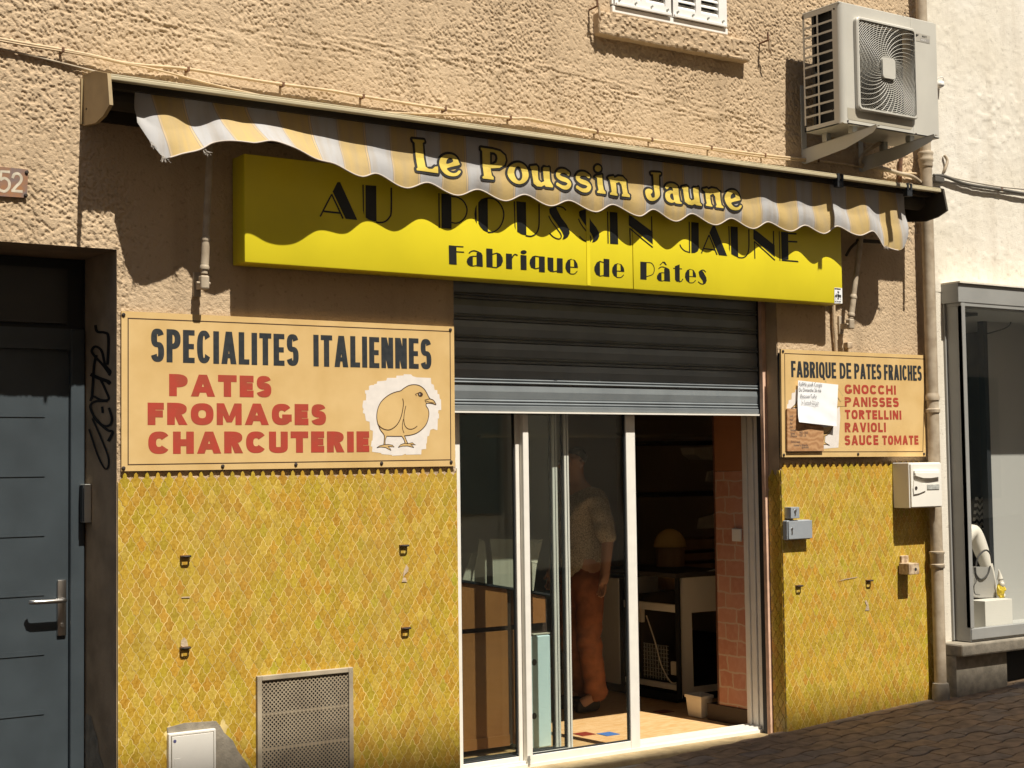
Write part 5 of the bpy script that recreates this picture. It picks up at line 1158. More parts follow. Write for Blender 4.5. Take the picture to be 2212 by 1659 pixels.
CK(13, [(620, 1212), (597, 1280), (595, 1350)]); CK(14, [(880, 1212), (915, 1265), (935, 1330)]); CK(14, [(932, 1210), (960, 1285), (985, 1335)]); CK(11, f1 + f1[:1], sm_=False); CK(11, f2 + f2[:1], sm_=False)
CK(12, [(1275, 590), (1320, 578), (1370, 568)]); CK(11, [(1275, 590), (1300, 640), (1310, 650)]); CK(9, [(1292, 602), (1360, 625), (1440, 640)]); CK(14, [(1112, 492), (1160, 470), (1200, 456), (1240, 490)]); CK(10, [(1112, 492), (1135, 520)])
m_.flat([P2('ck', [(1200 + 42 * math.cos(a), 495 + 39 * math.sin(a)) for a in np.linspace(0, 2 * math.pi, 19)[:-1]], SY)], YE2)
m_.build('ink_drawing', M_line, em)
m_ = MB(); m_.flat([P2('ck', [(1180, 478), (1190, 478), (1190, 508), (1180, 508)], SY)], YE2 - .002); m_.build('eye_glint', M_patch, em)
m_ = MB()
def screw(x, z, y): m_.tube([(x, y + .002, z), (x, y - .004, z), (x, y - .0065, z)], [.0085, .0085, .005], 10)
for c, x, y in (('z4', 768, 536), ('z4', 768, 1490), ('z4', 1385, 1478), ('z4', 1840, 1468), ('z5', 747, 630), ('z5', 752, 1452), ('z5', 319, 1460)): p = P(c, x, y, SY); screw(p.x, p.z, SY)
m_.build_each('screw', M_darkmetal, ls)

# ---- right painted board
rs = sign_base('painted_sign', 'smaller cream painted board reading FABRIQUE DE PATES FRAICHES beside the drainpipe', (7.1, -.02, 1.63))
RY = -0.038
cs = P2('rs', [(70, 1570), (2085, 1560), (2118, 140), (55, 52)], RY)
m_ = MB(); m_.prism(cs, lambda u, v, d: (u, RY + d, v), 0.014); m_.build('board', M_board, rs, recalc=True)
m_ = MB(); m_.box(cs[0][0] + .02, cs[1][0] - .02, RY + .0145, -.002, cs[0][1] + .02, cs[3][1] - .02); m_.build('backing_batten', M_rubber, rs)
m_ = MB(); eo = P2('rs', [(118, 1494), (2045, 1490), (2075, 194), (106, 116)], RY); d_ = .0035
m_.flat([[(eo[0][0] - d_, eo[0][1] - d_), (eo[1][0] + d_, eo[1][1] - d_), (eo[2][0] + d_, eo[2][1] + d_), (eo[3][0] - d_, eo[3][1] + d_)], [(eo[0][0] + d_ * .4, eo[0][1] + d_ * .4), (eo[1][0] - d_ * .4, eo[1][1] + d_ * .4), (eo[2][0] - d_ * .4, eo[2][1] - d_ * .4), (eo[3][0] + d_ * .4, eo[3][1] - d_ * .4)]], RY - .0004); m_.build('border_line', M_line, rs)
m_ = MB(); Q2 = RY - .0008
for s_, xa, ya, yt, xb, yb2 in (('FABRIQUE', 198, 446, 218, 830, 466), ('DE', 880, 466, 244, 1043, 468), ('PATES', 1085, 470, 255, 1465, 480), ('FRAICHES', 1503, 484, 268, 2032, 500)):
    a_, b2, t0 = P('rs', xa, ya, RY), P('rs', xb, yb2, RY), P('rs', xa, yt, RY)
    m_ = MB(); line_of_text(m_, s_, a_.x, b2.x, a_.z, t0.z - a_.z, .0185, Q2, gap=.13, z1=b2.z + .001); m_.build('lettering', M_inkblack, rs)
m_ = MB()
for s_, xa, ya, yt, xb, yb2 in (('GNOCCHI', 950, 680, 548, 1668, 692), ('PANISSES', 950, 860, 724, 1708, 866), ('TORTELLINI', 952, 1035, 904, 1745, 1042), ('RAVIOLI', 950, 1220, 1084, 1528, 1218), ('SAUCE', 948, 1402, 1262, 1422, 1398), ('TOMATE', 1478, 1398, 1266, 1985, 1395)):
    a_, b2, t0 = P('rs', xa, ya, RY), P('rs', xb, yb2, RY), P('rs', xa, yt, RY)
    m_ = MB(); line_of_text(m_, s_, a_.x, b2.x, a_.z, t0.z - a_.z, .0172, Q2, gap=.20, z1=b2.z); m_.build('lettering', M_red, rs)
m_ = MB(); m_.flat([P2('rs', [(205, 670), (250, 660), (255, 620), (340, 615), (340, 890), (135, 885), (140, 830), (155, 820), (160, 770), (200, 760)], RY)], RY - .0006); m_.flat([P2('rs', [(560, 1100), (875, 860), (885, 1000), (860, 1435), (600, 1455)], RY)], RY - .0006); em2 = m_.build('chick_emblem', M_patch, rs)
m_ = MB(); m_.flat([P2('rs', [(195, 882), (245, 835), (280, 780), (297, 710), (330, 700), (330, 870)], RY)], RY - .0009); m_.build('chick_tail', M_board, em2); m_ = MB(); m_.flat([P2('rs', [(580, 1165), (785, 1135), (770, 1180), (720, 1240), (672, 1270), (665, 1370), (735, 1402), (600, 1380), (650, 1365), (655, 1280), (580, 1280)], RY)], RY - .0009); m_.build('chick_body', M_board, em2)
m_ = MB()
for pts in ([(195, 882), (245, 835), (280, 780), (297, 710)], [(195, 884), (240, 872), (300, 875)], [(600, 1245), (680, 1235), (740, 1190), (785, 1135)], [(620, 1272), (680, 1268), (730, 1235), (785, 1140)], [(655, 1278), (650, 1330), (640, 1370), (600, 1385)], [(672, 1270), (668, 1340), (672, 1365), (735, 1404), (690, 1392), (610, 1395)]): m_.stroke(P2('rs', cr(pts, 4), RY), .0032, RY - .0016)
m_.build_each('ink_drawing', M_line, em2)
m_ = MB()
for x, y in ((80, 82), (2098, 178), (92, 1538), (2060, 1524), (1135, 1526)): p = P('rs', x, y, RY); screw(p.x, p.z, RY)
m_.build_each('screw', M_darkmetal, rs)
# plywood board with pencilled opening hours
m_ = MB(); m_.prism(P2('rs', [(122, 1488), (632, 1484), (627, 1150), (540, 1100), (430, 1000), (425, 888), (118, 892)], RY), lambda u, v, d: (u, RY - .014 + d, v), 0.010)
M_ply = bpy.data.materials.new('plywood'); M_ply.use_nodes = True; n, l, b = nodes_of(M_ply); tc = n.new('ShaderNodeTexCoord'); wvt = n.new('ShaderNodeTexWave'); wvt.inputs['Scale'].default_value = 9; wvt.inputs['Distortion'].default_value = 16; wvt.inputs['Detail'].default_value = 2.5; wvt.inputs['Detail Scale'].default_value = 0.8; wvt.bands_direction = 'Z'
l.new(tc.outputs['Object'], wvt.inputs[0]); cm = n.new('ShaderNodeValToRGB'); cm.color_ramp.elements[0].color = (0.36, 0.18, 0.075, 1); cm.color_ramp.elements[1].color = (0.50, 0.28, 0.13, 1); l.new(wvt.outputs['Fac'], cm.inputs[0]); l.new(cm.outputs[0], b.inputs['Base Color']); b.inputs['Roughness'].default_value = .7
ply = tag(m_.build('plywood_notice', M_ply, recalc=True), 'wood-grained plywood board with pencilled opening hours on the right painted sign', 'notice')
m_ = MB()
for s_, x, y in (('Lundi', 172, 1008), ('Mardi', 172, 1062), ('Mer', 176, 1112), ('Jeudi', 172, 1158), ('Vendredi', 180, 1205), ('Samedi', 186, 1252), ('Dimanche', 186, 1290), ('8h', 380, 1160), ('9h30 - 12h30', 310, 1240), ('9h30 - 13h', 310, 1282), ('Ferme le lundi', 190, 1370), ('le samedi et dimanche', 230, 1415), ("l'apres-midi", 340, 1445)):
    p = P('rs', x, y, RY - .014); m_ = MB(); text_mesh(m_, s_, p.x, p.z, .021, RY - .0148, shear=.3, sx=.62, rot=-.01); m_.build('pencil_writing', M_pen, ply)
# paper notice, its lower edge curling off the board
m_ = MB(); N_ = 14; cc = [P('rs', 295, 492, RY - .018), P('rs', 858, 552, RY - .018), P('rs', 832, 1136, RY - .03), P('rs', 287, 1078, RY - .03)]
def pp(u, v): 
    q = cc[0].lerp(cc[1], u).lerp(cc[3].lerp(cc[2], u), v)
    q.y += -.016 * max(0, v - .55) ** 1.5 * (0.6 + 0.5 * math.sin(u * 5 + 1)) * 2 + .0022 * math.sin(u * 11 + v * 4) * v + .0015 * math.sin(v * 17 - u * 8) * v; return q
vs = [pp(i / N_, k / N_) for i in range(N_ + 1) for k in range(N_ + 1)]; vs2 = [q + Vector((0, .0008, 0)) for q in vs]; M_ = N_ + 1; nv_ = len(vs)
fs = [(i * M_ + k, i * M_ + k + 1, (i + 1) * M_ + k + 1, (i + 1) * M_ + k) for i in range(N_) for k in range(N_)]
m_.add(vs + vs2, fs + [tuple(nv_ + q for q in reversed(f_)) for f_ in fs]); ppr = tag(m_.build('paper_notice', M_paper, smooth=True), 'white handwritten paper notice about holidays taped to the right painted sign', 'notice')
m_ = MB()
for s_, x, y, sz in (('FeRMé pouR Congés', 305, 570, .0345), ('Du Dimanche 26 mai', 300, 648, .0335), ('RéouverTuRe', 316, 738, .035), ('le Samedi 22 Juin', 322, 828, .033)):
    p = P('rs', x, y, RY - .02); text_mesh(m_, s_, p.x, p.z, sz, RY - .0232 - (.0045 if y > 700 else 0) - (.004 if y > 800 else 0), sx=.66 * (1.0 if s_[0] != 'R' else 1.05), rot=-.004, off=-.0002)
m_.build('handwriting', M_pen, ppr)
m_ = MB()
for pts in ([(860, 605), (930, 712), (922, 716), (852, 615)], [(853, 776), (1000, 770), (1000, 776), (853, 784)], [(668, 495), (690, 490), (692, 525), (672, 520)]): m_.flat([P2('rs', pts, RY - .02)], RY - .0205)
m_.build_each('tape_strip', mat('yellowed_tape', (0.5, 0.36, 0.15), 0.4), ppr)

# ---- enamel house number
hn = thing('house_number', 'rusty enamel house number plate 52 on the roughcast wall', 'number plate', (1.9, -.01, 2.79))
pq = P2('z1', [(-170, 1210), (166, 1231), (176, 1055), (-165, 1022)], -.012)
m_ = MB(); m_.prism(pq, lambda u, v, d: (u, -.014 + d, v), .006)
o = m_.build('plate', mat('rusty_enamel', (0.38, 0.16, 0.045), 0.55, mscale=9, col2=(0.11, 0.125, 0.15), detail=6), hn, recalc=True)
m_ = MB(); YN = -.0146
m_.stroke(P2('z1', [(62, 1070), (8, 1066), (2, 1118)], -.014), .0115, YN); m_.stroke(P2('z1', cr([(0, 1120), (28, 1108), (55, 1128), (56, 1165), (30, 1190), (0, 1182), (-18, 1170)], 5), -.014), .0115, YN)
m_.stroke(P2('z1', cr([(78, 1108), (88, 1085), (112, 1080), (132, 1100), (128, 1130), (100, 1160), (76, 1188)], 5), -.014), .0115, YN); m_.stroke(P2('z1', [(70, 1186), (140, 1192)], -.014), .0115, YN)
m_.build_each('digits', mat('enamel_white', (0.66, 0.58, 0.45), 0.5, mottle=.3, mscale=30), hn)
m_ = MB()
for x, y in ((166, 1072), (160, 1215)): p = P('z1', x, y, -.014); screw(p.x, p.z, -.014)
m_.build_each('screw', M_darkmetal, hn)

# ================================================================== AIR CONDITIONER
ac = thing('air_conditioner', 'ivory outdoor air conditioner unit on two brackets high on the wall', 'air conditioner', (7.03, -.28, 3.56))
x0, x1, y0, y1, z0, z1 = 6.61, 7.448, -.445, -.135, 3.575, 4.300
m_ = MB(); t_ = .004
m_.box(x0 + .0, x1, y0 + .012, y1, z1 - .012, z1, bev=.004)                                   # lid
m_.box(x0, x1, y0, y1, z0, z0 + .006)                                                          # base pan
m_.box(x1 - .004, x1, y0, y1, z0, z1 - .012)
fx0, fx1, fz0, fz1 = 6.735, 7.215, 3.672, 4.205                                                 # fan opening
# front sheet with the fan opening and a rounded left corner
m_.box(x0 + .035, fx0, y0, y0 + t_, z0, z1 - .012); m_.box(fx1, x1 - .004, y0, y0 + t_, z0, z1 - .012); m_.box(fx0, fx1, y0, y0 + t_, z0, fz0); m_.box(fx0, fx1, y0, y0 + t_, fz1, z1 - .012)
arc = [(x0 + .035 - .035 * math.sin(a), y0 + .035 - .035 * math.cos(a)) for a in np.linspace(0, math.pi / 2, 8)]
vs = [(a, b_, z0) for a, b_ in arc] + [(a, b_, z1 - .012) for a, b_ in arc]
m_.add(vs, [(i + 1, i, 8 + i, 9 + i) for i in range(7)])
m_.box(x0, x0 + t_, y0 + .035, -.375, z0, z1 - .012)
m_.box(x0, x0 + t_, -.375, y1, z0, 3.605); m_.box(x0, x0 + t_, -.375, y1, 4.262, z1 - .012); m_.box(x0, x0 + t_, y1 - .012, y1, z0, z1 - .012)
m_.box(x0, x0 + t_, -.262, -.250, 3.605, 4.262)
for k in range(1, 11): zz = 3.605 + (4.262 - 3.605) * k / 11; m_.box(x0 + .0003, x0 + t_, -.375, y1 - .012, zz - .006, zz + .006)
m_.box(7.105 + .11, 7.105 + .112, y0 - .0008, y0, z0, z1 - .012)
m_.box(7.215, 7.218, y0 - .0007, y0 - .0001, z0 + .0, z1 - .012)
acb = m_.build('casing', M_acw, ac)
m_ = MB(); m_.box(x0 + .05, x0 + .075, y0 + .06, -.20, z0 + .02, z1 - .02); m_.box(x0 + .01, x1 - .05, -.22, -.2, z0 + .02, z1 - .02); m_.build('condenser_coil', M_acd, ac)
m_ = MB(); m_.box(fx0 - .012, fx1 + .012, y0 + .10, y0 + .104, fz0 - .02, fz1 + .02); m_.build('fan_well', M_acd, ac)
m_ = MB(); cx, cz = 6.972, 3.939
for k in range(3):                                                                               # fan blades at rest
    a0 = k * 2 * math.pi / 3 + .4
    pts = [(cx + r_ * math.cos(a0 + da), y0 + yy, cz + r_ * math.sin(a0 + da)) for r_, da, yy in ((.05, 0, .05), (.14, -.25, .04), (.215, -.15, .04), (.215, .55, .085), (.14, .75, .085), (.05, .8, .08))]
    m_.add(pts, [tuple(range(6))])
m_.build_each('fan_blade', mat('fan_grey', (0.12, 0.115, 0.10), .5), ac)
# guard: raised frame, rings, swirl of spokes
m_ = MB(); gy = y0 - .030
gx0, gx1, gz0, gz1 = 6.712, 7.232, 3.66, 4.218
def rrect(a, b_, c, d, r_, n_=6):
    o = []
    for (xx, zz, s_) in ((b_ - r_, d - r_, 0), (a + r_, d - r_, 90), (a + r_, c + r_, 180), (b_ - r_, c + r_, 270)):
        for k in range(n_ + 1): an = R(s_ + 90 * k / n_); o.append((xx + r_ * math.cos(an), zz + r_ * math.sin(an)))
    return o
oo, ii = rrect(gx0, gx1, gz0, gz1, .03), rrect(gx0 + .016, gx1 - .016, gz0 + .016, gz1 - .016, .02); N = len(oo)
lay = [(oo, y0), (oo, gy + .006), (rrect(gx0 + .006, gx1 - .006, gz0 + .006, gz1 - .006, .026), gy), (ii, gy), (ii, gy + .012)]
vs = [(u, yy, v_) for q, yy in lay for u, v_ in q]
m_.add(vs, [(i * N + k, i * N + (k + 1) % N, (i + 1) * N + (k + 1) % N, (i + 1) * N + k) for i in range(4) for k in range(N)])
gfr = m_.build('fan_guard', M_acw, ac, recalc=True)
m_ = MB(); hx_, hz_ = (gx1 - gx0) / 2 - .014, (gz1 - gz0) / 2 - .014
gcx, gcz = (gx0 + gx1) / 2, (gz0 + gz1) / 2
def clip_ring(r_):                                                                              # ring pieces inside the frame
    segs = []; cur = []
    for k in range(97):
        a = 2 * math.pi * k / 96; x, z = cx + r_ * math.cos(a), cz + r_ * math.sin(a)
        if abs(x - gcx) < hx_ and abs(z - gcz) < hz_: cur.append((x, gy + .008, z))
        else:
            if len(cur) > 1: segs.append(cur)
            cur = []
    if len(cur) > 1: segs.append(cur)
    return segs
r_ = .075
while r_ < .35:
    for sg in clip_ring(r_): m_.tube(sg, .0018, 4, cap=False)
    r_ += .0115
for k in range(40):
    a0 = 2 * math.pi * k / 40; pts = []
    for i in range(20):
        rr_ = .06 + (.36 - .06) * i / 19; a = a0 - 1.15 * (i / 19) ** .8; x, z = cx + rr_ * math.cos(a), cz + rr_ * math.sin(a)
        if abs(x - gcx) < hx_ and abs(z - gcz) < hz_: pts.append((x, gy + .003 + .004, z))
        else: break
    if len(pts) > 1: m_.tube(pts, .0017, 4, cap=False)
m_.build('guard_wire', M_acw, gfr)
m_ = MB(); q = rrect(cx - .055, cx + .055, cz - .062, cz + .062, .022, 4); m_.prism(q, lambda u, v_, d: (u, gy - .008 + d, v_), .014); m_.build('hub_plate', M_acw, gfr, recalc=True)
m_ = MB(); m_.add([(6.655, y0 - .0012, 3.600), (7.19, y0 - .0012, 3.600), (7.205, y0 - .0012, 3.615), (7.205, y0 - .0012, 3.67), (6.645, y0 - .0012, 3.67), (6.645, y0 - .0012, 3.612)], [(0, 1, 2, 3, 4, 5)])
m_.build('drip_recess', mat('recess_ivory', (0.40, 0.36, 0.28), .5), ac)
bq = P2('ac', [(1255, 400), (1410, 434), (1412, 357), (1257, 318)], y0)
m_ = MB(); m_.flat([bq], y0 - .0015); bd = m_.build('badge', mat('badge_silver', (0.42, 0.39, 0.33), .4), ac)
m_ = MB(); bx, bz = bq[0]; bw, bh = bq[1][0] - bx, bq[3][1] - bz; YB_ = y0 - .0019
m_.flat([[(bx + bw * .08, bz + bh * .8), (bx + bw * .32, bz + bh * .8), (bx + bw * .10, bz + bh * .42)]], YB_); text_mesh(m_, 'MULTI', bx + bw * .5, bz + bh * .58, bh * .32, YB_, sx=.9, off=.0006); m_.build('badge_print', M_black, bd)
m_ = MB(); m_.flat([[(bx + bw * .38, bz + bh * .08), (bx + bw * .97, bz + bh * .08), (bx + bw * .97, bz + bh * .48), (bx + bw * .38, bz + bh * .48)]], YB_); m_.build('badge_panel', M_acgrey, bd)
m_ = MB(); text_mesh(m_, 'INVERTER', bx + bw * .42, bz + bh * .17, bh * .27, YB_ - .0004, sx=.72); m_.build('badge_print', M_white, bd)
m_ = MB()
for x, y in ((205, 62), (1162, 130), (598, 1197), (1272, 1325), (463, 88), (448, 1083), (183, 1253)): 
    p = P('ac', x, y, y0) if x > 500 else PX('ac', x, y, x0); dd = Vector((0, -1, 0)) if x > 500 else Vector((-1, 0, 0)); m_.tube([p - dd * .001, p + dd * .004], .0055, 8)
m_.build_each('screw', M_darkmetal, ac)
# brackets
for bx_, nm in ((6.735, ''), (7.235, '')):
    m_ = MB(); zz = z0 - .032
    m_.box(bx_ - .02, bx_ + .02, -.006, .004, 3.425, 3.575 + .33)
    prof_ = [(-.004, 3.425), (-.02, 3.415), (-.36, 3.452), (-.575, 3.508), (-.605, 3.535), (-.60, 3.548), (-.55, 3.545), (-.045, 3.506), (-.004, 3.506)]
    m_.prism(prof_, lambda u, v_, d: (bx_ - .018 + d, u, v_), .003)
    m_.prism([(-.004, 3.503), (-.55, 3.542), (-.60, 3.546), (-.60, 3.549), (-.55, 3.546), (-.004, 3.507)], lambda u, v_, d: (bx_ - .018 + d, u, v_), .036)
    m_.build('mounting_bracket', M_acw, ac, recalc=True)
    m_ = MB()
    for yy in (-.19, -.40): m_.box(bx_ - .02, bx_ + .02, yy - .02, yy + .02, 3.5 - yy * .07 + .008, 3.5762, bev=.004)
    m_.build_each('rubber_foot', M_alug, ac)
m_ = MB(); m_.tube(cr([(7.20, -.2, 3.57), (7.19, -.07, 3.52), (7.20, -.035, 3.46), P('R4', 1300, 170, -.05), P('R4', 1480, 225, -.055), P('R4', 1640, 265, -.06), P('R4', 1775, 372, -.05)], 8), .013, 10); tag(m_.build('corrugated_hose', M_pipe, smooth=True), 'pale corrugated hose running from under the air conditioner to the drainpipe', 'hose')
m_ = MB()
m_.tube([P('R4', 1512, 60, -.025), P('R4', 1500, 345, -.025)], .013, 8); tag(m_.build('conduit', M_rust), 'rusty vertical conduit below the air conditioner', 'conduit')
m_ = MB(); m_.tube(cr([P('ra', 262, 960, -.02), P('ra', 268, 1200, -.02), P('ra', 285, 1400, -.02), P('ra', 292, 1545, -.02)], 5), .011, 8); tag(m_.build('conduit', M_stucco), 'thin tan-painted conduit running down from the yellow sign to the right painted sign', 'conduit')
m_ = MB(); p = P('ra', 450, 1445, -.02); m_.box(p.x - .022, p.x + .022, -.035, .004, p.z - .03, p.z + .008, bev=.004); tag(m_.build('pipe_clip', M_beige), 'small beige bracket just above the right painted sign', 'bracket')

# ================================================================== CABLES
def cable(label, pts, r, m=M_cable, cat='cable', clips=()):
    m_ = MB(); m_.tube(cr(pts, 5), r, 6); o = tag(m_.build('cable', m, smooth=True), label, cat)
    if clips:
        m_ = MB()
        for p in clips: m_.box(p.x - .006, p.x + .006, p.y - .010, .004, p.z - .011, p.z + .010, bev=.002)
        m_.build_each('clip', M_rust, o)
    return o
yy = -.030
cable('upper cream cable clipped along the wall above the whole awning', [P('z1', x, y, yy) for x, y in ((-300, 180), (0, 242), (200, 278), (390, 310), (600, 352), (760, 390), (900, 406), (1170, 430), (1500, 485), (1760, 525), (2050, 563))] + [P('z2', x, y, yy) for x, y in ((205, 600), (715, 680), (1120, 735), (1240, 740), (1660, 820), (2000, 870))] + [P('z3', x, y, yy) for x, y in ((0, 885), (265, 920), (600, 965), (930, 1000), (1240, 1045), (1400, 1070), (1560, 1082))], .0078,
      clips=[P('z1', x, y, yy) for x, y in ((390, 310), (1170, 430), (1760, 525))] + [P('z2', x, y, yy) for x, y in ((205, 600), (715, 680), (1120, 735), (1660, 820), (2000, 870))] + [P('z3', x, y, yy) for x, y in ((265, 920), (600, 965), (930, 1000))])
cable('thinner cream cable running just under the upper one at the left', [P('z1', x, y, yy - .002) for x, y in ((-300, 192), (0, 254), (200, 290), (390, 320), (600, 356), (760, 392), (1000, 440), (1300, 520), (1560, 580), (1750, 622))], .005)
cable('brown cable dipping behind the left end of the awning', [P('z1', x, y, -.012) for x, y in ((-300, 245), (0, 303), (300, 372), (580, 442), (700, 470))], .005, M_pipe)
cable('cream cable rising from behind the awning rail to the upper cable', [P('z2', x, y, yy + .002) for x, y in ((200, 692), (350, 700), (700, 713), (1000, 722), (1240, 746), (1660, 828), (2000, 878))] + [P('z3', x, y, yy) for x, y in ((0, 893), (265, 930), (600, 978), (930, 1010))], .0055)
cable('sagging cream cable close above the right half of the awning rail', [P('z2', x, y, -.022) for x, y in ((1240, 750), (1500, 795), (1800, 850), (2100, 885))] + [P('z3', x, y, -.022) for x, y in ((120, 905), (400, 955), (700, 990))], .0045)
M_cabd = mat('dark_cable', (0.10, 0.09, 0.075), .6)
cable('dark cable crossing the cream wall right of the drainpipe', [P('z3', x, y, -.03) for x, y in ((1650, 1090), (1720, 1098), (1850, 1145), (2070, 1180), (2212, 1205), (2600, 1260))], .011, M_cabd, clips=[P('z3', 2070, 1178, -.03)])
cable('thin grey cable above the dark cable on the cream wall', [P('z3', x, y, -.025) for x, y in ((1720, 1092), (1850, 1125), (2070, 1163), (2212, 1178), (2600, 1230))], .005, mat('grey_cable', (0.35, 0.31, 0.25), .6))
m_ = MB(); p = P('z3', 1675, 1117, -.02); m_.box(p.x - .045, p.x + .045, -.04, .004, p.z - .018, p.z + .018, bev=.004); tag(m_.build('cable_bracket', M_cabd), 'small dark bracket holding the cable beside the drainpipe', 'bracket')
m_ = MB(); p = P('z3', 1690, 525, -.03); m_.tube([p + Vector((0, .035, 0)), p + Vector((0, .01, 0)), p + Vector((0, -.02, 0))], [.02, .026, .02], 12); m_.tube(cr([p, p + Vector((.01, -.02, .03)), p + Vector((-.005, -.02, .045)), p + Vector((-.03, 0, .03))], 5), .003, 5); tag(m_.build('insulator', M_white, smooth=True), 'white porcelain insulator on the cream wall beside the air conditioner', 'insulator')
m_ = MB(); p = P('z3', 1718, 1060, -.02); m_.tube(cr([P('z3', 1715, 965, -.02), P('z3', 1735, 1000, -.03), P('z3', 1722, 1050, -.03), P('z3', 1712, 1075, -.02)], 5), .010, 8); tag(m_.build('cable_anchor', M_pipe, smooth=True), 'small whitewashed anchor hook above the dark cable', 'anchor')

# ================================================================== DRAINPIPE
dp = thing('drainpipe', 'beige painted iron drainpipe between the tan house and the cream house', 'drainpipe', (7.72, -.075, .1))
pxl = lambda z: 7.735; px0 = 7.765; py0 = -.070; r0 = .0385
zc1 = P('z3', 1600, 1010, py0).z
m_ = MB(); m_.tube([(px0, py0, gz(px0) + .05), (px0, py0, 1.2), (px0, py0, 2.0), (px0, py0, zc1 - .03)], r0, 24, cap=False); m_.tube([(px0, py0, zc1 - .05), (px0, py0, 5.2)], r0 * .93, 24, cap=False); autosmooth(m_.build('pipe', M_pipe, dp))
def collar(c, x, ya, yb_, prof_, m=M_pipe):
    za, zb_ = P(c, x, yb_, py0).z, P(c, x, ya, py0).z; m_ = MB()
    m_.tube([(px0, py0, za + (zb_ - za) * t_) for t_, _ in prof_], [r0 * s_ for _, s_ in prof_], 24); autosmooth(m_.build('collar', m, dp), 50)
collar('z3', 1600, 945, 1045, [(0, 1.02), (.05, 1.12), (.15, 1.17), (.3, 1.12), (.42, 1.28), (.55, 1.30), (.62, 1.18), (.8, 1.24), (.92, 1.34), (1, 1.2)])
collar('c4', 400, 1075, 1205, [(0, 1.02), (.04, 1.2), (.18, 1.22), (.22, 1.05), (.25, 1.0), (.62, 1.02), (.64, 1.16), (.8, 1.2), (.9, 1.1), (1, 1.02)])
collar('b3', 1670, 230, 340, [(0, 1.02), (.05, 1.2), (.25, 1.22), (.3, 1.05), (.34, 1.12), (.8, 1.16), (.86, 1.26), (.97, 1.26), (1, 1.02)])
m_ = MB(); zf = gz(px0); m_.tube([(px0, py0, zf - .02), (px0, py0, zf + .06), (px0, py0, zf + .095), (px0, py0, zf + .10)], [r0 * 1.45, r0 * 1.42, r0 * 1.3, r0 * 1.0], 24); autosmooth(m_.build('foot', M_conc, dp), 50)

# ================================================================== LETTERBOX AND SMALL BOXES
mbx = thing('letterbox', 'white letterbox with grey window and lock flap under the right painted sign', 'letterbox', (7.58, -.08, 1.30))
X0, X1, Y0, Z0, Z1 = 7.438, 7.735, -.155, 1.306, P('c7', 160, 40, -.155).z
m_ = MB(); m_.box(X0, X1, Y0 + .012, -.012, Z0, Z1, bev=.004); m_.build('body', M_ivory, mbx)
m_ = MB(); m_.box(X0 + .006, X1 - .006, Y0, Y0 + .0105, Z0 + .006, Z1 - .008, bev=.003); dr_ = m_.build('door', M_ivory, mbx)
a = P2('c7', [(178, 150), (360, 156), (362, 92), (178, 88)], Y0)
m_ = MB(); m_.box(a[0][0], a[1][0], Y0 - .012, Y0 + .002, a[0][1] + .012, a[2][1], bev=.004)
m_.prism([(a[0][0], a[0][1] + .014), (a[0][0] + (a[1][0] - a[0][0]) * .3, a[0][1] - .002), (a[0][0] + (a[1][0] - a[0][0]) * .6, a[0][1] - .004), (a[1][0], a[0][1] + .004), (a[1][0], a[0][1] + .03), (a[0][0], a[0][1] + .03)], lambda u, v_, d: (u, Y0 - .018 + d, v_), .018)
m_.build('letter_flap', M_ivory, mbx, recalc=True)
m_ = MB(); q = P2('c7', [(176, 270), (172, 225), (176, 172), (200, 178), (262, 196), (268, 222), (262, 242), (215, 262)], Y0); m_.prism(q, lambda u, v_, d: (u, Y0 - .008 + d, v_), .008); m_.build('lock_plate', M_ivory, mbx, recalc=True)
m_ = MB(); p = P('c7', 198, 224, Y0 - .009); m_.tube([(p.x, Y0 - .007, p.z), (p.x, Y0 - .011, p.z)], .011, 12); m_.build('lock', M_darkmetal, mbx)
m_ = MB(); q = P2('c7', [(276, 236), (364, 236), (364, 196), (276, 198)], Y0); m_.box(q[0][0], q[1][0], Y0 - .004, Y0 + .001, q[0][1], q[2][1], bev=.0015); m_.build('name_window', mat('window_grey', (.33, .33, .30), .25, mscale=60, col2=(.5, .5, .46)), mbx)
def small_box(name, label, cat, c, xl, xr, yt, yb_, depth, m, frontX=True):
    pass
kb = thing('key_box', 'grey metal box with a keyhole on the yellow tiles beside the shop entrance', 'box', (6.58, -.04, 1.13))
a, b2 = P('rt', 190, 590, -.055), P('rt', 520, 318, -.055)
m_ = MB(); m_.box(a.x + .0, b2.x - .004, -.052, -.012, a.z - .006, b2.z + .004, bev=.006); m_.build('body', M_boxgrey, kb)
m_ = MB(); m_.box(a.x + .004, b2.x + .002, -.060, -.0535, a.z, b2.z, bev=.002); m_.build('lid', M_boxgrey, kb)
m_ = MB(); p = P('rt', 248, 470, -.061); m_.tube([(p.x, -.058, p.z + .012), (p.x, -.064, p.z + .012)], .0075, 10); m_.box(p.x - .005, p.x + .005, -.063, -.058, p.z - .022, p.z + .012, bev=.002); m_.build('keyhole', M_steel, kb)
ks = thing('key_switch', 'small grey key switch box sitting above the larger grey metal box', 'switch', (6.54, -.04, 1.265))
a, b2 = P('rt', 235, 295, -.065), P('rt', 352, 130, -.065)
m_ = MB(); m_.box(a.x, b2.x, -.065, -.012, a.z, b2.z, bev=.002); m_.build('body', M_boxgrey, ks)
m_ = MB(); p = P('rt', 292, 200, -.066); m_.tube([(p.x, -.064, p.z + .006), (p.x, -.071, p.z + .006)], .008, 10); m_.box(p.x - .004, p.x + .004, -.07, -.064, p.z - .02, p.z + .006, bev=.0015)
for dx in (-.014, .014): m_.tube([(p.x + dx, -.064, p.z + .016), (p.x + dx, -.067, p.z + .016)], .0025, 6)
m_.build('lock', M_steel, ks)
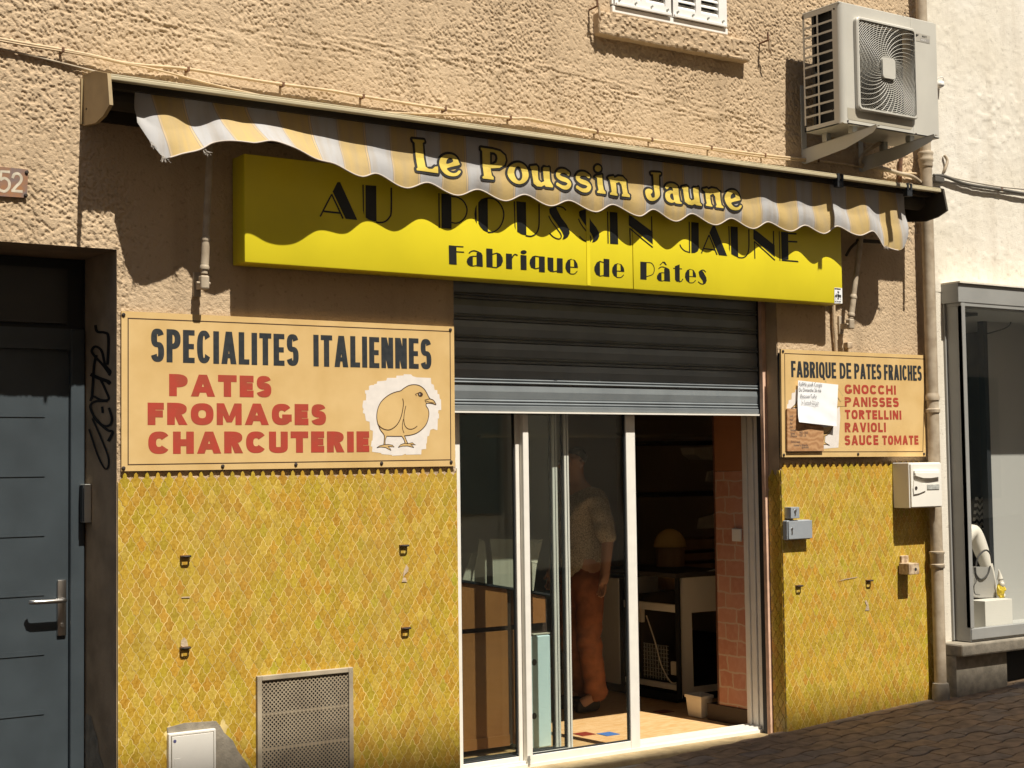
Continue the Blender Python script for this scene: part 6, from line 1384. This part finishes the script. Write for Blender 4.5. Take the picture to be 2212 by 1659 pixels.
jb = thing('junction_box', 'flaking beige iron box with a round hole near the drainpipe', 'box', (7.6, -.05, .86))
a, b2 = P('rt', 1905, 1095, -.10), P('rt', 2045, 925, -.10)
m_ = MB(); m_.box(a.x, b2.x, -.105, -.02, a.z, b2.z, bev=.004); m_.box(a.x + .02, b2.x - .01, -.03, -.006, a.z + .03, b2.z + .045, bev=.004); m_.build('body', M_beige, jb)
m_ = MB(); p = P('rt', 2003, 1015, -.105); m_.tube([(p.x, -.100, p.z), (p.x, -.1065, p.z)], .010, 12); m_.build('hole', M_rubber, jb)
# hooks left in the tiles
hk0 = None
for i, (c, x, y, lab) in enumerate((('lt', 258, 182, 'upper left iron hook on the left tiled panel'), ('lt', 1987, 97, 'upper right iron hook on the left tiled panel'), ('lt', 2002, 750, 'lower right iron hook on the left tiled panel'), ('lt', 255, 905, 'lower left iron hook below a bare mortar patch'), ('rt', 335, 1250, 'iron hook low on the right tiled panel near the entrance'), ('rt', 1330, 1175, 'iron hook in the middle of the right tiled panel'))):
    p = P(c, x, y, -.012)
    if hk0 is None:
        hk0 = thing('wall_hook', lab, 'hook', p, 'iron hooks in the yellow tiles')
        m_ = MB(); m_.tube([(p.x - .018, -.008, p.z), (p.x - .018, -.035, p.z), (p.x - .014, -.038, p.z), (p.x + .014, -.038, p.z), (p.x + .018, -.035, p.z), (p.x + .018, -.008, p.z)], .0046, 6); m_.build('staple', M_darkmetal, hk0)
        m_ = MB(); m_.box(p.x - .024, p.x + .024, -.024, -.010, p.z - .003, p.z + .005); m_.build('plate', M_rust, hk0)
    else:
        h = copy_tree(hk0); h.location = p; h['label'] = lab
# scars in the glaze where tiles or fittings broke off
m_ = MB()
for c, pts in (('lt', [(225, 890), (228, 850), (252, 822), (275, 850), (284, 895), (262, 908)]), ('lt', [(1985, 355), (1990, 300), (2012, 245), (2030, 275), (2022, 305), (2000, 325)]), ('lt', [(1975, 385), (1985, 350), (2005, 350), (2018, 385)]), ('rt', [(1290, 1590), (1310, 1530), (1285, 1470), (1300, 1445), (1330, 1500), (1345, 1590)]), ('rt', [(1285, 1600), (1345, 1600), (1345, 1585), (1285, 1588)]), ('lt', [(230, 512), (300, 510), (298, 500), (232, 503)]), ('rt', [(890, 1186), (1180, 1128), (1175, 1120), (1000, 1150)])): m_.flat([P2(c, pts, -.0145)], -.0145)
m_.build_each('mortar_scar', M_mortar, house)
# ventilation grille
gr = thing('vent_grille', 'square perforated metal vent grille low in the yellow tiles', 'grille', (3.32, -.02, -.1))
GB = 0.02; f_ = .024
m_ = MB(); yg = -.030
m_.box(GX0, GX0 + f_, yg, -.002, GB - .3, GZ, bev=.003); m_.box(GX1 - f_, GX1, yg, -.002, GB - .3, GZ, bev=.003); m_.box(GX0 + f_, GX1 - f_, yg + .0005, -.002, GZ - f_, GZ - .0005, bev=.003); m_.build('frame', mat('grille_frame', (.42, .35, .25), .6, mottle=.3, mscale=10), gr)
M_perf = bpy.data.materials.new('perforated_sheet'); M_perf.use_nodes = True; n, l, b = nodes_of(M_perf)
tc = n.new('ShaderNodeTexCoord'); sp = n.new('ShaderNodeSeparateXYZ'); l.new(tc.outputs['Object'], sp.inputs[0])
def M2(op, a, b_=None):
    q = n.new('ShaderNodeMath'); q.operation = op
    for i, vv in enumerate((a, b_)):
        if vv is None: continue
        if isinstance(vv, (int, float)): q.inputs[i].default_value = vv
        else: l.new(vv, q.inputs[i])
    return q.outputs[0]
# small round holes between four-lobed ones, 45 degree lattice
pch = 2 * math.pi / 0.0205
su = M2('COSINE', M2('MULTIPLY', sp.outputs['X'], pch)); sv_ = M2('COSINE', M2('MULTIPLY', sp.outputs['Z'], pch))
hole = M2('GREATER_THAN', M2('ABSOLUTE', M2('ADD', su, sv_)), 1.02)
tp = n.new('ShaderNodeBsdfTransparent'); ms = n.new('ShaderNodeMixShader'); l.new(hole, ms.inputs[0]); l.new(b.outputs[0], ms.inputs[1]); l.new(tp.outputs[0], ms.inputs[2]); l.new(ms.outputs[0], n['Material Output'].inputs[0])
nz_ = n.new('ShaderNodeTexNoise'); nz_.inputs['Scale'].default_value = 6; nz_.inputs['Detail'].default_value = 6; l.new(tc.outputs['Object'], nz_.inputs[0]); cm = n.new('ShaderNodeValToRGB'); cm.color_ramp.elements[0].position = .4; cm.color_ramp.elements[1].position = .65; cm.color_ramp.elements[0].color = (.33, .27, .185, 1); cm.color_ramp.elements[1].color = (.24, .19, .13, 1); l.new(nz_.outputs['Fac'], cm.inputs[0]); l.new(cm.outputs[0], b.inputs['Base Color']); b.inputs['Roughness'].default_value = .6
m_ = MB(); m_.add([(GX0 + f_, -.021, GB - .3), (GX1 - f_, -.021, GB - .3), (GX1 - f_, -.021, GZ - f_), (GX0 + f_, -.021, GZ - f_)], [(0, 1, 2, 3)]); m_.build('perforated_sheet', M_perf, gr)
m_ = MB()
for zz in (.46, .30, .13): m_.box(GX0 + f_, GX1 - f_, -.0195, -.012, zz - .006, zz + .006)
m_.build_each('rib', mat('rib', (.30, .24, .16), .7), gr)
m_ = MB(); m_.box(GX0 + .01, GX1 - .01, -.0118, -.009, GB - .3, GZ - .01); m_.build('dark_cavity', M_rubber, gr)
# gas meter box in a cement patch
m_ = MB(); pts = P2('b1', [(1040, 1700), (1045, 1372), (1040, 1330), (1150, 1300), (1345, 1288), (1372, 1320), (1395, 1360), (1450, 1410), (1478, 1470), (1500, 1500), (1530, 1540), (1570, 1600), (1640, 1700)], -.016)
m_.prism(pts, lambda u, v_, d: (u, -.0158 + d, v_), .012); m_.build('cement_patch', M_conc, house, recalc=True)
gm = thing('gas_meter_box', 'cream gas meter box set in grey cement at the foot of the tiles', 'box', (2.76, -.03, 0))
a, b2 = P('b1', 1048, 1368, -.03), P('b1', 1342, 1340, -.03)
GT = a.z
m_ = MB(); m_.box(a.x, b2.x, -.034, -.004, -.3, GT, bev=.004); m_.build('frame', M_ivory, gm)
m_ = MB(); m_.box(a.x + .014, b2.x - .014, -.0375, -.0345, -.3, GT - .014, bev=.0015); d_ = m_.build('door', M_ivory, gm)
m_ = MB(); m_.box(a.x + .010, b2.x - .010, -.0349, -.0341, -.3, GT - .010); m_.build('door_gap', M_conc, gm)
m_ = MB(); p = P('b1', 1088, 1414, -.038); m_.tube([(p.x, -.0370, p.z), (p.x, -.0385, p.z)], .0075, 12); m_.build('lock', mat('blue_lock', (.10, .10, .22), .5), d_)
m_ = MB(); q = P2('b1', [(1085, 1524), (1125, 1522)], -.038); m_.box(q[0][0], q[1][0], -.0385, -.0372, q[0][1] - .12, q[0][1], bev=.001); m_.build('hand_pull', M_ivory, d_)
# intercom on the entrance jamb
ic = thing('intercom', 'slim steel intercom plate on the shaded door jamb', 'intercom', (2.39, .31, 1.365))
p0, p1 = PX('dr', 522, 612, 2.392), PX('dr', 580, 845, 2.378)
m_ = MB(); m_.box(2.358, 2.392, .285, .395, p1.z, p0.z, bev=.003); m_.build('housing', M_alug, ic)
m_ = MB(); m_.box(2.352, 2.3575, .295, .385, p1.z + .006, p0.z - .006); m_.build('face', M_rubber, ic)
m_ = MB(); m_.box(2.355, 2.388, .281, .2848, p1.z + .002, p0.z - .002); m_.build('edge_strip', M_steel, ic)
# shutter stays beside the upper window
for c, base, lab in (('z2', (1612, 62), 'rusty iron shutter stay left of the window sill'), ('z3', (565, 272), 'rusty iron shutter stay right of the window sill')):
    p = P(c, base[0], base[1], -.0)
    t_ = thing('shutter_stay', lab, 'shutter stay', (p.x, 0, p.z - .08), 'iron shutter stays')
    m_ = MB(); m_.tube([(p.x, .004, p.z), (p.x, -.075, p.z + .004), (p.x - .004, -.082, p.z + .002)], .0055, 6); m_.tube([(p.x - .004, -.078, p.z + .05), (p.x - .004, -.08, p.z)], .006, 6); m_.build('rod', M_rust, t_)
    m_ = MB(); m_.tube(cr([(p.x + .003, -.076, p.z + .004), (p.x + .012, -.074, p.z - .02), (p.x + .014, -.072, p.z - .05), (p.x + .026, -.070, p.z - .072)], 5), [.007] * 15 + [.006], 6); m_.build('drop_weight', M_beige, t_)

# ================================================================== THE CREAM HOUSE NEXT DOOR
nh = thing('house', 'cream plastered neighbouring house with a grey framed display window', 'house', (9.0, .2, -.2))
NX0 = 7.93; BX0 = 7.985; BZ0, BZ1 = .45, 2.745
m_ = MB(); st2 = .02
gx_, gzv = np.arange(7.80, 9.6, .009), np.arange(2.70, 5.1, .009)
Xn, Zn = np.meshgrid(gx_, gzv, indexing='ij'); Hn = .005 * (vnoise(Xn, Zn, .22, .2, 21) - .5) + .0035 * sstep(.45, .75, vnoise(Xn, Zn, .05, .045, 22)) * vnoise(Xn, Zn, .5, .4, 23) + .0018 * vnoise(Xn, Zn, .02, .02, 24)
nxx, nzz = Xn.shape; idn = np.arange(nxx * nzz).reshape(nxx, nzz)
m_.add(list(map(tuple, np.stack([Xn.ravel(), -.004 - Hn.ravel(), Zn.ravel()], 1))), list(map(tuple, np.stack([idn[:-1, :-1].ravel(), idn[1:, :-1].ravel(), idn[1:, 1:].ravel(), idn[:-1, 1:].ravel()], 1))))
m_.build('plaster_face', M_cream, nh, smooth=True)
m_ = MB(); m_.box(NX0 - .12, 20, 0.01, .5, BZ1 - .03, 12); m_.box(NX0 - .12, BX0 + .02, -.004, .5, -.5, BZ1 - .03); m_.box(9.6, 20, -.0, .5, -1, BZ1); m_.build('wall', M_cream, nh)
# stone ledge with a cellar opening under it
zl = BZ0 - .012
pl = P('c7', 418, 1450, -.15)
m_ = MB(); m_.box(7.86, 9.7, -.175, .1, zl - .085, zl - .005, bev=.012); m_.box(7.86, 8.36, -.12, .3, -.3, zl - .085); m_.box(8.86, 9.7, -.12, .3, -.3, zl - .085); m_.box(8.36, 8.86, -.02, .3, -.3, zl - .085); m_.build('ledge', M_conc, nh)
m_ = MB(); m_.box(8.365, 8.855, -.0225, -.0205, 0.0, zl - .09); m_.build('cellar_opening', M_rubber, nh)
# projecting display window
m_ = MB(); yw = -.14
m_.box(BX0, BX0 + .012, yw, .02, BZ0, 2.62); m_.box(BX0, BX0 + .035, yw - .004, yw + .03, BZ0 + .075, 2.62, bev=.003); m_.box(BX0 - .02, BX0 - .001, -.02, .02, BZ0 - .01, BZ1 - .01)
m_.box(BX0 + .003, 9.6, yw - .008, yw + .03, BZ0, BZ0 + .072, bev=.004); m_.box(BX0, 9.6, yw, .02, BZ0 - .011, BZ0 - .0005)
m_.build('window_frame', M_greyframe, nh)
m_ = MB(); m_.box(BX0 - .03, 9.6, yw - .006, .02, 2.621, BZ1, bev=.004); m_.box(BX0 - .005, 9.6, yw - .002, .02, 2.60, 2.6205); m_.build('fascia', M_greyframe, nh)
m_ = MB(); m_.box(BX0 - .03, 9.6, yw - .02, .03, BZ1 + .0005, BZ1 + .012); m_.build('canopy', M_cream, nh)
m_ = MB(); m_.box(BX0 + .035, 9.6, yw + .008, yw + .014, BZ0 + .072, 2.60); m_.build('pane', M_glass2, nh)
m_ = MB(); m_.box(BX0 + .012, 9.6, yw + .03, 1.2, BZ0 - .011, BZ0 + .008); m_.box(8.93, 9.6, .42, .45, BZ0, 2.6); m_.build('display_panel', M_lightgrey, nh)
m_ = MB(); m_.box(BX0 + .012, 9.6, yw + .02, 1.2, 2.585, 2.60); m_.build('display_ceiling', M_lightgrey, nh)
m_ = MB(); m_.box(8.0, 9.6, 1.2, 1.25, .3, 2.7); m_.box(9.6, 9.62, -.1, 1.2, .3, 2.7); m_.build('display_back', M_bdark, nh)
m_ = MB(); m_.box(8.885, 8.928, .40, .45, BZ0, 2.584); m_.build('panel_edge', M_rubber, nh)
m_ = MB(); m_.box(8.06, 8.35, .02, .14, 2.565, 2.583); sp_ = m_.build('spot_rail', M_rubber, nh)
m_ = MB(); m_.tube(cr([PX('c4', 910, 610, 8.7) , PX('c4', 890, 640, 8.68), PX('c4', 830, 665, 8.6), PX('c4', 740, 690, 8.5)], 6), .004, 6); m_.build('wire', M_rubber, nh)
# what stands in the display
ZD = BZ0 + .009
pc = PZ('c7', 705, 1290, ZD); pl_ = PZ('c7', 603, 1262, ZD); pr_ = PZ('c7', 906, 1268, ZD); zt2 = P('c7', 702, 1046, pc.y).z
m_ = MB(); m_.box(pc.x, pr_.x, pc.y, pc.y + .30, ZD, zt2, bev=.002); tag(m_.build('pedestal', mat('white_lacquer', (.80, .76, .68), .4)), 'white cube pedestal in the neighbouring display window', 'pedestal')
bg = thing('handbag', 'grey leather handbag with looped strap standing on the white pedestal', 'handbag', (pc.x, pc.y + .12, zt2))
yb2 = pc.y + .12
q = P2('c7', [(598, 1022), (782, 1022), (772, 900), (748, 800), (622, 795), (606, 900)], yb2); zb_ = min(a[1] for a in q); q = [(a, max(b_, zt2 + .001)) for a, b_ in q]
m_ = MB(); m_.prism(q, lambda u, v_, d: (u, yb2 + d, v_), .08); m_.build('bag_body', M_bag, bg, recalc=True)
m_ = MB(); m_.tube([P('c7', x, y, yb2 - .006) for x, y in cr([(628, 800), (632, 850), (660, 885), (690, 880), (720, 845), (735, 790)], 5)], .006, 6); m_.tube([P('c7', x, y, yb2 + .04) for x, y in cr([(632, 790), (650, 720), (700, 676), (735, 700), (748, 770)], 5)], .006, 6); m_.tube([P('c7', x, y, yb2 - .012) for x, y in cr([(634, 860), (632, 910), (618, 930), (624, 990), (660, 1000)], 5)], .003, 6); m_.build('strap', M_strap, bg)
gn = thing('gnome_figurine', 'small pale garden gnome figurine beside the handbag', 'figurine', (pr_.x - .1, pc.y + .1, zt2))
g0 = P('c7', 812, 1022, pc.y + .09); gxx, gyy = g0.x, g0.y; hT = P('c7', 785, 815, gyy).z - zt2
m_ = MB(); s_ = hT / .30
m_.tube([(gxx - .018 * s_, gyy - .012, zt2), (gxx - .016 * s_, gyy - .004, zt2 + .03 * s_)], .016 * s_, 10); m_.tube([(gxx + .018 * s_, gyy - .012, zt2), (gxx + .016 * s_, gyy - .004, zt2 + .03 * s_)], .016 * s_, 10)
m_.tube([(gxx, gyy, zt2 + z * s_) for z in (.02, .05, .09, .13, .15)], [.030 * s_, .042 * s_, .044 * s_, .034 * s_, .022 * s_], 14)
m_.build('torso', M_gnome, gn, smooth=True)
m_ = MB(); m_.tube([(gxx, gyy - .004, zt2 + z * s_) for z in (.145, .16, .18, .195)], [.018 * s_, .028 * s_, .028 * s_, .022 * s_], 14)
m_.tube([(gxx, gyy - .022 * s_, zt2 + z * s_) for z in (.10, .125, .15, .168)], [.006 * s_, .022 * s_, .028 * s_, .02 * s_], 10); m_.build('face_and_beard', M_mann, gn, smooth=True)
m_ = MB(); m_.tube([(gxx - .022 * s_ * t_ ** 2, gyy, zt2 + (.19 + .11 * t_) * s_) for t_ in (0, .15, .5, .8, 1)], [.034 * s_, .030 * s_, .018 * s_, .009 * s_, .003 * s_], 14); m_.build('pointed_hat', M_mann, gn, smooth=True)
m_ = MB(); m_.tube(cr([(gxx - .038 * s_, gyy, zt2 + .125 * s_), (gxx - .05 * s_, gyy - .015, zt2 + .09 * s_), (gxx - .025 * s_, gyy - .035 * s_, zt2 + .08 * s_)], 4), .010 * s_, 8); m_.tube(cr([(gxx + .038 * s_, gyy, zt2 + .125 * s_), (gxx + .05 * s_, gyy - .015, zt2 + .09 * s_), (gxx + .025 * s_, gyy - .035 * s_, zt2 + .08 * s_)], 4), .010 * s_, 8); m_.build('arm', M_gnome, gn, smooth=True)
mq = thing('mannequin', 'seated white mannequin with bent knee in the neighbouring display window', 'mannequin', (8.35, .4, .6))
ym = .42
k0, k1, k2 = P('c7', 470, 640, ym), P('c7', 600, 478, ym), P('c7', 715, 800, ym - .06)
hip = k0 + Vector((-.05, .1, -.02)); ank = k2 + Vector((.05, 0, -.16))
v = [(hip, (.10, .11)), (k0, .088), (k1 + Vector((.015, 0, -.045)), .068), (k1.lerp(k2, .4), .06), (k2, .045), (ank, .034), (ank + Vector((.02, -.09, -.05)), .026), (hip + Vector((-.02, .05, .25)), (.09, .12)), (hip + Vector((-.01, .05, .50)), (.08, .14)), (hip + Vector((0, .05, .60)), .045), (hip + Vector((0, .03, .72)), (.075, .085)),
     (k0 + Vector((.02, .17, -.02)), .085), (k1 + Vector((.03, .17, -.14)), .066), (k2 + Vector((-.01, .17, -.02)), .044)]
skin_mesh('body', v, [(0, 1), (1, 2), (2, 3), (3, 4), (4, 5), (5, 6), (0, 7), (7, 8), (8, 9), (9, 10), (0, 11), (11, 12), (12, 13)], M_mann, mq)
sc = thing('striped_scarf', 'black and grey zigzag striped cloth hanging behind the mannequin', 'cloth', (8.5, .7, 1.2))
M_zig = bpy.data.materials.new('zigzag_knit'); M_zig.use_nodes = True; n, l, b = nodes_of(M_zig); tc = n.new('ShaderNodeTexCoord'); sp = n.new('ShaderNodeSeparateXYZ'); l.new(tc.outputs['Object'], sp.inputs[0])
zz_ = M2('ADD', sp.outputs['Z'], M2('MULTIPLY', M2('PINGPONG', sp.outputs['X'], .03), .8)); wv_ = M2('GREATER_THAN', M2('FRACT', M2('MULTIPLY', zz_, 22)), .5)
cm = n.new('ShaderNodeMix'); cm.data_type = 'RGBA'; cm.inputs[6].default_value = (.02, .02, .02, 1); cm.inputs[7].default_value = (.45, .42, .36, 1); l.new(wv_, cm.inputs[0]); l.new(cm.outputs[2], b.inputs['Base Color']); b.inputs['Roughness'].default_value = .9
m_ = MB(); q = P2('c7', [(632, 480), (640, 290), (725, 285), (728, 500), (690, 520)], .62); m_.prism(q, lambda u, v_, d: (u, .62 + d + .02 * math.sin(u * 40), v_), .02); m_.build('cloth', M_zig, sc, recalc=True)
